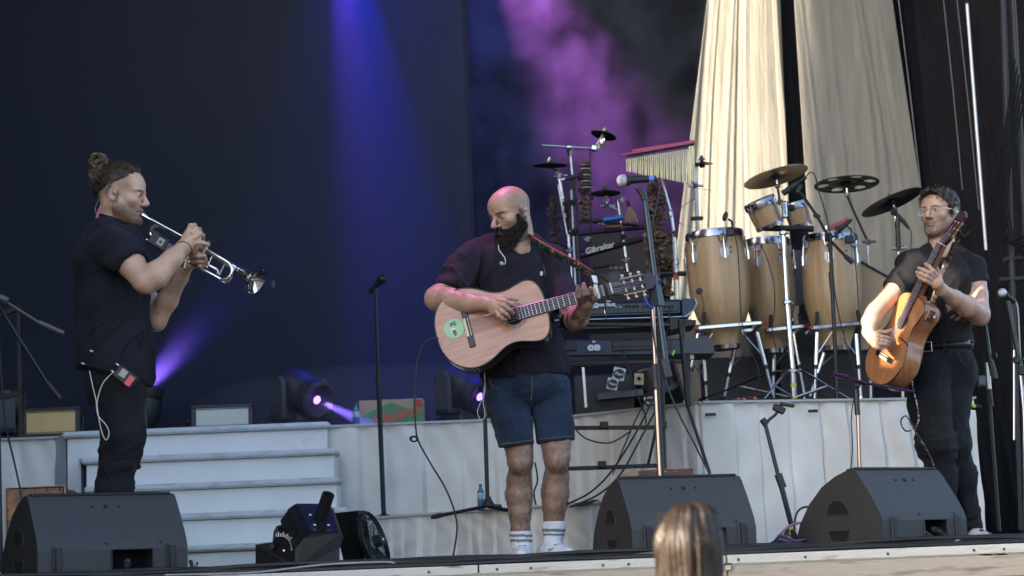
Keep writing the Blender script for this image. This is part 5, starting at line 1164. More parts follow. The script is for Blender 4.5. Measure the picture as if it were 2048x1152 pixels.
cable("thin black cable plugged into the lower keyboard and hanging down", Yk2 - .03, [(1246, 692), (1250, 715), (1262, 750), (1275, 790), (1290, 830), (1292, 850)], .004)
cable("black cable plugged into the upper keyboard", Yk - .03, [(1340, 612), (1336, 650), (1328, 700), (1300, 780), (1262, 860), (1225, 950)], .004)
# keyboard stand
Ys = 10.0; t = thing("keyboard_stand", at(1340, 1010, Ys), "black steel stand holding the two keyboards", "keyboard stand")
for (a, b_, w) in [((1318, 655), (1326, 942), 8), ((1362, 640), (1378, 812), 7), ((1376, 690), (1380, 812), 4), ((1313, 855), (1296, 930), 3), ((1345, 720), (1420, 948), 3.5)]:
    p_, q_ = at(*a, Ys), at(*b_, Ys); MB().rod(p_, q_, U(w, Ys)).build("leg", black_metal, t)
for (a, b_) in [((1143, 856), (1312, 855)), ((1120, 938), (1322, 931)), ((1115, 648), (1360, 650)), ((1118, 728), (1370, 722))]:
    p_, q_ = at(*a, Ys + .02), at(*b_, Ys + .02); d = q_ - p_; MB().box((p_ + q_) / 2, (d.length, .03, U(8, Ys)), Matrix.Rotation(-math.atan2(d.z, d.x), 3, 'Y'), bev=.003).build("beam", black_metal, t)
for (x, y) in ((1208, 850), (1204, 929), (1325, 850), (1323, 930)):
    MB().box(at(x, y, Ys - .02), (.045, .03, .035), bev=.004).build("bracket", black_plastic, t)
MB().prism(pts(Ys, (1340, 636), (1392, 640), (1392, 648), (1340, 660)), (0, .3, 0)).build("support_arm", black_metal, t, smooth=0)
t = thing("throne_tube", at(1172, 850, 11.0), "vertical chrome tube standing on the riser below the keyboards", "stand")
MB().rod(*pts(11.2, (1166, 735), (1172, 815)), U(4.2, 11)).build("tube", chrome, t); MB().rod(*pts(11.2, (1176, 815), (1178, 852)), U(5.5, 11)).build("foot", black_plastic, t)
MB().rod(*pts(11.2, (1130, 852), (1172, 832)), .009).build("leg", black_metal, t); MB().rod(*pts(11.2, (1178, 832), (1240, 850)), .009).build("leg", black_metal, t)
# drum cases with stickers under the keyboards
Yc = 11.6; t = thing("drum_case", at(1300, 845, Yc), "big black round drum case with pale band and white stickers under the keyboards", "drum case")
c = at(1300, 775, Yc + .2); rc = U(62, Yc)
MB().lathe([(-.16, rc * .97), (-.15, rc), (-.01, rc), (0, rc * 1.02), (.01, rc), (.15, rc), (.16, rc * .97)], c, (-.25, -.3, 1), 40).build("shell", mat("case_black_gloss", (.012, .012, .014), .25), t)
MB().lathe([(-.02, rc * 1.025), (-.02, rc * 1.04), (.012, rc * 1.04), (.012, rc * 1.025)], c, (-.25, -.3, 1), 40, caps=False).build("metal_band", mat("case_band", (.12, .12, .13), .35, .7), t)
def sticker(cx, cy, w, ang, lb, Y, col=(.62, .64, .66), txt="Pearl"):
    c = at(cx, cy, Y); t = thing("sticker", c, lb, "sticker"); cs, sn = math.cos(ang), math.sin(ang); X = Vector((cs, 0, sn)); Z = Vector((-sn, 0, cs))
    MB().box(c, (U(w, Y), .003, U(w * 1.05, Y)), Matrix((X, Vector((0, 1, 0)), Z)).transposed(), bev=.001).build("white_backing", mat("sticker_white", col, .5), t)
    MB().lathe([(0, U(w * .42, Y)), (.003, U(w * .42, Y))], c + Vector((0, -.002, 0)), (0, -1, 0), 22, sx=1.15).build("black_oval", black_plastic, t)
    MB().text(txt, U(w * .36, Y), c + Vector((0, -.007, 0)), X, Z, .0006, bold=.0006, shear=.3).build("sticker_lettering", mat("sticker_white", col, .5), t, smooth=0)
sticker(1238, 748, 24, -.25, "upper white sticker with a black oval, left of the yellow tag", Yc - .3); sticker(1225, 768, 22, -.25, "white sticker with a black oval on the drum case, lower of the leaning pair", Yc - .3)
sticker(1300, 806, 23, .05, "white sticker with a black oval low on the drum case behind the tall boom stand", Yc - .3)
t = thing("flight_case", at(1232, 845, Yc), "black case with grey lid edge behind the throne tube", "case")
MB().box(at(1205, 800, Yc + .1), (U(120, Yc), .4, U(92, Yc)), bev=.01).build("body", black_plastic, t); MB().box(at(1240, 789, Yc - .14), (U(92, Yc), .02, U(14, Yc)), Matrix.Rotation(-.06, 3, 'Y'), bev=.003).build("metal_edge", mat("case_band", (.12, .12, .13), .35, .7), t)
t = thing("yellow_tag", at(1278, 765, Yc - .3), "yellowish paper tag with a dark mark on the drum case", "tag"); MB().box(at(1278, 758, Yc - .32), (U(18, Yc), .003, U(22, Yc)), Matrix.Rotation(.05, 3, 'Y')).build("card", mat("tag_yellow", (.45, .40, .22), .6), t); MB().lathe([(0, U(4, Yc)), (.002, U(4, Yc))], at(1278, 757, Yc - .325), (0, -1, 0), 7).build("dark_mark", hole_m, t)
t = thing("green_light", at(1346, 707, Yk2 - .05), "tiny bright green tag by the keyboard stand", "tag"); MB().box(at(1347, 706, Yk2 - .05), (U(4, Yk2), .01, U(11, Yk2)), Matrix.Rotation(.4, 3, 'Y'), bev=.002).build("tag_body", mat("tag_green", (.3, .7, .1), .5), t)
# ---------------------------------------------------------------- smooth-blended bodies (signed distances, surface nets)
def _hash(ix, iy, iz, seed):
    h = (ix * 374761393 + iy * 668265263 + iz * 2147483647 + seed * 1274126177) & 0xffffffff
    h = ((h ^ (h >> 13)) * 1274126177) & 0xffffffff
    return ((h ^ (h >> 16)) & 0xffff) / 65535.0
def vnoise(P, sc, seed=0):
    Q = P * np.asarray(sc); I = np.floor(Q).astype(np.int64); F = Q - I; F = F * F * (3 - 2 * F); out = 0
    for dx_ in (0, 1):
        for dy in (0, 1):
            for dz in (0, 1):
                w = (F[:, 0] if dx_ else 1 - F[:, 0]) * (F[:, 1] if dy else 1 - F[:, 1]) * (F[:, 2] if dz else 1 - F[:, 2])
                out = out + w * _hash(I[:, 0] + dx_, I[:, 1] + dy, I[:, 2] + dz, seed)
    return out * 2 - 1
def surface_nets(F, lo, res):
    S = F < 0
    c = np.zeros(tuple(n - 1 for n in F.shape), np.int8)
    offs = [(i, j, k) for i in (0, 1) for j in (0, 1) for k in (0, 1)]
    n0, n1, n2 = F.shape
    for (i, j, k) in offs: c += S[i:n0 - 1 + i, j:n1 - 1 + j, k:n2 - 1 + k]
    act = np.argwhere((c > 0) & (c < 8))
    idx = -np.ones(c.shape, np.int32); idx[act[:, 0], act[:, 1], act[:, 2]] = np.arange(len(act))
    acc = np.zeros((len(act), 3)); cnt = np.zeros(len(act))
    for a in offs:
        for ax in range(3):
            if a[ax]: continue
            b = list(a); b[ax] = 1
            fa = F[act[:, 0] + a[0], act[:, 1] + a[1], act[:, 2] + a[2]]; fb = F[act[:, 0] + b[0], act[:, 1] + b[1], act[:, 2] + b[2]]
            m = (fa < 0) != (fb < 0); t = np.zeros_like(fa); t[m] = fa[m] / (fa[m] - fb[m])
            p = np.tile(np.array(a, float), (len(act), 1)); p[:, ax] += t
            acc[m] += p[m]; cnt[m] += 1
    V = (act + acc / cnt[:, None]) * res + lo
    faces = []
    for ax in range(3):
        o1, o2 = (ax + 1) % 3, (ax + 2) % 3
        sl0 = [slice(1, -1)] * 3; sl0[ax] = slice(0, -1); sl1 = list(sl0); sl1[ax] = slice(1, None)
        s0, s1 = S[tuple(sl0)], S[tuple(sl1)]
        e = np.argwhere(s0 != s1); 
        if len(e) == 0: continue
        off = np.ones(3, int); off[ax] = 0; e = e + off
        inside0 = S[e[:, 0], e[:, 1], e[:, 2]]
        q = []
        for (u, w) in ((-1, -1), (0, -1), (0, 0), (-1, 0)):
            d = e.copy(); d[:, o1] += u; d[:, o2] += w
            q.append(idx[d[:, 0], d[:, 1], d[:, 2]])
        q = np.stack(q, 1); q[~inside0] = q[~inside0][:, ::-1]; faces.append(q)
    Fc = np.concatenate(faces); Fc = Fc[(Fc >= 0).all(1)]
    return V, Fc
def vnormals(V, Fc):
    n = np.cross(V[Fc[:, 2]] - V[Fc[:, 0]], V[Fc[:, 3]] - V[Fc[:, 1]]); N = np.zeros_like(V)
    for k in range(4): np.add.at(N, Fc[:, k], n)
    return N / np.maximum(np.linalg.norm(N, axis=1), 1e-12)[:, None]
class SDF:
    def __init__(s): s.P = []; s.k = .02
    def rc(s, a, b, r1, r2=None, k=None, sub=False):
        s.P.append(("rc", np.array(a, float), np.array(b, float), r1, r1 if r2 is None else r2, s.k if k is None else k, sub)); return s
    def el(s, c, r, M=None, k=None, sub=False):
        s.P.append(("el", np.array(c, float), np.array(r, float), np.array(M, float) if M is not None else np.eye(3), None, s.k if k is None else k, sub)); return s
    def chain(s, P, r, k=None):
        for i in range(len(P) - 1): s.rc(P[i], P[i + 1], r[i], r[i + 1], k)
        return s
    def mesh(s, res, cuts=(), lim=None):
        lo = np.array([1e9] * 3); hi = -lo
        for p in s.P:
            if p[6]: continue
            R_ = max(p[3], p[4]) if p[0] == "rc" else max(p[2]); pp = [p[1], p[2]] if p[0] == "rc" else [p[1]]
            for q in pp: lo = np.minimum(lo, q - R_); hi = np.maximum(hi, q + R_)
        if lim is not None: lo = np.maximum(lo, lim[0]); hi = np.minimum(hi, lim[1])
        lo = lo - 3 * res; hi = hi + 3 * res
        n = np.ceil((hi - lo) / res).astype(int) + 1
        F = np.full(tuple(n), .08, np.float32); ax = [lo[i] + res * np.arange(n[i]) for i in range(3)]
        for p in s.P:
            kind, k, sub = p[0], p[5], p[6]; mg = max(k, 2.5 * res) + res
            if kind == "rc":
                l = np.minimum(p[1] - p[3], p[2] - p[4]) - mg; h = np.maximum(p[1] + p[3], p[2] + p[4]) + mg
            else:
                R_ = np.abs(p[3]) @ p[2]; l = p[1] - R_ - mg; h = p[1] + R_ + mg
            i0 = np.clip(np.floor((l - lo) / res).astype(int), 0, n); i1 = np.clip(np.ceil((h - lo) / res).astype(int) + 1, 0, n)
            if (i1 <= i0).any(): continue
            X = ax[0][i0[0]:i1[0]][:, None, None]; Y_ = ax[1][i0[1]:i1[1]][None, :, None]; Z = ax[2][i0[2]:i1[2]][None, None, :]
            sl = tuple(slice(i0[i], i1[i]) for i in range(3))
            if kind == "rc":
                a, b = p[1], p[2]; d = b - a; L2 = max(float(d @ d), 1e-10)
                t = np.clip(((X - a[0]) * d[0] + (Y_ - a[1]) * d[1] + (Z - a[2]) * d[2]) / L2, 0, 1)
                D = np.sqrt((X - a[0] - t * d[0]) ** 2 + (Y_ - a[1] - t * d[1]) ** 2 + (Z - a[2] - t * d[2]) ** 2) - (p[3] + (p[4] - p[3]) * t)
            else:
                M = p[3]; q = [M[0, j] * (X - p[1][0]) + M[1, j] * (Y_ - p[1][1]) + M[2, j] * (Z - p[1][2]) for j in range(3)]; r = p[2]
                k0 = np.sqrt((q[0] / r[0]) ** 2 + (q[1] / r[1]) ** 2 + (q[2] / r[2]) ** 2); k1 = np.sqrt((q[0] / r[0] ** 2) ** 2 + (q[1] / r[1] ** 2) ** 2 + (q[2] / r[2] ** 2) ** 2)
                D = np.where(k1 > 1e-6, k0 * (k0 - 1) / np.maximum(k1, 1e-6), -min(r))
            D = D.astype(np.float32); C = F[sl]
            if sub:
                D = -D; h_ = np.maximum(k - np.abs(C - D), 0) / max(k, 1e-6); F[sl] = np.maximum(C, D) + h_ * h_ * k / 4
            else:
                h_ = np.maximum(k - np.abs(C - D), 0) / max(k, 1e-6); F[sl] = np.minimum(C, D) - h_ * h_ * k / 4
        for (pt, nn, near) in cuts:      # remove the side nn points to (within radius near of pt)
            pt = np.array(pt, float); nn = np.array(nn, float); nn = nn / np.linalg.norm(nn)
            X = ax[0][:, None, None]; Y_ = ax[1][None, :, None]; Z = ax[2][None, None, :]
            D = ((X - pt[0]) * nn[0] + (Y_ - pt[1]) * nn[1] + (Z - pt[2]) * nn[2]).astype(np.float32)
            if near:
                m = ((X - pt[0]) ** 2 + (Y_ - pt[1]) ** 2 + (Z - pt[2]) ** 2) < near * near
                F = np.where(m, np.maximum(F, D), F)
            else: F = np.maximum(F, D)
        F[0], F[-1] = .05, .05; F[:, 0], F[:, -1] = .05, .05; F[:, :, 0], F[:, :, -1] = .05, .05
        return surface_nets(F, lo, res)
def np_mesh(name, V, Fc, m, parent, colors=None, smooth=True):
    me = bpy.data.meshes.new(name); me.from_pydata(V.tolist(), [], Fc.tolist())
    me.materials.append(m); me.polygons.foreach_set("use_smooth", [smooth] * len(me.polygons))
    if colors is not None:
        ca = me.color_attributes.new("tone", 'FLOAT_COLOR', 'POINT'); ca.data.foreach_set("color", np.concatenate([colors, np.ones((len(colors), 1))], 1).astype(np.float32).ravel())
    me.update(); return link_mesh(name, me, parent)
def relax(V, Fc, it=1, f=.5):
    for _ in range(it):
        A = np.zeros_like(V); c = np.zeros(len(V))
        for k in range(4):
            np.add.at(A, Fc[:, k], V[Fc[:, (k + 1) % 4]]); np.add.at(c, Fc[:, k], 1); np.add.at(A, Fc[:, (k + 1) % 4], V[Fc[:, k]]); np.add.at(c, Fc[:, (k + 1) % 4], 1)
        V = V * (1 - f) + f * A / np.maximum(c, 1)[:, None]
    return V
def folds(V, N, d, amp, sc_along=3, sc_across=16, seed=0, mask=None, z=None):
    """cloth folds running along direction d"""
    d = np.array(d, float); d /= np.linalg.norm(d); x, y, _ = frame_from(Vector(d)); x, y = np.array(x), np.array(y)
    W = V + .05 * np.stack([vnoise(V, 5, seed + 9), vnoise(V, 5, seed + 10), vnoise(V, 5, seed + 11)], 1)
    Q = np.stack([W @ d * sc_along, W @ x * sc_across, W @ y * sc_across], 1)
    r = 1 - np.abs(vnoise(Q, 1, seed)) * 2; r = np.sign(r) * np.abs(r) ** 1.5 * 1.4; r2 = 1 - np.abs(vnoise(Q, 2.1, seed + 3)) * 2
    w = amp * (r + .45 * r2)
    if mask is not None: w = w * mask
    return V + N * w[:, None]

def tone_mat(name, rough, sheen=0, bump=0, bscale=200, sss=0, spec=.5, coat=0):
    m = bpy.data.materials.new(name); m.use_nodes = True; nt = m.node_tree; b = nt.nodes["Principled BSDF"]
    a = nt.nodes.new("ShaderNodeAttribute"); a.attribute_name = "tone"; nt.links.new(a.outputs["Color"], b.inputs["Base Color"])
    b.inputs["Roughness"].default_value = rough; b.inputs["Specular IOR Level"].default_value = spec
    if sheen: b.inputs["Sheen Weight"].default_value = sheen
    if coat: b.inputs["Coat Weight"].default_value = coat; b.inputs["Coat Roughness"].default_value = .3
    if sss: b.inputs["Subsurface Weight"].default_value = sss; b.inputs["Subsurface Radius"].default_value = (.012, .004, .002); b.inputs["Subsurface Scale"].default_value = .6
    if bump:
        tc = nt.nodes.new("ShaderNodeTexCoord"); nz = nt.nodes.new("ShaderNodeTexNoise"); nz.inputs["Scale"].default_value = bscale; nz.inputs["Detail"].default_value = 4; nt.links.new(tc.outputs["Object"], nz.inputs[0])
        bp = nt.nodes.new("ShaderNodeBump"); bp.inputs["Strength"].default_value = bump; bp.inputs["Distance"].default_value = .004; nt.links.new(nz.outputs[0], bp.inputs["Height"]); nt.links.new(bp.outputs[0], b.inputs["Normal"])
    return m
skin_m = tone_mat("skin", .44, bump=.25, bscale=160, sss=.12)
cloth_m = tone_mat("cotton_cloth", .85, sheen=.03, bump=.35, bscale=500, spec=.25)
beard_m = tone_mat("beard", .8, bump=.3, bscale=300, spec=.12)
denim_m = tone_mat("denim_cloth", .85, sheen=.1, bump=.5, bscale=600, spec=.2)
hair_m = tone_mat("hair", .42, bump=.3, bscale=300, spec=.4)
leather_m = mat("belt_leather", (.035, .04, .05), .3, coat=.3)

class Frame:
    def __init__(s, O, fwd, up, sc=1.0):
        f = Vector(fwd).normalized(); u = Vector(up); x = f.cross(u).normalized(); u = x.cross(f).normalized()
        s.O = Vector(O); s.M = Matrix((x, f, u)).transposed(); s.sc = sc; s.Mn = np.array(s.M)
    def w(s, x, y, z): return s.O + s.M @ Vector((x * s.sc, y * s.sc, z * s.sc))
    def loc(s, V): return ((V - np.array(s.O)) @ s.Mn) / s.sc
def add_head(S, H, jaw=1.0, nose=1.0):
    c = H.sc; M = H.Mn
    def el(x, y, z, r, k=.012, sub=False): S.el(H.w(x, y, z), np.array(r) * c, M, k * c, sub)
    def rc(a, b, r1, r2, k=.01): S.rc(H.w(*a), H.w(*b), r1 * c, r2 * c, k * c)
    el(0, -.014, .038, (.076, .094, .080), .02); el(0, .036, .040, (.062, .052, .055), .03); el(0, .026, -.035, (.060 * jaw, .058, .078), .03)
    for s_ in (-1, 1):
        rc((s_ * .056 * jaw, -.004, -.052), (s_ * .018, .066, -.094), .020, .018, .03)
        el(s_ * .044, .056, -.022, (.022, .020, .018), .02)
        rc((s_ * .048, .066, .020), (s_ * .012, .084, .017), .0085, .009, .012)
        el(s_ * .033, .092, .000, (.017, .014, .010), .012, True)
        el(s_ * .032, .072, .0005, (.0155, .0135, .0125), .004)
        rc((s_ * .047, .070, .008), (s_ * .018, .083, .009), .0042, .0042, .004)
        el(s_ * .0125, .094, -.033, (.0085, .0105, .0075), .005)
        # ear
        el(s_ * .0785, -.014, -.006, (.0085, .0185, .0315), .006); el(s_ * .086, -.010, -.004, (.0055, .010, .018), .004, True); el(s_ * .078, -.004, -.03, (.006, .009, .010), .006)
    el(0, .074, -.098, (.020, .016, .016), .02)
    rc((0, .084, .014), (0, .110 * nose, -.025), .0075, .0105, .008); el(0, .106 * nose, -.028, (.0115, .0115, .010), .006)
    el(0, .082, -.054, (.022, .012, .010), .01)
    el(0, .089, -.058, (.021, .0085, .0048), .004); el(0, .087, -.0685, (.018, .0085, .0055), .004)
    el(0, .100, -.0628, (.022, .010, .0014), .003, True); el(0, .092, -.079, (.016, .006, .005), .008, True)
def head_tones(H, V, base, stub=None, stubc=(.10, .07, .06), lips=(.42, .17, .14), shaved=None, brow=(.04, .025, .02), seed=0, browh=1.0, pink=.1):
    """real colours of a face: lips, stubble, brows; V world -> rgb"""
    n = len(V); L = H.loc(V); col = np.tile(np.array(base), (n, 1)) * (1 + .10 * vnoise(V, 30, seed) + .06 * vnoise(V, 90, seed + 1))[:, None]
    x, y, z = L[:, 0], L[:, 1], L[:, 2]; inh = (z > -.13) & (np.abs(x) < .1) & (np.abs(y) < .13) & (z < .14)
    ss = lambda e0, e1, v: np.clip((v - e0) / (e1 - e0), 0, 1) ** 2 * (3 - 2 * np.clip((v - e0) / (e1 - e0), 0, 1))
    blush = np.exp(-(((np.abs(x) - .042) / .02) ** 2 + ((z + .03) / .022) ** 2)) * (y > .03) * inh + np.exp(-((x / .014) ** 2 + ((z + .028) / .016) ** 2)) * (y > .09) * inh
    ear = inh & (np.abs(x) > .077) & (y < .02) & (y > -.04)
    col = col * (1 - np.outer(blush * pink + ear * pink, np.array([0, .6, .6])))
    lp = np.exp(-(((x) / .022) ** 2 + ((z + .063) / .0085) ** 2) ** 2) * (y > .075) * inh
    col = col * (1 - lp[:, None] * .8) + np.array(lips) * lp[:, None] * .8
    if stub is not None:
        m = np.maximum(ss(.012, -.02, z - (.0 - .75 * (np.abs(y) - .0) * 0) + .035 * 0 + (y < .03) * 0), 0)
        jawm = ss(-.028, -.048, z) * (y > -.015) + ss(.02, -.01, z) * ss(.018, .0, y) * (y > -.004)
        mou = np.exp(-((x / .03) ** 2 + ((z + .049) / .007) ** 2)) * (y > .07)
        jm = np.clip(jawm + mou, 0, 1) * (1 - lp) * ss(-.17, -.125, z) * inh
        ch = np.exp(-(((np.abs(x) - .035) / .017) ** 2 + ((z + .035) / .018) ** 2)) * (y > .03)
        jm = jm * (1 - .7 * ch) * stub * (.75 + .35 * vnoise(V, 300, seed + 5))
        jm = np.clip(jm, 0, 1); col = col * (1 - jm[:, None]) + np.array(stubc) * jm[:, None]
    if shaved is not None:
        m = shaved(x, y, z) * inh * (.8 + .25 * vnoise(V, 300, seed + 6)); m = np.clip(m, 0, 1); col = col * (1 - m[:, None]) + np.array(stubc) * m[:, None]
    b1 = np.exp(-((((np.abs(x) - .032) / .021) ** 2) ** 2 + ((z - .019 + .25 * np.maximum(np.abs(x) - .035, 0)) / (.0045 * browh)) ** 2)) * (y > .05) * inh
    col = col * (1 - np.clip(b1, 0, 1)[:, None]) + np.array(brow) * np.clip(b1, 0, 1)[:, None]
    return np.clip(col, 0, 1), L, inh
def eyes(H, t, iris=(.10, .06, .03), closed=False):
    if closed: return
    for s_ in (-1, 1):
        c = H.w(s_ * .032, .0725, .0005); r = .0128 * H.sc
        MB().ball(c, r, 14).build("eyeball", mat("eye_white", (.34, .30, .28), .25), t)
        f = (H.w(s_ * .032, 1, -.01) - H.w(s_ * .032, 0, 0)).normalized()
        MB().lathe([(r * .74, r * .66), (r * .99, r * .36), (r * 1.03, 0)], c, f, 14, caps=False).build("iris", mat("iris_%d" % int(iris[0] * 100), iris, .15), t)
def lashes(H, t, col=(.05, .03, .02), th=.0016):
    """dark lash lines and lid edges"""
    m = mat("lash_%d" % int(col[0] * 1000), col, .6)
    for s_ in (-1, 1):
        P = [H.w(s_ * (.017 + .0305 * u), .0850 - .014 * u * u + .003 * math.sin(3.14 * u), .0035 + .0048 * math.sin(3.14 * u) - .002 * u) for u in np.linspace(0, 1, 8)]
        MB().tube(P, [th * H.sc * v for v in (.5, .9, 1.1, 1.2, 1.2, 1.1, .9, .5)], 5).build("lash_line", m, t)
def surface_hairs(name, V, N, n, flow, ln, r, m, parent, seed=1, lift=.002):
    """short hairs lying on a surface; flow(p, n) gives the lie of the hair"""
    g = MB(); rs = random.Random(seed); pk = np.random.default_rng(seed).choice(len(V), n)
    for i in pk:
        p = Vector(V[i]); n_ = Vector(N[i]); f = flow(p, n_); f = f - n_ * f.dot(n_)
        if f.length < 1e-5: continue
        f.normalize(); l = ln * rs.uniform(.6, 1.3); e = Vector((rs.uniform(-1, 1), rs.uniform(-1, 1), rs.uniform(-1, 1))) * (l * .07)
        g.tube([p + n_ * .0003, p + f * (l * .5) + n_ * (lift * .9) + e * .3, p + f * l + n_ * (lift * rs.uniform(.1, 1.4)) + e], [r, r * .9, r * .25], 3, caps=False)
    return g.build(name, m, parent)
def strands(g, paths, r, n=4):
    for p in paths: g.tube(p, r, n, caps=False)
# ================================================================ the trumpet player
YT = 8.35
T = thing("person", at(240, 1150, 8.38), "trumpet player in profile with a curly hair bun, black T-shirt and black trousers", "person")
T.location.z = 0; ORG[T.name] = Vector(T.location)
def A(x, y, Y): return np.array(at(x, y, Y))
def arm(S, P, r, k=.02): S.chain(P, r, k)
HT = Frame(at(243, 392, 8.36), (1, -.06, -.11), (.11, 0, 1), 1.13)
B = SDF(); B.k = .02; add_head(B, HT, 1.0, .955)
B.rc(HT.w(0, -.025, -.05), A(216, 455, 8.38), .062, .066, .03); B.rc(HT.w(0, .0, -.075), A(235, 450, 8.37), .045, .05, .03)
B.el(A(225, 540, 8.38), (.11, .16, .22)); B.el(A(238, 690, 8.38), (.11, .14, .16), k=.05)
# near arm
B.chain([A(228, 480, 8.2), A(262, 528, 8.13), A(290, 563, 8.08)], [.052, .058, .052], .02)
B.el(A(297, 571, 8.08), (.034, .034, .034), k=.02)
B.chain([A(290, 560, 8.08), A(312, 550, 8.08), A(345, 518, 8.1), A(368, 494, 8.12)], [.050, .056, .042, .030], .02)
B.rc(A(368, 494, 8.12), A(380, 482, 8.13), .030, .034, .02)
B.el(A(384, 474, 8.13), (.042, .020, .046), Matrix.Rotation(R(25), 3, 'Y'), .015)
f_ = .0088
for q in ([(376, 464, 8.12), (381, 451, 8.12), (389, 450, 8.17), (394, 458, 8.22)], [(385, 466, 8.11), (392, 457, 8.12), (399, 459, 8.17), (402, 467, 8.22)],
          [(390, 475, 8.11), (400, 467, 8.12), (406, 471, 8.17), (406, 480, 8.22)], [(390, 486, 8.12), (402, 485, 8.13), (410, 487, 8.14), (417, 490, 8.16)],
          [(370, 478, 8.16), (378, 492, 8.2), (390, 498, 8.24)]):
    B.chain([A(*p) for p in q], [.0115, .0105, .0095, .0085][:len(q)], .004)
# far arm
B.chain([A(250, 480, 8.53), A(285, 570, 8.55), A(312, 642, 8.5)], [.06, .052, .046], .02)
B.chain([A(312, 640, 8.5), A(335, 600, 8.47), A(360, 556, 8.42), A(372, 536, 8.38)], [.046, .046, .034, .029], .02)
B.el(A(382, 520, 8.35), (.04, .022, .045), Matrix.Rotation(R(30), 3, 'Y'), .02)
for q in ([(374, 508, 8.22), (386, 504, 8.19), (400, 508, 8.18)], [(382, 514, 8.2), (396, 512, 8.17), (408, 511, 8.18), (413, 522, 8.22)], [(384, 523, 8.22), (398, 522, 8.2), (410, 524, 8.22)], [(388, 532, 8.25), (400, 532, 8.22), (408, 532, 8.25)], [(386, 510, 8.28), (396, 498, 8.25), (404, 496, 8.23)]):
    B.chain([A(*p) for p in q], [.011, .010, .0095, .0085][:len(q)], .004)
B.chain([A(235, 740, 8.32), A(243, 870, 8.31), A(227, 985, 8.34), A(222, 1110, 8.37)], [.07, .05, .036, .036]); B.chain([A(243, 740, 8.5), A(245, 870, 8.48), A(229, 985, 8.5), A(230, 1110, 8.52)], [.07, .05, .036, .036])
V, Fc = B.mesh(.0036); V = relax(V, Fc, 1, .4)
ssf = lambda e0, e1, v: np.clip((v - e0) / (e1 - e0), 0, 1)
def shT(x, y, z):  # shaved temple and side above the ear
    return .7 * (ssf(.0, .03, z) * ssf(.068, .040, y + .3 * (z - .03)) * ssf(.03, .055, np.abs(x)) + .8 * ssf(-.02, .01, z) * (y < -.02))
cT, L, inh = head_tones(HT, V, (.63, .385, .265), stub=.9, stubc=(.17, .10, .07), shaved=shT, brow=(.05, .03, .02), seed=2)
np_mesh("body", V, Fc, skin_m, T, cT)
N = vnormals(V, Fc); jw = inh & (L[:, 2] < -.045) & (L[:, 1] > -.01) & (L[:, 2] > -.125)
surface_hairs("stubble", V[jw], N[jw], 1500, lambda p, n_: Vector((.3, 0, -1)), .006, .0004, mat("stubble_brown", (.09, .05, .035), .6), T, 7, .003)
eyes(HT, T, (.05, .045, .03)); lashes(HT, T, (.06, .04, .03))
# hair: swept back mass + bun
Hh = SDF(); M = HT.Mn; c = HT.sc
Hh.el(HT.w(0, -.016, .046), np.array((.079, .098, .082)) * c, M); Hh.el(HT.w(0, -.08, .03), np.array((.05, .04, .05)) * c, M, .03); Hh.el(HT.w(0, -.075, -.03), np.array((.045, .03, .03)) * c, M, .02)
cuts = [(HT.w(0, .088, .078), np.array(HT.M @ Vector((0, .85, -.50))), None), (HT.w(.0, -.03, .030), np.array(HT.M @ Vector((0, .50, -.86))), None)]
V, Fc = Hh.mesh(.003, cuts); N = vnormals(V, Fc); L = HT.loc(V)
ang = np.arctan2(L[:, 0], L[:, 2] + .02); st = vnoise(np.stack([ang * 30, L[:, 1] * 6, ang * 0], 1), 1, 4) + .6 * vnoise(np.stack([ang * 70, L[:, 1] * 12, ang * 0], 1), 1, 5)
V = V + N * (.0022 * st)[:, None]
hc = np.array((.045, .029, .019)) * (1 + .75 * st)[:, None]; hair = np_mesh("hair", V, Fc, hair_m, T, np.clip(hc, .01, 1))
bcv = at(196, 338, 8.36)
surface_hairs("hair_strands", V, N, 1100, lambda p, n_: bcv - p, .050, .0011, mat("brown_hair_strand", (.05, .032, .02), .38, vscale=60, col2=(.22, .145, .09), contrast=(.45, .65)), T, 4, .0035)
g = MB(); rs = random.Random(4); bc = at(196, 338, 8.36)
for k in range(150):
    a0 = rs.uniform(0, 6.28); rr = rs.uniform(.012, .036); zz = rs.uniform(-.042, .048); q = []; tw = rs.choice((-1, 1)); yo = rs.uniform(-.03, .03)
    for i in range(8):
        a = a0 + tw * i * .45; q.append(bc + Vector((math.cos(a) * rr + .006 * math.sin(i * 1.7 + k) - .05 * max(0, zz - .03) , yo + .012 * math.sin(i + k), zz + math.sin(a) * rr * .8)))
    g.tube(spline(q, 2), rs.uniform(.0022, .0042), 5)
for k in range(60):
    a = HT.w(rs.uniform(-.03, .03), -.09 + rs.uniform(-.01, .01), rs.uniform(-.02, .07)); b_ = bc + Vector((rs.uniform(-.0, .02), rs.uniform(-.02, .02), rs.uniform(-.03, .03)))
    g.tube(spline([HT.w(rs.uniform(-.05, .05), -.06, .09 + rs.uniform(-.07, .01)), a, b_], 4), .003, 5)
bun = g.build("hair_bun", mat("bun_hair", (.09, .055, .035), .4, var=.2, vscale=60, col2=(.26, .17, .11), contrast=(.4, .65)), T)
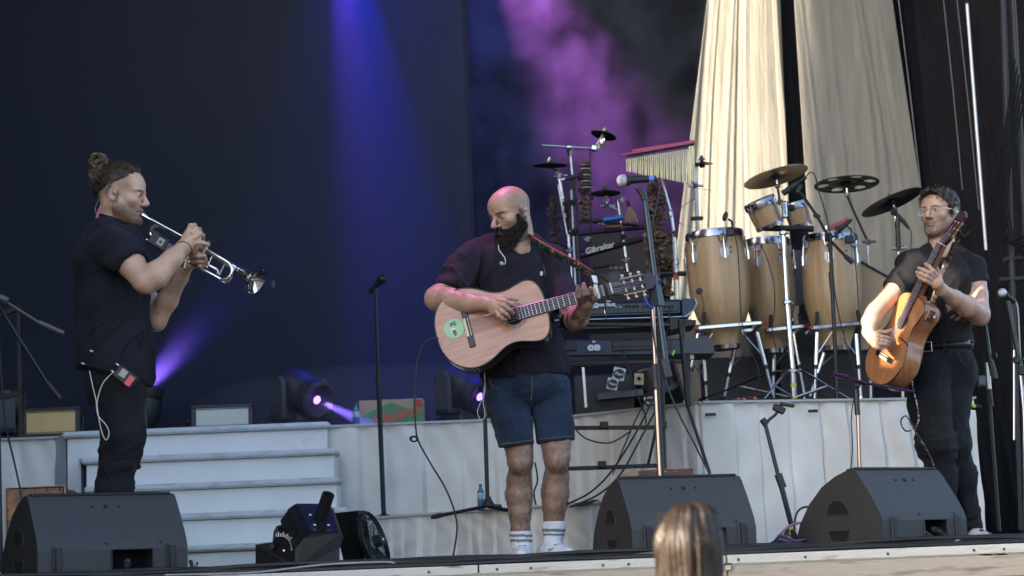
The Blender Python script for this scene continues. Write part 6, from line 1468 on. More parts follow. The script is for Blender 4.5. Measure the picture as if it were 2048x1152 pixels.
# trousers
P = SDF(); P.k = .03
P.el(A(238, 745, 8.39), (.135, .17, .11)); P.el(A(214, 775, 8.38), (.095, .15, .10), k=.04)
P.chain([A(237, 770, 8.32), A(245, 870, 8.30), A(228, 985, 8.33), A(222, 1105, 8.36)], [.114, .086, .068, .058], .04); P.chain([A(243, 770, 8.5), A(247, 870, 8.48), A(229, 985, 8.5), A(230, 1105, 8.52)], [.108, .083, .068, .058], .04)
V, Fc = P.mesh(.006, [(A(240, 716, 8.4), (0, 0, 1), None)]); N = vnormals(V, Fc)
kz = np.exp(-((V[:, 2] - A(240, 930, 8.3)[2]) / .11) ** 2); V = folds(V, N, (.9, .1, .35), .009, 5, 16, 3, kz + .15); V = folds(V, vnormals(V, Fc), (-.3, 0, 1), .004, 3, 16, 8)
cc = np.tile(np.array((.013, .011, .015)), (len(V), 1)) * (1 + .2 * vnoise(V, 20, 3))[:, None]; np_mesh("trousers", V, Fc, cloth_m, T, cc)
# shirt
S = SDF(); S.k = .035
S.el(A(216, 520, 8.38), (.138, .195, .17)); S.el(A(226, 610, 8.38), (.154, .19, .19), k=.06); S.el(A(230, 690, 8.38), (.158, .195, .20), k=.06); S.el(A(233, 740, 8.39), (.156, .19, .17), k=.05)
S.rc(A(214, 462, 8.3), A(222, 466, 8.46), .065, .065); S.rc(A(205, 470, 8.36), A(240, 468, 8.36), .07, .06); S.el(A(262, 500, 8.38), (.055, .13, .11), k=.05)
S.chain([A(222, 486, 8.2), A(238, 500, 8.16), A(268, 536, 8.11)], [.078, .080, .074], .035); S.chain([A(250, 490, 8.53), A(290, 560, 8.55)], [.078, .07], .03)
hem = (A(288, 507, 8.1) - A(231, 539, 8.1)); cutn = A(262, 525, 8.12) - A(232, 480, 8.16)
neckc = HT.w(0, -.01, -.118)
V, Fc = S.mesh(.005, [(A(260, 523, 8.12), cutn, .13), (A(276, 536, 8.55), A(290, 560, 8.55) - A(250, 490, 8.55), .12), (A(240, 752, 8.38), (-.30, 0, -1), None), (A(228, 446, 8.38), (.35, 0, 1), .105)])
N = vnormals(V, Fc); zm = np.clip((A(0, 480, 8.38)[2] - V[:, 2]) / .12, .15, 1)
V = folds(V, N, (.55, 0, .85), .010, 2.2, 11, 21, zm); V = folds(V, vnormals(V, Fc), (.1, 0, 1), .004, 3, 18, 27, zm)
cc = np.tile(np.array((.0135, .0135, .021)), (len(V), 1)) * (1 + .15 * vnoise(V, 12, 3))[:, None]; np_mesh("t_shirt", V, Fc, cloth_m, T, cc)
g = MB(); q = [Vector(A(228, 446, 8.38)) + Vector((math.cos(a) * .078, math.sin(a) * .085, -.010 - .35 * math.cos(a) * .078 + .02)) for a in np.linspace(0, 2 * math.pi, 30)]
g.tube(q, .006, 6, flat=1.2); g.build("collar", mat("shirt_black", (.013, .013, .02), .9), T)
for yy in (8.24, 8.5):
    MB().box(Vector((at(245, 1130, yy).x, yy, .05)), (.27, .10, .09), bev=.03).build("shoe", black_rubber, T)
MB().tube(spline([at(357, 486, 8.06), at(366, 483, 8.05), at(377, 488, 8.06), at(383, 498, 8.08), at(384, 504, 8.12)], 6), .0022, 6).build("bracelet", black_rubber, T)
MB().ball(HT.w(.090, -.004, -.004), .010, 10).build("earpiece", mat("earpiece_grey", (.35, .33, .32), .25), T)
MB().tube(spline([HT.w(.088, -.006, .012), HT.w(.086, -.03, .03), HT.w(.075, -.05, .0), HT.w(.05, -.085, -.06), at(196, 434, 8.3)]), .0016, 5).build("earpiece_lead", cable_grey, T)
MB().rod(at(203, 410, 8.28), at(193, 436, 8.28), .006).build("lead_splitter", mat("splitter_pink", (.55, .15, .2), .5), T)
t = thing("belt_pack", at(250, 752, 8.15), "black radio belt pack with small screen and red label on the trumpet player's hip", "radio pack")
Mx = Matrix.Rotation(R(38), 3, 'Y'); c0 = at(251, 753, 8.14)
def bp(x, z, y=0): return c0 + Mx @ Vector((x, y, z))
MB().box(c0, (.10, .03, .062), Mx, bev=.006).build("case", black_plastic, t); MB().box(bp(-.012, .006, -.017), (.032, .004, .036), Mx, bev=.001).build("screen", mat("lcd_grey", (.32, .32, .28), .3), t)
MB().box(bp(.030, -.004, -.017), (.028, .004, .046), Mx, bev=.001).build("red_label", mat("pack_red", (.75, .11, .12), .5), t)
MB().rod(bp(-.05, .02), bp(-.066, .02), .007).build("antenna_plug", chrome, t); MB().rod(bp(-.05, -.016), bp(-.064, -.016), .007).build("antenna_plug", chrome, t)
MB().tube(spline([bp(-.064, -.016), at(205, 738, 8.1), at(166, 727, 8.12)]), .0012, 5).build("antenna", black_plastic, t); MB().tube(spline([bp(-.064, .02), at(205, 720, 8.1), at(183, 702, 8.12)]), .0012, 5).build("antenna", black_plastic, t)
for (x, y) in ((166, 727), (183, 702)): MB().rod(at(x - 3, y - 1, 8.11), at(x + 3, y + 1, 8.11), .003).build("antenna_tip", white_plastic, t)
w_ = mat("white_wire", (.62, .6, .56), .5)
tag(MB().tube(spline(pts(8.12, (179, 742), (186, 775), (192, 800), (196, 830), (212, 850), (218, 866), (212, 880), (203, 862), (195, 820), (195, 800), (204, 770), (218, 752), (228, 744))), .0022, 6).build("earphone_wire", w_, loc=at(200, 870, 8.12)), "thin white wire looping down the trumpet player's trouser leg", "wire")
# ---------------------------------------------------------------- trumpet
silver = mat("trumpet_silver", (.80, .79, .77), .14, 1.0, var=.06, vscale=20)
TR = thing("trumpet", at(400, 500, 8.25), "silver trumpet raised to the player's lips", "trumpet")
def D(x, y, dy=0.0):
    """pixel on the trumpet's plane: 8.30 at the lips to 8.16 at the bell"""
    return at(x, y, 8.31 - .14 * (x - 287) / 228 + dy)
MB().tube([D(286, 430), D(291, 433), D(296, 436), D(306, 441)], [.0125, .0115, .006, .0055], 14).build("mouthpiece", silver, TR)
MB().tube([D(304, 440), D(340, 459.5), D(400, 492), D(450, 521)], [.0065, .0065, .0070, .0075], 12).build("lead_pipe", silver, TR)
MB().tube(spline([D(436, 513, -.02), D(450, 521, -.02), D(461, 530, -.02), D(464, 543, -.02), D(457, 555, -.02), D(444, 559, -.02), D(430, 552, -.02), D(372, 520, -.02)], 6), .0078, 12).build("tuning_slide", silver, TR)
MB().tube(spline([D(436, 547, -.02), D(434, 540, -.02), D(428, 536, -.02), D(376, 508, -.02)], 5), .0065, 10).build("third_slide", silver, TR)
MB().tube(spline([D(318, 450, .03), D(306, 454, .03), D(301, 465, .03), D(306, 478, .03), D(318, 484, .03)], 6), .0075, 12).build("bell_crook", silver, TR)
a, b_ = D(412, 500, .02), D(514, 563, .0); d = (b_ - a).normalized(); Lb = (b_ - a).length
MB().tube([D(318, 450, .03), D(412, 500, .02)], [.0075, .009], 12).build("bell_tube", silver, TR)
pr = [(Lb * u, .009 + .010 * u + .040 * max(0, (u - .62) / .38) ** 3.2) for u in np.linspace(0, 1, 26)]
pr[-1] = (Lb, .0595)
MB().lathe(pr + [(Lb + .001, .061), (Lb - .002, .0575)] + [(h - .0, max(.004, r - .0015)) for h, r in pr[::-1][1:14]], a, d, 40, caps=False).build("bell", silver, TR)
vd = (D(368, 536) - D(384, 506)).normalized()
for k in range(3):
    o_ = D(378 + 13 * k, 496 + 7.2 * k, -.005 + .0)
    v = MB().lathe([(-.045, .0095), (.04, .0095), (.04, .011), (.058, .011), (.060, .005)], o_, vd, 16).build("valve", silver, TR)
    MB().lathe([(0, .003), (.02, .003), (.02, .0085), (.024, .0085)], o_ - vd * .045, -vd, 12).build("finger_button", silver, v)
MB().rod(D(372, 518, -.03), D(367, 535, -.03), .011, .0125, 14).build("valve_cap", silver, TR)
for p_, q_ in ((D(424, 513, -.01), D(414, 535, -.02)), (D(449, 528, -.02), D(438, 550, -.02))): MB().rod(p_, q_, .003).build("brace", silver, TR); 
MB().tube(spline([D(443, 561, -.02), D(449, 565, -.02), D(458, 562, -.02), D(465, 553, -.02)]), .0025, 6).build("water_key", silver, TR); MB().ball(D(442, 562, -.02), .006, 8).build("key_cork", chrome, TR)
t = thing("wireless_pack", at(320, 490, 8.3), "black wireless microphone pack with tiny screen strapped under the trumpet", "radio pack")
Mx = Matrix.Rotation(R(32), 3, 'Y'); c0 = D(326, 488, -.02)
MB().box(c0 + Mx @ Vector((-.02, 0, 0)), (.09, .03, .06), Mx, bev=.006).build("case", black_plastic, t); MB().box(c0 + Mx @ Vector((.045, .005, -.002)), (.06, .035, .05), Mx, bev=.008).build("battery_block", mat("pack_navy", (.012, .02, .045), .35), t)
MB().box(c0 + Mx @ Vector((-.01, -.016, .002)), (.030, .004, .034), Mx, bev=.001).build("screen", mat("lcd_grey", (.32, .32, .28), .3), t); MB().box(c0 + Mx @ Vector((-.01, -.0185, .002)), (.012, .003, .014), Mx).build("digits", dark_grey, t)
MB().rod(c0 + Mx @ Vector((-.062, 0, -.02)), c0 + Mx @ Vector((-.075, 0, -.02)), .007).build("antenna_plug", chrome, t); MB().box(c0 + Mx @ Vector((-.06, 0, .026)), (.05, .025, .018), Mx, bev=.004).build("clip", black_plastic, t)
t = thing("clip_microphone", D(505, 575), "small black clip microphone on a thin gooseneck clamped to the trumpet's bell", "microphone")
g = MB().box(D(502, 572, -.06), (.018, .03, .05), Matrix.Rotation(.2, 3, 'Y'), bev=.004); g.build("clamp", black_plastic, t); MB().rod(D(500, 560, -.055), D(506, 588, -.06), .006).build("clamp_jaw", black_plastic, t); MB().rod(D(494, 572, -.05), D(488, 580, -.05), .007).build("clamp_screw", black_plastic, t)
MB().tube(spline([D(500, 566, -.06), D(508, 561, -.06), D(520, 562, -.06), D(543, 566, -.06)]), .0022, 6).build("gooseneck", black_plastic, t); MB().rod(D(546, 561, -.06), D(546, 574, -.06), .008).build("capsule", black_plastic, t)
g = MB()
for k in range(4):
    o_ = a + d * (Lb * (.62 + .06 * k)); x_, y_, z_ = frame_from(d + Vector((.15 * math.sin(k * 2), .1, .2 * math.cos(k)))); rr = .0185 + .0025 * k
    g.tube([o_ + (x_ * math.cos(u) + y_ * math.sin(u)) * rr for u in np.linspace(0, 6.28, 17)], .0018, 5)
g.build("wound_lead", cable_black, t); MB().tube(spline([D(486, 545, -.02), D(470, 540, .0), D(450, 528, .02), D(430, 518, .01), D(415, 505, .02)]), .0018, 5).build("lead", cable_black, t)
# ================================================================ the bald guitarist
M_ = thing("person", at(1070, 1130, 8.9), "bald bearded guitarist looking down, dark T-shirt, denim shorts, striped white socks", "person")
M_.location.z = 0; ORG[M_.name] = Vector(M_.location)
HM = Frame(at(1021, 428, 8.93), (-math.sin(R(50)), -math.cos(R(50)), -.36), (-.10, 0, 1), 1.11)
skinM = (.50, .305, .215)
B = SDF(); B.k = .02; add_head(B, HM, 1.0, 1.06)
B.rc(HM.w(0, -.03, -.03), A(1046, 500, 9.0), .060, .066, .03); B.rc(HM.w(0, -.02, -.06), A(1038, 500, 8.95), .05, .055, .03)
B.el(A(1022, 560, 9.0), (.17, .10, .20)); B.el(A(1050, 700, 9.0), (.15, .10, .2), k=.05)
B.chain([A(932, 518, 8.96), A(907, 560, 8.89), A(876, 596, 8.80)], [.050, .050, .054], .02)
B.el(A(868, 600, 8.79), (.040, .040, .045), k=.02)
B.chain([A(874, 596, 8.80), A(900, 601, 8.74), A(938, 606, 8.66), A(970, 607, 8.60)], [.056, .056, .042, .030], .02)
B.rc(A(970, 607, 8.60), A(990, 611, 8.565), .030, .030, .02)
B.el(A(992, 614, 8.56), (.040, .018, .040), k=.012)
for q in ([(990, 597, 8.56), (1004, 594, 8.55), (1018, 596, 8.55), (1034, 599, 8.57)],
          [(996, 600, 8.55), (1011, 602, 8.53), (1023, 608, 8.54), (1033, 616, 8.57)], [(998, 608, 8.55), (1009, 612, 8.525), (1019, 619, 8.535), (1026, 626, 8.57)],
          [(998, 617, 8.55), (1005, 623, 8.525), (1013, 629, 8.535), (1018, 634, 8.57)], [(993, 624, 8.555), (998, 632, 8.53), (1005, 637, 8.54), (1011, 640, 8.57)]):
    B.chain([A(*p) for p in q], [.0125, .0108, .0098, .0088], .004)
B.chain([A(1105, 520, 9.05), A(1128, 580, 8.98), A(1146, 638, 8.88)], [.062, .056, .052], .02); B.el(A(1148, 644, 8.87), (.034, .034, .030), k=.02)
B.chain([A(1146, 638, 8.88), A(1156, 634, 8.8), A(1166, 624, 8.68)], [.050, .050, .032], .02)
B.rc(A(1166, 624, 8.68), A(1172, 610, 8.64), .031, .034, .02); B.el(A(1174, 604, 8.62), (.036, .020, .030), k=.012)
for q in ([(1162, 606, 8.61), (1158, 594, 8.565), (1155, 582, 8.56), (1156, 573, 8.575)], [(1170, 602, 8.60), (1168, 590, 8.555), (1165, 578, 8.55), (1166, 570, 8.57)],
          [(1178, 600, 8.60), (1176, 588, 8.55), (1170, 577, 8.55), (1168, 568, 8.57)], [(1187, 602, 8.61), (1191, 590, 8.56), (1187, 579, 8.555), (1181, 576, 8.575)],
          [(1168, 612, 8.66), (1160, 596, 8.72), (1158, 580, 8.76)]):
    B.chain([A(*p) for p in q], [.0125, .0108, .0100, .0090][:len(q)], .0035)
# legs
B.chain([A(1022, 810, 8.97), A(1036, 880, 8.94), A(1040, 915, 8.91)], [.070, .066, .062], .02); B.el(A(1040, 925, 8.87), (.048, .046, .052), k=.03)
B.chain([A(1041, 935, 8.91), A(1038, 962, 8.94), A(1038, 990, 8.95), A(1040, 1025, 8.95), A(1041, 1060, 8.96), A(1045, 1100, 8.96)], [.052, .054, .060, .050, .041, .039], .02)
B.chain([A(1102, 810, 9.0), A(1111, 880, 8.98), A(1113, 910, 8.96)], [.070, .068, .064], .02); B.el(A(1115, 922, 8.93), (.048, .046, .052), k=.03)
B.chain([A(1114, 932, 8.97), A(1112, 958, 9.0), A(1110, 985, 9.01), A(1109, 1012, 9.01), A(1108, 1040, 9.02), A(1106, 1098, 9.02)], [.052, .056, .062, .054, .044, .039], .02)
V, Fc = B.mesh(.0036); V = relax(V, Fc, 1, .4)
def shM(x, y, z): return .38 * ssf(.0, .02, z) * ssf(.065, .03, y + .75 * np.maximum(z - .05, 0)) * ssf(.118, .09, z)
cM, L, inh = head_tones(HM, V, skinM, stub=.95, stubc=(.05, .035, .03), shaved=shM, brow=(.012, .008, .007), browh=1.35, lips=(.42, .17, .14), seed=12)
# leg and forearm hair, tattoo bands
zz = V[:, 2]; lowleg = np.clip((A(0, 900, 8.9)[2] - zz) / .1, 0, 1) * (zz > .05)
hn = vnoise(V, (260, 260, 130), 3) + .6 * vnoise(V, (90, 90, 50), 4); cM = cM * (1 - .34 * np.clip((A(0, 890, 8.9)[2] - zz) / .1, 0, 1))[:, None]
fore = ((V[:, 0] < A(975, 600, 8.7)[0]) & (zz < A(0, 570, 8.8)[2]) & (zz > A(0, 640, 8.8)[2]))
cM = cM * (1 - (.13 * lowleg * (hn + 1) + .07 * fore * (hn > .15))[:, None])
tq = np.array(at(1166, 612, 8.65)); dt = np.linalg.norm(V - np.array(at(1161, 640, 8.78)), axis=1)
tat = ((V[:, 0] > A(1128, 640, 8.8)[0]) & (zz < A(0, 622, 8.7)[2]) & (zz > A(0, 690, 8.8)[2]) & (vnoise(V, 26, 8) > -.05))
cM[tat] = cM[tat] * .35 + np.array((.02, .025, .035)) * .4
np_mesh("body", V, Fc, skin_m, M_, cM)
N = vnormals(V, Fc); ml = (V[:, 2] < A(0, 900, 8.9)[2]) & (V[:, 2] > .14)
ml2 = fore & (V[:, 1] < 8.85) & (V[:, 0] > A(858, 600, 8.8)[0])
lh = mat("leg_hair", (.03, .018, .012), .6)
surface_hairs("leg_hairs", V[ml], N[ml], 2300, lambda p, n_: Vector((0, 0, -1)), .016, .00055, lh, M_, 5, .004)
surface_hairs("arm_hairs", V[ml2], N[ml2], 160, lambda p, n_: Vector((.7, 0, -.8)), .013, .0005, lh, M_, 6, .004)
eyes(HM, M_, (.05, .03, .02)); lashes(HM, M_, (.02, .012, .01), .0020)
# eyelids lowered
for s_ in (-1, 1):
    g = MB().ball(HM.w(s_ * .032, .0735, .0015), .0138 * HM.sc, 14, HM.M, (1, 1, .62)); g.build("eyelid", mat("eyelid_skin", (.38, .22, .155), .5), M_)
# beard
Bd = SDF(); M = HM.Mn; c = HM.sc
for s_ in (-1, 1):
    Bd.rc(HM.w(s_ * .069, .022, -.018), HM.w(s_ * .062, .020, -.055), .009 * c, .018 * c, .02); Bd.rc(HM.w(s_ * .058, .012, -.060), HM.w(s_ * .020, .066, -.100), .024 * c, .029 * c, .02)
    Bd.rc(HM.w(s_ * .045, .05, -.075), HM.w(s_ * .025, .075, -.088), .022 * c, .022 * c, .02)
    Bd.rc(HM.w(s_ * .006, .096, -.048), HM.w(s_ * .032, .080, -.066), .0070 * c, .009 * c, .008)
Bd.el(HM.w(0, .070, -.108), np.array((.040, .032, .030)) * c, M, .02); Bd.el(HM.w(0, .092, -.0635), np.array((.018, .016, .0085)) * c, M, .004, True)
V, Fc = Bd.mesh(.0028); N = vnormals(V, Fc); L = HM.loc(V)
st = vnoise(np.stack([L[:, 0] * 260, L[:, 1] * 260, L[:, 2] * 60], 1), 1, 5) + vnoise(L, 90, 6)
V = V + N * (.0022 * st)[:, None]
bc_ = np.array((.010, .0065, .005)) * (1 + .5 * st)[:, None]; np_mesh("beard", V, Fc, beard_m, M_, np.clip(bc_, .002, 1))
g = MB(); rs = random.Random(3); idx = np.random.default_rng(3).choice(len(V), 3600)
for i in idx:
    p = Vector(V[i]); n_ = Vector(N[i]); g.tube([p, p + n_ * rs.uniform(.002, .007) + Vector((rs.uniform(-.004, .004), 0, -.009 + rs.uniform(-.003, .003)))], [.0009, .0003], 3, caps=False)
g.build("beard_hairs", mat("beard_hair", (.022, .013, .009), .6), M_)
# T-shirt
S = SDF(); S.k = .035
S.el(A(1016, 540, 9.0), (.165, .118, .14)); S.el(A(1032, 610, 9.0), (.166, .13, .18), k=.05); S.el(A(1046, 690, 9.0), (.185, .14, .18), k=.06); S.el(A(1050, 740, 9.0), (.205, .15, .16), k=.05)
S.rc(A(975, 492, 9.0), A(940, 514, 8.97), .046, .056); S.rc(A(1066, 492, 9.02), A(1098, 516, 9.05), .050, .062); S.rc(A(995, 492, 9.0), A(1060, 492, 9.0), .058, .058)
S.chain([A(940, 516, 8.96), A(916, 556, 8.9), A(904, 582, 8.86)], [.058, .066, .080], .022); S.chain([A(1106, 520, 9.05), A(1124, 580, 8.99), A(1140, 630, 8.9)], [.062, .062, .064], .025)
V, Fc = S.mesh(.005, [(A(903, 577, 8.85), A(898, 610, 8.85) - A(902, 577, 8.87), .14), (A(1133, 616, 8.95), A(1150, 650, 8.87) - A(1122, 590, 8.98), .115), (A(1050, 755, 9.0), (.06, 0, -1), None)])
N = vnormals(V, Fc); zm = np.clip((A(0, 500, 9)[2] - V[:, 2]) / .12, .2, 1)
V = folds(V, N, (-.45, 0, 1), .010, 2.4, 10, 31, zm * (V[:, 0] < A(1030, 600, 9)[0]) + .3); V = folds(V, vnormals(V, Fc), (.5, 0, 1), .007, 2.4, 12, 37, zm)
cc = np.tile(np.array((.016, .013, .022)), (len(V), 1)) * (1 + .15 * vnoise(V, 12, 3))[:, None]; np_mesh("t_shirt", V, Fc, cloth_m, M_, cc)
q = [Vector(A(1037, 489, 8.985)) + Vector((math.cos(a) * .080, math.sin(a) * .068, -.012 + .016 * math.sin(a) + .014 * math.cos(a))) for a in np.linspace(0, 2 * math.pi, 30)]
MB().tube(q, .0065, 6).build("collar", mat("shirt_black", (.013, .013, .02), .9), M_)
MB().box(at(1083, 547, 8.86), (.013, .004, .022), Matrix.Rotation(.1, 3, 'Y'), bev=.004).build("chest_emblem", mat("emblem_white", (.55, .52, .58), .6), M_)
# denim shorts
P = SDF(); P.k = .035
P.el(A(1055, 775, 8.98), (.195, .13, .10)); P.el(A(1055, 765, 9.03), (.19, .14, .13))
P.chain([A(1014, 800, 8.96), A(1026, 850, 8.94), A(1033, 895, 8.92)], [.098, .087, .081], .012); P.chain([A(1100, 800, 9.0), A(1109, 850, 8.99), A(1112, 885, 8.98)], [.098, .088, .084], .012)
V, Fc = P.mesh(.005, [(A(1002, 895, 8.93), (.085, .0, -1), None), (A(1050, 744, 9), (0, 0, 1), None)])
N = vnormals(V, Fc); V = folds(V, N, (1, .1, .25), .009, 4, 14, 41, np.clip((V[:, 2] - A(0, 860, 9)[2]) / .1, .25, 1)); V = folds(V, vnormals(V, Fc), (.3, 0, 1), .003, 4, 20, 47)
tw = vnoise(V, (300, 300, 60), 5)
cc = np.tile(np.array((.017, .030, .060)), (len(V), 1)) * (1 + .45 * vnoise(V, 11, 3) + .18 * tw)[:, None]
hemz = np.abs((V - A(1002, 888, 8.93)) @ np.array([.085, 0, 1.0])) < .004
cc[hemz] = cc[hemz] * .6 + np.array((.10, .06, .05)) * .5
cen = (np.abs(V[:, 0] - A(1064, 790, 8.9)[0]) < .004) & (V[:, 2] > A(0, 850, 9)[2]); cc[cen] *= .5
sm_ = cc.copy(); np_mesh("denim_shorts", V, Fc, denim_m, M_, np.clip(cc, 0, 1))
st_ = mat("denim_stitch", (.20, .14, .10), .8)
def onshort(px, py, Y): return at(px, py, Y)
MB().tube(spline([onshort(1003, 889, 8.84), onshort(1035, 884, 8.815), onshort(1066, 880, 8.86)]), .0014, 4).build("hem_stitching", st_, M_)
MB().tube(spline([onshort(1078, 878, 8.90), onshort(1110, 875, 8.868), onshort(1144, 873, 8.92)]), .0014, 4).build("hem_stitching", st_, M_)
MB().tube(spline([onshort(978, 757, 8.86), onshort(984, 772, 8.85), onshort(1000, 778, 8.845)]), .0014, 4).build("pocket_stitching", st_, M_)
MB().tube(spline([onshort(1064, 752, 8.83), onshort(1064, 780, 8.83), onshort(1062, 800, 8.84)]), .0016, 4).build("fly_stitching", st_, M_)
# socks with stripes
def sock(P, R_, top, stripes, sh):
    S = SDF(); S.k = .02; S.chain([A(*p) for p in P], R_, .03)
    V, Fc = S.mesh(.003, [(A(*top), (0, 0, 1), None)]); N = vnormals(V, Fc); a = np.arctan2(V[:, 1] - A(*P[0])[1], V[:, 0] - A(*P[0])[0]); V = V + N * (.0009 * np.sign(np.sin(a * 46)) + .0022 * np.maximum(0, vnoise(V, (8, 8, 60), 3)))[:, None]
    cc = np.tile(np.array((.66, .66, .68)), (len(V), 1))
    for (zc, hw) in stripes: m = np.abs(V[:, 2] + .05 * (V[:, 0] - A(*P[0])[0]) - zc) < hw; cc[m] = (.17, .19, .20)
    np_mesh("sock", V, Fc, cloth_m, M_, cc)
z_ = lambda py, Y: at(1080, py, Y).z
sock([(1041, 1050, 8.96), (1042, 1075, 8.96), (1045, 1106, 8.95), (1048, 1118, 8.88)], [.048, .045, .041, .04], (1041, 1063, 8.96), [(z_(1070, 8.96), .006), (z_(1080, 8.96), .006)], 0)
sock([(1108, 1030, 9.02), (1108, 1055, 9.02), (1106, 1100, 9.01), (1108, 1115, 8.95)], [.050, .048, .041, .04], (1108, 1044, 9.02), [(z_(1062, 9.02), .0065), (z_(1071, 9.02), .0045)], 0)
def shoe(cx, Y, yaw, label):
    b0 = at(cx, 1128, Y); Rz = Matrix.Rotation(yaw, 3, 'Z')
    W = lambda x, y, z: Vector((b0.x, Y, 0)) + Rz @ Vector((x, y, z))
    S = SDF(); S.k = .02
    S.rc(W(0, .06, .045), W(0, -.08, .040), .042, .036, .02); S.rc(W(0, -.08, .038), W(.0, -.15, .034), .040, .034, .03); S.rc(W(0, .06, .05), W(0, -.0, .065), .042, .036, .03)
    V, Fc = S.mesh(.0035, [(W(0, 0, .012), (0, 0, -1), None)]); N = vnormals(V, Fc); V = V + N * (.0015 * vnoise(V, 40, 2))[:, None]
    cc = np.tile(np.array((.70, .71, .72)), (len(V), 1)); np_mesh("shoe_upper", V, Fc, tone_mat("shoe_leather", .4, bump=.2, bscale=80) if "shoe_leather" not in bpy.data.materials else bpy.data.materials["shoe_leather"], M_, cc)
    MB().prism([W(.047 * math.cos(a) , -.045 + .14 * math.sin(a), .002) for a in np.linspace(0, 2 * math.pi, 24)[:-1]], (0, 0, .022)).build("shoe_sole", mat("sole_white", (.68, .68, .66), .6), M_)
    tg = W(0, -.055, .070); zt = (Rz @ Vector((0, .55, .83))).normalized(); xt = Rz @ Vector((1, 0, 0))
    g = MB().box(tg, (.056, .010, .050), Matrix((xt, Rz @ Vector((0, -.83, .55)), zt)).transposed(), bev=.008); tn = g.build("shoe_tongue", white_plastic, M_)
    nn = Rz @ Vector((0, -.83, .55))
    MB().box(tg + nn * .006 + zt * .006, (.038, .004, .020), Matrix((xt, nn, zt)).transposed(), bev=.001).build("tongue_badge", mat("badge_blue", (.02, .2, .45), .4), tn)
    MB().text("adidas", .012, tg + nn * .009 + zt * .006, xt, zt, .0004).build("badge_lettering", white_plastic, tn, smooth=0)
    for k in range(4):
        y = -.055 - .022 * k; MB().tube([W(-.030, y - .004, .062 - .006 * k), W(0, y, .080 - .006 * k), W(.030, y + .004, .062 - .006 * k)], .0038, 6).build("shoelace", white_plastic, M_)
    for k in range(3):
        for sx in (-1, 1): MB().box(W(sx * .038, -.03 - .02 * k, .05), (.004, .006, .034), Rz @ Matrix.Rotation(.5, 3, 'X')).build("shoe_stripe", mat("stripe_navy", (.06, .09, .16), .5), M_)
shoe(1047, 8.93, -.05, ""); shoe(1107, 8.98, .45, "")
MB().ball(HM.w(-.088, -.010, -.004), .009, 10).build("earpiece", mat("earpiece_grey", (.35, .33, .32), .25), M_); MB().ball(HM.w(.088, -.010, -.004), .009, 10).build("earpiece", mat("earpiece_grey", (.35, .33, .32), .25), M_)
MB().tube([HM.w(-.080, -.014, -.034), HM.w(-.081, -.014, -.046)], .0022, 6).build("earring", chrome, M_)
t = thing("loose_earphone", at(1003, 528, 8.82), "pale earphone hanging loose on the bald guitarist's chest", "earphone")
MB().tube(spline(pts(8.83, (997, 490), (998, 500), (1004, 508), (1010, 517), (1010, 527), (1004, 530))), .0026, 6).build("wire", w_, t); MB().ball(at(1003, 527, 8.82), .010, 10).build("bud", mat("bud_pale", (.5, .48, .46), .3), t)
tag(MB().tube(spline(pts(8.86, (969, 745), (970, 775), (968, 790), (958, 812), (955, 826), (962, 840), (970, 830), (966, 800), (970, 770))), .0018, 6).build("earphone_wire", w_, loc=at(960, 840, 8.86)), "thin white wire looping beside the denim shorts", "wire")

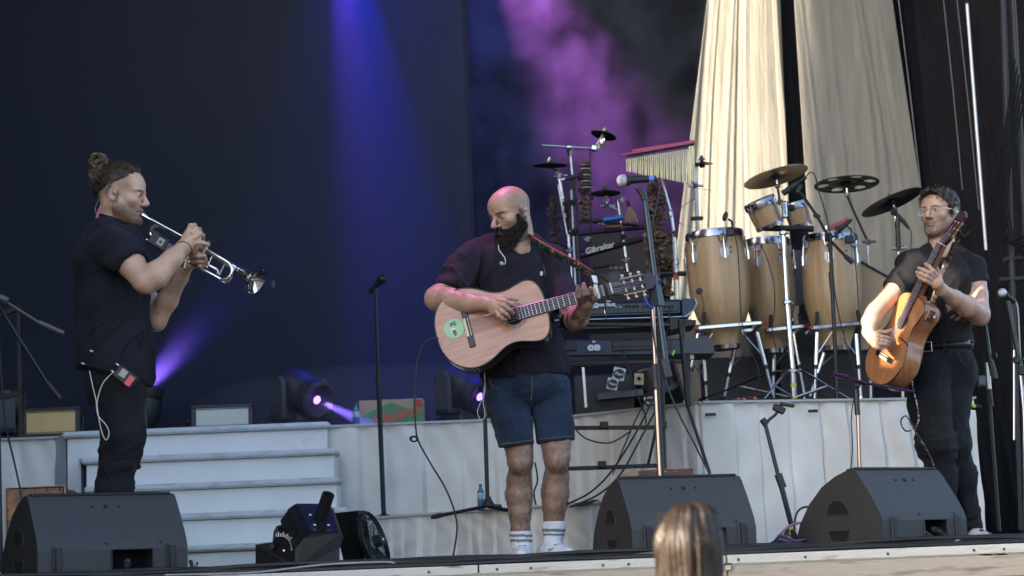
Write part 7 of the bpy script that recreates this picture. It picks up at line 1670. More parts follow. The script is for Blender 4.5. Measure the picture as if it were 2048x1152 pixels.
# ---------------------------------------------------------------- guitars
HALF = [(-.148, 0), (-.147, .035), (-.138, .080), (-.112, .130), (-.07, .166), (-.02, .184), (.03, .180), (.08, .160), (.125, .134), (.165, .121), (.205, .122), (.245, .133), (.285, .142), (.315, .136), (.338, .112), (.350, .075), (.355, .03), (.356, 0)]
def guitar(name, O, nut, n_hint, label, topm, sidem, depth=.095, strap=None, cutaway=False, sm=.62):
    O, nut = Vector(O), Vector(nut); a = (nut - O); s = a.length / .65; a.normalize(); n = Vector(n_hint); n = (n - a * n.dot(a)).normalized(); b = n.cross(a)
    W = lambda u, v, w=0.0: O + (a * u + b * v + n * w) * s
    t = thing(name, W(.1, 0, -.05), label, "guitar", "acoustic guitars being played")
    up = [(p.x, p.y) for p in spline([Vector((u, v, 0)) for u, v in HALF], 4)]
    dn = up[::-1][1:-1]
    if cutaway: dn = [(u, v * (1 - .62 * max(0, min(1, (u - .235) / .07)))) for u, v in dn]
    outl = [(u, v) for u, v in up] + [(u, -v) for u, v in dn]
    n_ = len(outl)
    # soundboard as rings so that it shades cleanly
    g = MB(); g.add([W(u, v, 0) for u, v in outl], [tuple(range(n_))[::-1]]); g.build("soundboard", topm, t, smooth=0)
    g = MB(); g.grid([[W(u, v, -.0005) for u, v in outl], [W(u, v, -depth) for u, v in outl]], close_u=True); g.build("sides", sidem, t, smooth=60)
    g = MB(); g.add([W(u, v, -depth) for u, v in outl], [tuple(range(n_))]); g.build("back_plate", sidem, t, smooth=0)
    for w in (-.001, -depth + .001): MB().tube([W(u, v, w) for u, v in outl] + [W(*outl[0], w)], .0032 * s, 6).build("binding", mat("dark_binding", (.03, .014, .010), .3), t)
    sh = .205
    MB().lathe([(0, .062 * s), (.0012, .062 * s), (.0012, .046 * s)], W(sh, 0, 0), n, 40, caps=False).build("rosette", mat("rosette", (.22, .10, .06), .4, col2=(.42, .25, .15), vscale=90, var=.1), t)
    MB().lathe([(.0018, .044 * s), (.0018, 0)], W(sh, 0, 0), n, 40, caps=False).build("sound_hole", hole_m, t)
    ebony = mat("rosewood_dark", (.045, .022, .020), .35, var=.3, vscale=30); eb2 = mat("ebony", (.012, .010, .010), .3)
    Mx = Matrix((a, b, n)).transposed()
    MB().box(W(-.004, 0, .004), (.028 * s, .185 * s, .008 * s), Mx, bev=.003).build("bridge", eb2, t)
    MB().box(W(-.012, 0, .009), (.012 * s, .085 * s, .006 * s), Mx, bev=.001).build("tie_block", cream, t); MB().box(W(.004, 0, .010), (.003 * s, .082 * s, .008 * s), Mx).build("saddle", cream, t)
    fb = MB(); Q = [(.215, .0285), (.65, .026)]
    fb.prism([W(.215, -.029, .0022), W(.65, -.026, .0022), W(.65, .026, .0022), W(.215, .029, .0022)], n * (.007 * s)); fb.build("fretboard", ebony, t, smooth=0)
    nk = SDF  # neck back: half-round
    MB().tube([W(.36, 0, -.0165), W(.45, 0, -.0155), W(.648, 0, -.0145)], [.024 * s, .0225 * s, .0215 * s], 14, flat=.72, hint=b).build("neck", mat("neck_wood", (.30, .12, .06), .35, var=.15), t)
    MB().box(W(.345, 0, -.035), (.05 * s, .05 * s, .065 * s), Mx, bev=.012).build("neck_heel", mat("neck_wood", (.30, .12, .06), .35, var=.15), t)
    fr = mat("fret_metal", (.50, .46, .48), .4, .8)
    for k in range(1, 20):
        u = .65 * 2 ** (-k / 12)
        if u < .22: break
        hw = .026 + (.65 - u) * .0062; MB().box(W(u, 0, .0100), (.0030 * s, hw * 2 * s, .0022 * s), Mx).build("fret", fr, t)
    MB().box(W(.652, 0, .010), (.006 * s, .052 * s, .010 * s), Mx, bev=.001).build("nut", cream, t)
    tilt = Matrix.Rotation(R(10), 3, b)
    ha = tilt @ a; hn = tilt @ n; Hb = W(.655, 0, -.001); HW = lambda u, v, w=0.0: Hb + (ha * u + b * v + hn * w) * s
    if (ha - a).dot(n) > 0: tilt = Matrix.Rotation(R(-10), 3, b); ha = tilt @ a; hn = tilt @ n
    hm = mat("headstock_" + name, sm if isinstance(sm, tuple) else (.035, .02, .03), .3, var=.2); 
    # headstock: two side bars, centre bar, ends leave two slots
    for (v0, v1) in ((-.036, -.026), (-.008, .008), (.026, .036)):
        MB().prism([HW(.045, v0), HW(.150, v0), HW(.150, v1), HW(.045, v1)], hn * (-.019 * s)).build("headstock_bar", hm, t, smooth=0)
    MB().prism([HW(.0, -.026), HW(.030, -.033), HW(.045, -.036), HW(.045, .036), HW(.030, .033), HW(0, .026)], hn * (-.019 * s)).build("headstock_base", hm, t, smooth=0)
    crown = [(.150, -.036), (.178, -.037), (.184, -.030), (.192, -.026), (.196, -.014), (.203, 0), (.196, .014), (.192, .026), (.184, .030), (.178, .037), (.150, .036)]
    MB().prism([HW(u, v) for u, v in crown], hn * (-.019 * s)).build("headstock_crown", hm, t, smooth=0)
    for sg in (-1, 1):
        for k in range(3):
            u = .060 + .038 * k; r_ = MB().rod(HW(u, sg * .009, -.008), HW(u, sg * .026, -.008), .0050 * s, n=12).build("string_roller", mat("roller_cream", (.72, .64, .50), .35), t)
            MB().rod(HW(u, sg * .036, -.009), HW(u, sg * .048, -.012), .003 * s).build("tuner_shaft", gold_metal, t); MB().ball(HW(u + .002, sg * .054, -.016), .0085 * s, 10, Matrix((ha, b, hn)).transposed(), (1, .75, .55)).build("tuner_button", mat("pearl_button", (.62, .50, .48), .25) if name == "classical_guitar" else black_plastic, t)
        MB().prism([HW(.045, sg * .0372, -.004), HW(.150, sg * .0372, -.004), HW(.150, sg * .0372, -.016), HW(.045, sg * .0372, -.016)], b * (sg * .002 * s)).build("tuner_plate", gold_metal, t, smooth=0)
    sg_ = mat("string_pale", (.45, .40, .44), .4, .4)
    for k in range(6):
        v = -.0365 + .0146 * k; vn = v * .6; ro = HW(.060 + .038 * (k if k < 3 else 5 - k), .017 if v > 0 else -.017, -.006)
        MB().tube([W(.003, v * .82, .0135), W(.652, vn, .0135), ro], (.0010 if k < 3 else .0013) * s, 4).build("string", sg_, t)
    return t, W, HW, (a, b, n, s), Mx
def woodmat(name, c1, c2, sc, rough=.25, stretch=(1, 1, 1), rot=None, coat=.5):
    m = bpy.data.materials.new(name); m.use_nodes = True; nt = m.node_tree; b = nt.nodes["Principled BSDF"]; b.inputs["Roughness"].default_value = rough; b.inputs["Coat Weight"].default_value = coat; b.inputs["Coat Roughness"].default_value = .06
    tc = nt.nodes.new("ShaderNodeTexCoord"); mp = nt.nodes.new("ShaderNodeMapping"); nz = nt.nodes.new("ShaderNodeTexNoise"); cr = nt.nodes.new("ShaderNodeValToRGB")
    if rot is not None: mp.inputs["Rotation"].default_value = rot
    mp.vector_type = 'TEXTURE'; mp.inputs["Scale"].default_value = stretch; nz.inputs["Scale"].default_value = sc; nz.inputs["Detail"].default_value = 6; nz.inputs["Distortion"].default_value = .3
    nt.links.new(tc.outputs["Object"], mp.inputs[0]); nt.links.new(mp.outputs[0], nz.inputs[0]); nt.links.new(nz.outputs[0], cr.inputs[0]); nt.links.new(cr.outputs[0], b.inputs[0])
    cr.color_ramp.elements[0].position = .3; cr.color_ramp.elements[1].position = .7; cr.color_ramp.elements[0].color = tuple(c1) + (1,); cr.color_ramp.elements[1].color = tuple(c2) + (1,)
    return m
top1 = woodmat("cedar_top_pale", (.42, .19, .105), (.56, .27, .155), 60, .3, (9, 1, 1), (0, R(-15), 0))
side1 = woodmat("dark_rosewood_sides", (.02, .012, .012), (.035, .02, .018), 30, .2)
G1, GW, GH, (ga, gb, gn, gs), GM = guitar("classical_guitar", at(938, 655, 8.66), at(1222, 578, 8.62), (.04, -.97, .17), "classical guitar with pale reddish top and round green sticker, played by the bald guitarist", top1, side1, .098)
# sticker on the soundboard
sc_ = at(908, 657, 8.66); sc_ = sc_ - gn * (sc_ - GW(0, 0, 0)).dot(gn) + gn * .0015
t = thing("round_sticker", sc_, "round pale green sticker with dark lettering on the reddish guitar's top", "sticker")
MB().lathe([(0, .047), (.0012, .047), (.0012, 0)], sc_, gn, 40, caps=False).build("green_disc", mat("sticker_green", (.40, .62, .36), .5), t)
X = (-gb * .97 + ga * .12).normalized(); X = X if X.z < 0 else -X; Yd = gn.cross(X)
dk = mat("sticker_ink", (.05, .10, .09), .5)
MB().text("LA", .019, sc_ + gn * .003 + Yd * .011 - X * .022, X, Yd, .0004, bold=.001).build("sticker_lettering", dk, t, smooth=0)
MB().text("FL", .019, sc_ + gn * .003 - Yd * .006 - X * .022, X, Yd, .0004, bold=.001).build("sticker_lettering", dk, t, smooth=0)
MB().text("MA", .019, sc_ + gn * .003 - Yd * .004 + X * .020, X, Yd, .0004, bold=.001).build("sticker_lettering", dk, t, smooth=0)
MB().ball(sc_ + gn * .002 - Yd * .004 + X * .001, .0085, 10, Matrix((X, Yd, gn)).transposed(), (.8, 1, .15)).build("white_flame", white_plastic, t)
MB().ball(sc_ + gn * .002 + Yd * .005 + X * .001, .006, 8, Matrix((X, Yd, gn)).transposed(), (.6, 1, .15)).build("white_flame", white_plastic, t)
MB().box(sc_ + gn * .002 - Yd * .018 + X * .002, (.034, .0035, .001), Matrix((X, Yd, gn)).transposed()).build("small_print", white_plastic, t)
# capo, capo strap, lead
t = thing("capo", GW(.585, 0, .012), "white capo clamped across the neck of the reddish guitar", "capo")
MB().box(GW(.588, 0, .020), (.014 * gs, .072 * gs, .008 * gs), GM, bev=.003).build("bar", white_plastic, t); MB().box(GW(.588, .030, .004), (.016 * gs, .012 * gs, .04 * gs), GM, bev=.003).build("arm", white_plastic, t)
t = thing("neck_tie", GW(.625, 0, .01), "black cord knotted round the reddish guitar's neck with its end hanging down", "cord")
MB().tube([GW(.628, .034 * math.cos(a), .002 + .026 * math.sin(a)) for a in np.linspace(0, 6.28, 17)], .006, 6).build("loop", black_rubber, t)
MB().tube(spline([GW(.628, -.03, .012), at(1211, 600, 8.58), at(1212, 640, 8.58)]), .0035, 6).build("tail", black_rubber, t); MB().rod(at(1212, 636, 8.58), at(1209, 620, 8.58), .0022).build("metal_tip", chrome, t)
strapm = bpy.data.materials.new("flowered_strap"); strapm.use_nodes = True; nt = strapm.node_tree; b = nt.nodes["Principled BSDF"]; b.inputs["Roughness"].default_value = .7
tcn = nt.nodes.new("ShaderNodeTexCoord"); vo = nt.nodes.new("ShaderNodeTexVoronoi"); vo.inputs["Scale"].default_value = 24; nt.links.new(tcn.outputs["Object"], vo.inputs[0]); cr = nt.nodes.new("ShaderNodeValToRGB"); cr.color_ramp.interpolation = 'CONSTANT'
cr.color_ramp.elements[0].color = (.75, .10, .06, 1); cr.color_ramp.elements[1].position = .27; cr.color_ramp.elements[1].color = (.012, .012, .016, 1); e = cr.color_ramp.elements.new(.46); e.color = (.03, .20, .08, 1); e = cr.color_ramp.elements.new(.56); e.color = (.012, .012, .016, 1)
nt.links.new(vo.outputs["Distance"], cr.inputs[0]); nt.links.new(cr.outputs[0], b.inputs[0])
def strap(name, path, width, wd, label, m, edge, tab=None):
    t = thing(name, path[-1], label, "guitar strap"); P = spline(path, 8); wd = Vector(wd)
    L_ = [[p + wd * (width * k / 2) for k in (-1, -.33, .33, 1)] for p in P]
    o = MB().grid(L_).build("band", m, t, smooth=60); md = o.modifiers.new("s", 'SOLIDIFY'); md.thickness = .003
    for k in (-1, 1): MB().tube([p + wd * (width * k / 2) for p in P], .0022, 5).build("edging", edge, t)
    return t
t = strap("guitar_strap", [at(1046, 484, 9.06), at(1062, 478, 8.92), at(1080, 489, 8.84), at(1120, 512, 8.74), at(1160, 533, 8.66), at(1190, 552, 8.62)], .05, Vector((-.35, -.05, .93)).normalized(), "black guitar strap embroidered with red flowers over the bald guitarist's shoulder", strapm, mat("strap_red", (.6, .04, .05), .6))
MB().tube([at(1188, 552, 8.61), at(1192, 566, 8.6)], [.016, .012], 8, flat=.3).build("leather_tab", white_plastic, t)
MB().tube(spline([at(1190, 545, 8.62), at(1206, 556, 8.63), at(1218, 566, 8.64), at(1222, 575, 8.65)]), .008, 6, flat=.5).build("leather_end", black_rubber, t)
cable("black guitar cable looping down from the reddish guitar to the stage floor", 8.62, [(877, 676), (862, 678), (845, 692), (833, 730), (829, 800), (832, 860), (838, 885), (860, 925), (890, 975), (908, 1020), (914, 1060), (905, 1118)], .0042)
t = thing("cable_tie", at(829, 878, 8.6), "dark purple velcro tie hooked on the hanging guitar cable", "cable tie"); MB().tube([at(828 + 7 * math.cos(a) , 878 + 5 * math.sin(a), 8.6 + .02 * math.sin(a)) for a in np.linspace(0, 6.28, 15)], .006, 6, flat=.6).build("loop", mat("velcro_purple", (.05, .02, .05), .8), t)
MB().rod(at(878, 676, 8.62), at(866, 678, 8.62), .0065).build("jack", mat("jack_blue", (.03, .03, .15), .4), t) if False else None
# ================================================================ the bespectacled guitarist
YG = 9.75
Gp = thing("person", at(1910, 1085, YG), "guitarist with round glasses and short dark hair, black T-shirt tucked into belted black trousers", "person")
Gp.location.z = 0; ORG[Gp.name] = Vector(Gp.location)
HG = Frame(at(1879, 426, 9.74), (-math.sin(R(44)), -math.cos(R(44)), .02), (.05, 0, 1), 1.10)
B = SDF(); B.k = .02; add_head(B, HG, .97, .98)
B.rc(HG.w(0, -.02, -.06), A(1886, 508, 9.78), .058, .066, .03); B.rc(HG.w(0, .0, -.08), A(1880, 505, 9.74), .048, .055, .03)
B.el(A(1890, 580, 9.78), (.15, .10, .2)); B.el(A(1893, 690, 9.78), (.12, .09, .15), k=.05)
B.chain([A(1822, 540, 9.68), A(1790, 582, 9.6), A(1752, 622, 9.52)], [.056, .050, .046], .02); B.el(A(1744, 628, 9.5), (.034, .034, .034), k=.02)
B.chain([A(1750, 626, 9.54), A(1742, 644, 9.48), A(1738, 664, 9.42)], [.046, .046, .032], .02)
B.rc(A(1738, 664, 9.42), A(1744, 676, 9.38), .031, .030, .02); B.el(A(1750, 680, 9.36), (.034, .018, .034), k=.012)
for q in ([(1748, 668, 9.36), (1760, 663, 9.33), (1772, 664, 9.33), (1782, 660, 9.35)], [(1752, 672, 9.35), (1763, 673, 9.32), (1774, 675, 9.33), (1783, 678, 9.36)],
          [(1752, 679, 9.35), (1762, 681, 9.32), (1772, 683, 9.33), (1780, 684, 9.36)], [(1751, 686, 9.35), (1761, 688, 9.32), (1770, 689, 9.33), (1777, 690, 9.36)], [(1748, 692, 9.35), (1756, 695, 9.33), (1766, 695, 9.34), (1771, 694, 9.37)]):
    B.chain([A(*p) for p in q], [.0120, .0108, .0098, .0086], .0035)
B.chain([A(1948, 540, 9.84), A(1953, 590, 9.76), A(1958, 624, 9.68)], [.062, .056, .054], .02); B.el(A(1964, 638, 9.66), (.034, .034, .034), k=.02)
B.chain([A(1957, 628, 9.66), A(1935, 613, 9.58), A(1908, 596, 9.5), A(1884, 580, 9.42)], [.056, .053, .040, .029], .02)
B.rc(A(1884, 580, 9.42), A(1874, 567, 9.38), .029, .030, .02); B.el(A(1872, 562, 9.37), (.034, .020, .036), Matrix.Rotation(.6, 3, 'Y'), .012)
for q in ([(1874, 552, 9.36), (1866, 541, 9.33), (1858, 533, 9.33), (1851, 528, 9.36)], [(1868, 554, 9.355), (1857, 545, 9.32), (1845, 539, 9.32), (1837, 536, 9.35)],
          [(1863, 560, 9.355), (1852, 553, 9.32), (1842, 548, 9.32), (1834, 544, 9.35)], [(1861, 567, 9.36), (1850, 561, 9.33), (1841, 556, 9.33), (1835, 550, 9.36)],
          [(1880, 560, 9.40), (1876, 542, 9.44), (1869, 528, 9.47)]):
    B.chain([A(*p) for p in q], [.0120, .0108, .0098, .0086][:len(q)], .0035)
V, Fc = B.mesh(.0036); V = relax(V, Fc, 1, .4)
def shG(x, y, z): return .5 * (z > -.03) * (y < .02) * (z < .05) * (np.abs(x) > .05)
cG, L, inh = head_tones(HG, V, (.56, .35, .255), stub=.8, stubc=(.10, .085, .065), shaved=shG, brow=(.03, .02, .018), seed=22, lips=(.46, .20, .17))
fore = (V[:, 2] < A(0, 560, 9.5)[2]) & (V[:, 0] > A(1890, 600, 9.5)[0]); cG = cG * (1 - (.12 * fore * (vnoise(V, (60, 60, 60), 3) > .1))[:, None])
np_mesh("body", V, Fc, skin_m, Gp, cG); N = vnormals(V, Fc); jw = inh & (L[:, 2] < -.045) & (L[:, 1] > -.01) & (L[:, 2] > -.12)
surface_hairs("stubble", V[jw], N[jw], 1300, lambda p, n_: Vector((0, 0, -1)), .005, .0004, mat("stubble_dark", (.04, .025, .02), .6), Gp, 7, .002)
eyes(HG, Gp, (.05, .035, .025)); lashes(HG, Gp, (.03, .02, .015))
# hair
Hh = SDF(); M = HG.Mn; c = HG.sc
Hh.el(HG.w(0, -.010, .050), np.array((.084, .100, .082)) * c, M); Hh.el(HG.w(0, .045, .092), np.array((.062, .050, .030)) * c, M, .03); Hh.el(HG.w(0, -.06, .0), np.array((.062, .05, .06)) * c, M, .03)
for s_ in (-1, 1): Hh.rc(HG.w(s_ * .074, .022, .03), HG.w(s_ * .075, .012, -.006), .010 * c, .007 * c, .01)
cuts = [(HG.w(0, .070, .062), np.array(HG.M @ Vector((0, .78, -.62))), None), (HG.w(0, .02, .035), np.array(HG.M @ Vector((0, .95, -.30))), .0001), (HG.w(0, -.02, -.045), np.array(HG.M @ Vector((0, .25, -1))), None)]
V, Fc = Hh.mesh(.003, cuts); L = HG.loc(V)
N = vnormals(V, Fc); a_ = np.arctan2(L[:, 0], L[:, 1] + .03)
st = vnoise(np.stack([L[:, 0] * 190, L[:, 1] * 40, L[:, 2] * 60], 1), 1, 4) + .7 * vnoise(np.stack([L[:, 0] * 90, L[:, 1] * 60, L[:, 2] * 30], 1), 1, 5)
V = V + N * (.0042 * st)[:, None]; hc = np.array((.035, .024, .020)) * (1 + .7 * st)[:, None]
np_mesh("hair", V, Fc, hair_m, Gp, np.clip(hc, .004, 1))
g = MB(); rs = random.Random(8); pick = np.random.default_rng(8).choice(len(V), 1500)
for i in pick:
    p = Vector(V[i]); n_ = Vector(N[i]); fw = HG.M @ Vector((rs.uniform(-.4, .4), .8, -.25 if L[i, 2] < .1 else .3))
    g.tube([p - n_ * .002, p + n_ * .005 + fw * .009, p + n_ * .006 + fw * .020], [.0013, .0011, .0003], 3, caps=False)
g.build("hair_tufts", mat("dark_hair", (.028, .019, .018), .4), Gp)
# glasses
gt = thing("eyeglasses", HG.w(0, .10, 0), "thin gold round-lens glasses on the bespectacled guitarist's face", "glasses")
wire = mat("glasses_gold", (.75, .6, .42), .2, 1.0)
for s_ in (-1, 1):
    cen = Vector((s_ * .034, .104, -.004)); q = []
    for a in np.linspace(0, 2 * math.pi, 25): q.append(HG.w(cen.x + math.cos(a) * .0245, cen.y - .004 * abs(math.cos(a) - s_ * 0) , cen.z + math.sin(a) * .0225))
    MB().tube(q, .0015, 6).build("rim", wire, gt)
    lm_ = mat("lens_glass", (.8, .8, .85), .02, alpha=.16, spec=1.0); g = MB(); g.add([HG.w(0, 0, 0)] * 0 + [Vector(x) for x in q[:-1]], [tuple(range(24))]); g.build("lens", lm_, gt, smooth=0)
    MB().tube([HG.w(s_ * .058, .100, .004), HG.w(s_ * .076, .080, .006), HG.w(s_ * .081, .0, .006)], .0014, 5).build("temple_arm", wire, gt)
MB().tube([HG.w(-.010, .104, 0), HG.w(0, .109, .003), HG.w(.010, .104, 0)], .0014, 5).build("bridge_piece", wire, gt)
MB().ball(HG.w(-.088, -.010, -.004), .010, 10).build("earpiece", mat("earpiece_pale", (.5, .52, .52), .25), Gp)
# trousers
P = SDF(); P.k = .03
P.el(A(1893, 720, 9.78), (.138, .115, .10)); P.el(A(1905, 745, 9.82), (.12, .12, .11))
P.chain([A(1862, 745, 9.72), A(1858, 810, 9.68), A(1872, 885, 9.66), A(1884, 960, 9.72), A(1892, 1060, 9.75)], [.098, .096, .080, .068, .056], .04)
P.chain([A(1908, 745, 9.84), A(1900, 810, 9.80), A(1904, 885, 9.76), A(1922, 960, 9.82), A(1940, 1050, 9.86)], [.105, .096, .080, .070, .054], .04)
V, Fc = P.mesh(.005, [(A(1893, 692, 9.78), (0, 0, 1), None), (A(1940, 1060, 9.8), (0, 0, -1), .25)]); N = vnormals(V, Fc)
kz = np.exp(-((V[:, 2] - A(1900, 905, 9.8)[2]) / .12) ** 2) + np.exp(-((V[:, 2] - A(1940, 1040, 9.8)[2]) / .07) ** 2) + .3
V = folds(V, N, (.9, .2, .35), .0085, 4, 15, 51, kz); V = folds(V, vnormals(V, Fc), (.35, 0, 1), .0045, 3, 14, 57)
cc = np.tile(np.array((.010, .0105, .014)), (len(V), 1)) * (1 + .2 * vnoise(V, 20, 3))[:, None]; np_mesh("trousers", V, Fc, cloth_m, Gp, cc)
MB().tube(spline(pts(9.63, (1916, 703), (1920, 716), (1928, 728), (1941, 736))), .0016, 5).build("pocket_seam", mat("seam_grey", (.05, .05, .06), .8), Gp)
# belt
q = [Vector(A(1892, 691, 9.78)) + Vector((math.cos(a) * .137, math.sin(a) * .112, -.004 * math.cos(a))) for a in np.linspace(0, 2 * math.pi, 49)]
G_b = [[p + Vector((0, 0, -.019)) for p in q], [p + Vector((0, 0, .019)) for p in q]]
o = MB().grid(G_b).build("belt", leather_m, Gp, smooth=60); md = o.modifiers.new("s", 'SOLIDIFY'); md.thickness = .005; md.offset = 0
bk_ = at(1853, 694, 9.66); X = Vector((.95, -.3, 0)).normalized()
MB().tube([bk_ + X * dx_ + Vector((0, -.008, dz_)) for dx_, dz_ in ((-.028, -.024), (.024, -.024), (.024, .024), (-.028, .024), (-.028, -.024))], .0035, 6).build("belt_buckle", mat("buckle_steel", (.6, .56, .5), .3, .9), Gp)
for (x, w) in ((1888, 3), (1943, 3)): MB().box(at(x, 691, 9.655), (.010, .006, .050), bev=.002).build("belt_loop", mat("loop_black", (.014, .014, .018), .9), Gp)
# shirt
S = SDF(); S.k = .03
S.el(A(1888, 565, 9.77), (.148, .115, .15)); S.el(A(1892, 640, 9.78), (.139, .118, .15), k=.06); S.el(A(1893, 690, 9.78), (.137, .115, .10), k=.04)
S.rc(A(1850, 515, 9.76), A(1824, 530, 9.70), .048, .058); S.rc(A(1912, 512, 9.80), A(1944, 534, 9.84), .050, .062); S.rc(A(1862, 512, 9.78), A(1905, 512, 9.79), .055, .055)
S.chain([A(1826, 535, 9.69), A(1805, 562, 9.64), A(1786, 582, 9.6)], [.064, .062, .062], .03); S.chain([A(1945, 538, 9.84), A(1952, 570, 9.8), A(1953, 574, 9.79)], [.066, .064, .062], .03)
V, Fc = S.mesh(.005, [(A(1788, 579, 9.6), A(1770, 600, 9.57) - A(1800, 563, 9.63), .11), (A(1968, 563, 9.78), (.22, -.1, -1), .10), (A(1893, 690, 9.8), (0, 0, -1), None)])
N = vnormals(V, Fc); zm = np.clip((A(0, 510, 9.8)[2] - V[:, 2]) / .1, .2, 1)
V = folds(V, N, (-.5, 0, 1), .0095, 2.6, 12, 61, zm * (V[:, 0] < A(1880, 600, 9.7)[0]) + .25); V = folds(V, vnormals(V, Fc), (.8, 0, .5), .0055, 3, 13, 67, zm)
cc = np.tile(np.array((.014, .013, .015)), (len(V), 1)) * (1 + .15 * vnoise(V, 12, 3))[:, None]; np_mesh("t_shirt", V, Fc, cloth_m, Gp, cc)
q = [Vector(A(1882, 500, 9.765)) + Vector((math.cos(a) * .074, math.sin(a) * .066, -.006 + .012 * math.sin(a))) for a in np.linspace(0, 2 * math.pi, 30)]
MB().tube(q, .006, 6).build("collar", mat("shirt_black", (.013, .013, .02), .9), Gp)
for (x, Y, yw) in ((1944, 9.83, .35), (1890, 9.72, -.2)):
    b0 = at(x, 1076, Y); b0.z = 0; Rz = Matrix.Rotation(yw, 3, 'Z'); S = SDF(); S.k = .02
    W = lambda u, v, w: b0 + Rz @ Vector((u, v, w))
    S.rc(W(0, .05, .05), W(0, -.06, .045), .045, .040); S.rc(W(0, -.06, .04), W(0, -.14, .036), .042, .034, .03)
    V, Fc = S.mesh(.004, [(W(0, 0, .006), (0, 0, -1), None)]); cc = np.tile(np.array((.5, .51, .52)), (len(V), 1)); dk_ = vnoise(V, 30, 4) > .35; cc[dk_] = (.05, .05, .06)
    np_mesh("shoe", V, Fc, bpy.data.materials["shoe_leather"], Gp, cc)
# guitar
top2 = woodmat("cedar_top_warm", (.36, .145, .055), (.48, .215, .085), 60, .22, (9, 1, 1), (0, R(-64), 0)); side2 = woodmat("mahogany_sides", (.20, .075, .035), (.36, .16, .07), 26, .16, (1, 1, 6), None, .8)
aa = (at(1885, 482, 9.55) - at(1772, 715, 9.34)).normalized()
G2, W2_, H2_, (ga2, gb2, gn2, gs2), GM2 = guitar("acoustic_guitar", at(1771, 713, 9.50), at(1882, 488, 9.34), (-.84, -.40, .36), "warm brown acoustic guitar held steeply upright by the bespectacled guitarist", top2, side2, .100, sm=(.055, .015, .028))
MB().tube([W2_(u, -v, .002) for u, v in ((.125, .05), (.12, .10), (.11, .15))], .0035, 6).build("pickguard_edge", mat("dark_binding", (.03, .014, .010), .3), G2)
pp = W2_(.285, -.128 if False else -.1425, -.05)
t = thing("pickup_panel", W2_(.30, -.142, -.05), "dark wooden preamp panel with small emblem on the upright guitar's side", "preamp panel")
MB().box(W2_(.295, -.143, -.045), (.06 * gs2, .006 * gs2, .040 * gs2), GM2, bev=.003).build("cover", mat("panel_dark_red", (.09, .03, .03), .25, coat=.5), t)
MB().box(W2_(.297, -.147, -.045), (.036 * gs2, .003 * gs2, .022 * gs2), GM2, bev=.002).build("grey_plate", mat("plate_grey", (.13, .09, .09), .25, .3), t); MB().lathe([(0, .007), (.002, .007)], W2_(.30, -.149, -.065), -gb2, 10).build("emblem", white_plastic, t)
MB().tube(spline([H2_(.16, .017, .0), H2_(.17, .03, .02), at(1925, 470, 9.4), at(1940, 462, 9.38)]), .0009, 4).build("loose_string", mat("string_pale", (.75, .70, .74), .3, .5), G2)
strap2 = mat("patterned_strap", (.06, .04, .035), .7, vscale=45, col2=(.42, .22, .16), contrast=(.52, .6))
t = strap("guitar_strap", [at(1912, 482, 9.36), at(1905, 500, 9.50), at(1893, 525, 9.58), at(1880, 560, 9.56), at(1868, 600, 9.60), at(1860, 640, 9.63), at(1856, 668, 9.64)], .036, Vector((.93, -.1, .35)).normalized(), "brown patterned guitar strap across the bespectacled guitarist's black shirt", strap2, mat("strap_dark_edge", (.02, .015, .015), .7))
# spotted cable
rope = mat("speckled_cable", (.015, .015, .017), .6, vscale=120, col2=(.6, .6, .55), contrast=(.58, .62))
o = MB().tube(spline(pts(9.4, (1821, 738), (1827, 780), (1836, 820), (1836, 845), (1826, 858), (1812, 862), (1803, 850), (1803, 838), (1812, 832), (1822, 846), (1830, 862), (1842, 880), (1858, 908), (1866, 926), (1874, 950)), 6), .0042, 6).build("guitar_cable", rope, loc=at(1820, 860, 9.4)); tag(o, "black and white speckled cable looping in front of the belted black trousers", "cable")
t = thing("yellow_tape_roll", at(1946, 810, 10.4), "black gaffer roll with a bit of bright yellow tape behind the belted trousers", "tape"); MB().ball(at(1950, 814, 10.5), .03, 10, rr=(1.3, 1, .6)).build("black_roll", black_rubber, t); MB().box(at(1943, 810, 10.45), (.05, .01, .02), Matrix.Rotation(.4, 3, 'Y'), bev=.004).build("yellow_strip", mat("neon_yellow", (.65, .75, .05), .5), t)
# ================================================================ the spectator's head
YS = 4.6
Sp = thing("person", at(1380, 1330, YS), "spectator seen from behind, only the sunlit brown hair above the stage edge", "person")
HS = Frame(at(1380, 1118, YS), (.18, 1, 0), (0, 0, 1), .95)
B = SDF(); B.k = .02; add_head(B, HS); B.rc(HS.w(0, -.02, -.06), HS.w(0, -.03, -.22), .058, .066, .03); B.rc(HS.w(-.06, -.03, -.24), HS.w(-.19, -.03, -.30), .06, .06, .04); B.rc(HS.w(.06, -.03, -.24), HS.w(.19, -.03, -.30), .06, .06, .04)
B.el(HS.w(0, -.02, -.5), (.19, .12, .30), k=.05)
V, Fc = B.mesh(.005); cS, L, inh = head_tones(HS, V, (.55, .34, .25), seed=32); np_mesh("body", V, Fc, skin_m, Sp, cS)
S = SDF(); S.k = .03; S.el(HS.w(0, -.02, -.52), (.21, .14, .30)); S.rc(HS.w(-.06, -.03, -.26), HS.w(-.2, -.03, -.32), .065, .07); S.rc(HS.w(.06, -.03, -.26), HS.w(.2, -.03, -.32), .065, .07)
V, Fc = S.mesh(.008); np_mesh("t_shirt", V, Fc, cloth_m, Sp, np.tile(np.array((.05, .05, .06)), (len(V), 1)))
Hh = SDF(); M = HS.Mn
Hh.el(HS.w(0, -.015, .035), (.082, .102, .090), M); Hh.el(HS.w(0, -.055, -.045), (.076, .055, .09), M, .03); Hh.el(HS.w(0, -.06, -.12), (.066, .035, .09), M, .03); Hh.el(HS.w(.02, -.02, .105), (.05, .06, .028), M, .03)
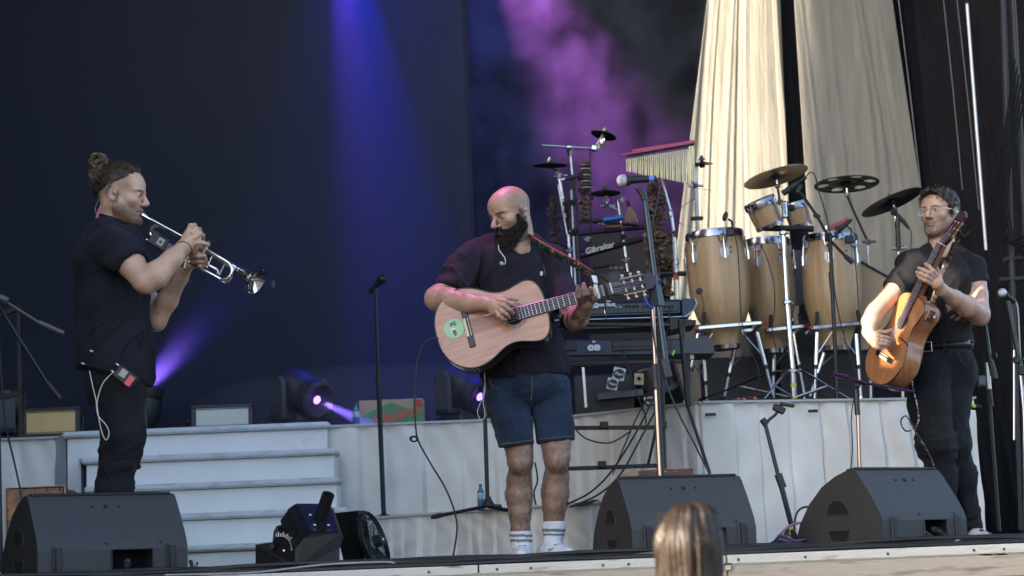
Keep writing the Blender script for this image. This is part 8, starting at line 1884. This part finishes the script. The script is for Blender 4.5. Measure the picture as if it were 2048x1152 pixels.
V, Fc = Hh.mesh(.0035, [(HS.w(0, .06, .03), np.array(HS.M @ Vector((0, 1, -.35))), None)]); L = HS.loc(V); N = vnormals(V, Fc)
a_ = np.arctan2(L[:, 0], -L[:, 1] + .02); st = vnoise(np.stack([a_ * 16, L[:, 2] * 5, a_ * 0], 1), 1, 4); st2 = vnoise(np.stack([a_ * 45, L[:, 2] * 9, a_ * 0], 1), 1, 6)
V = V + N * (.006 * st + .0025 * st2)[:, None]
hc = np.array((.020, .012, .007)) * (1 + .6 * st2 + .4 * st)[:, None]; np_mesh("hair", V, Fc, hair_m, Sp, np.clip(hc, .004, 1))
g = MB(); rs = random.Random(5); top_ = HS.w(.012, -.0, .118)
def on_head(a, h):
    """point on the hair's surface: a = angle from the back, h = height"""
    zz_ = h; r1_ = math.sqrt(max(0, 1 - ((zz_ - .035) / .090) ** 2)) if zz_ > .0 else .93 - .6 * min(0, zz_ + .02) * -1
    rx, ry = .084 * r1_, .104 * r1_
    return (math.sin(a) * rx, -.015 - math.cos(a) * ry, zz_)
for k in range(1500):
    a0 = rs.uniform(-1.9, 1.9); q = []; h0 = rs.uniform(-.02, .118); nseg = 7; dr = rs.uniform(-.0, .005); wv = rs.uniform(-.08, .08)
    for i in range(nseg):
        h = h0 - (h0 + .13) * (i / (nseg - 1)) * rs.uniform(.95, 1); a = a0 + wv * math.sin(i * .9 + k); x, y, z = on_head(a, max(-.13, h))
        m = 1 + (.03 + dr) ; q.append(HS.w(x * m, -.015 + (y + .015) * m, z))
    g.tube(q, [.0010] * (nseg - 1) + [.0004], 3, caps=False); 
for k in range(60):
    a0 = rs.uniform(-1.6, 1.6); b_ = rs.uniform(.01, .03); x, y, z = on_head(a0, rs.uniform(.09, .122)); p = HS.w(x, y, z)
    g.tube([p, p + Vector((rs.uniform(-.02, .02), 0, rs.uniform(.004, .012))), p + Vector((rs.uniform(-.04, .04), 0, rs.uniform(.0, .012)))], [.0006, .0005, .0003], 3, caps=False)
g.build("hair_strands", mat("brown_strands", (.018, .010, .006), .35, vscale=40, col2=(.075, .045, .02), contrast=(.4, .6)), Sp)
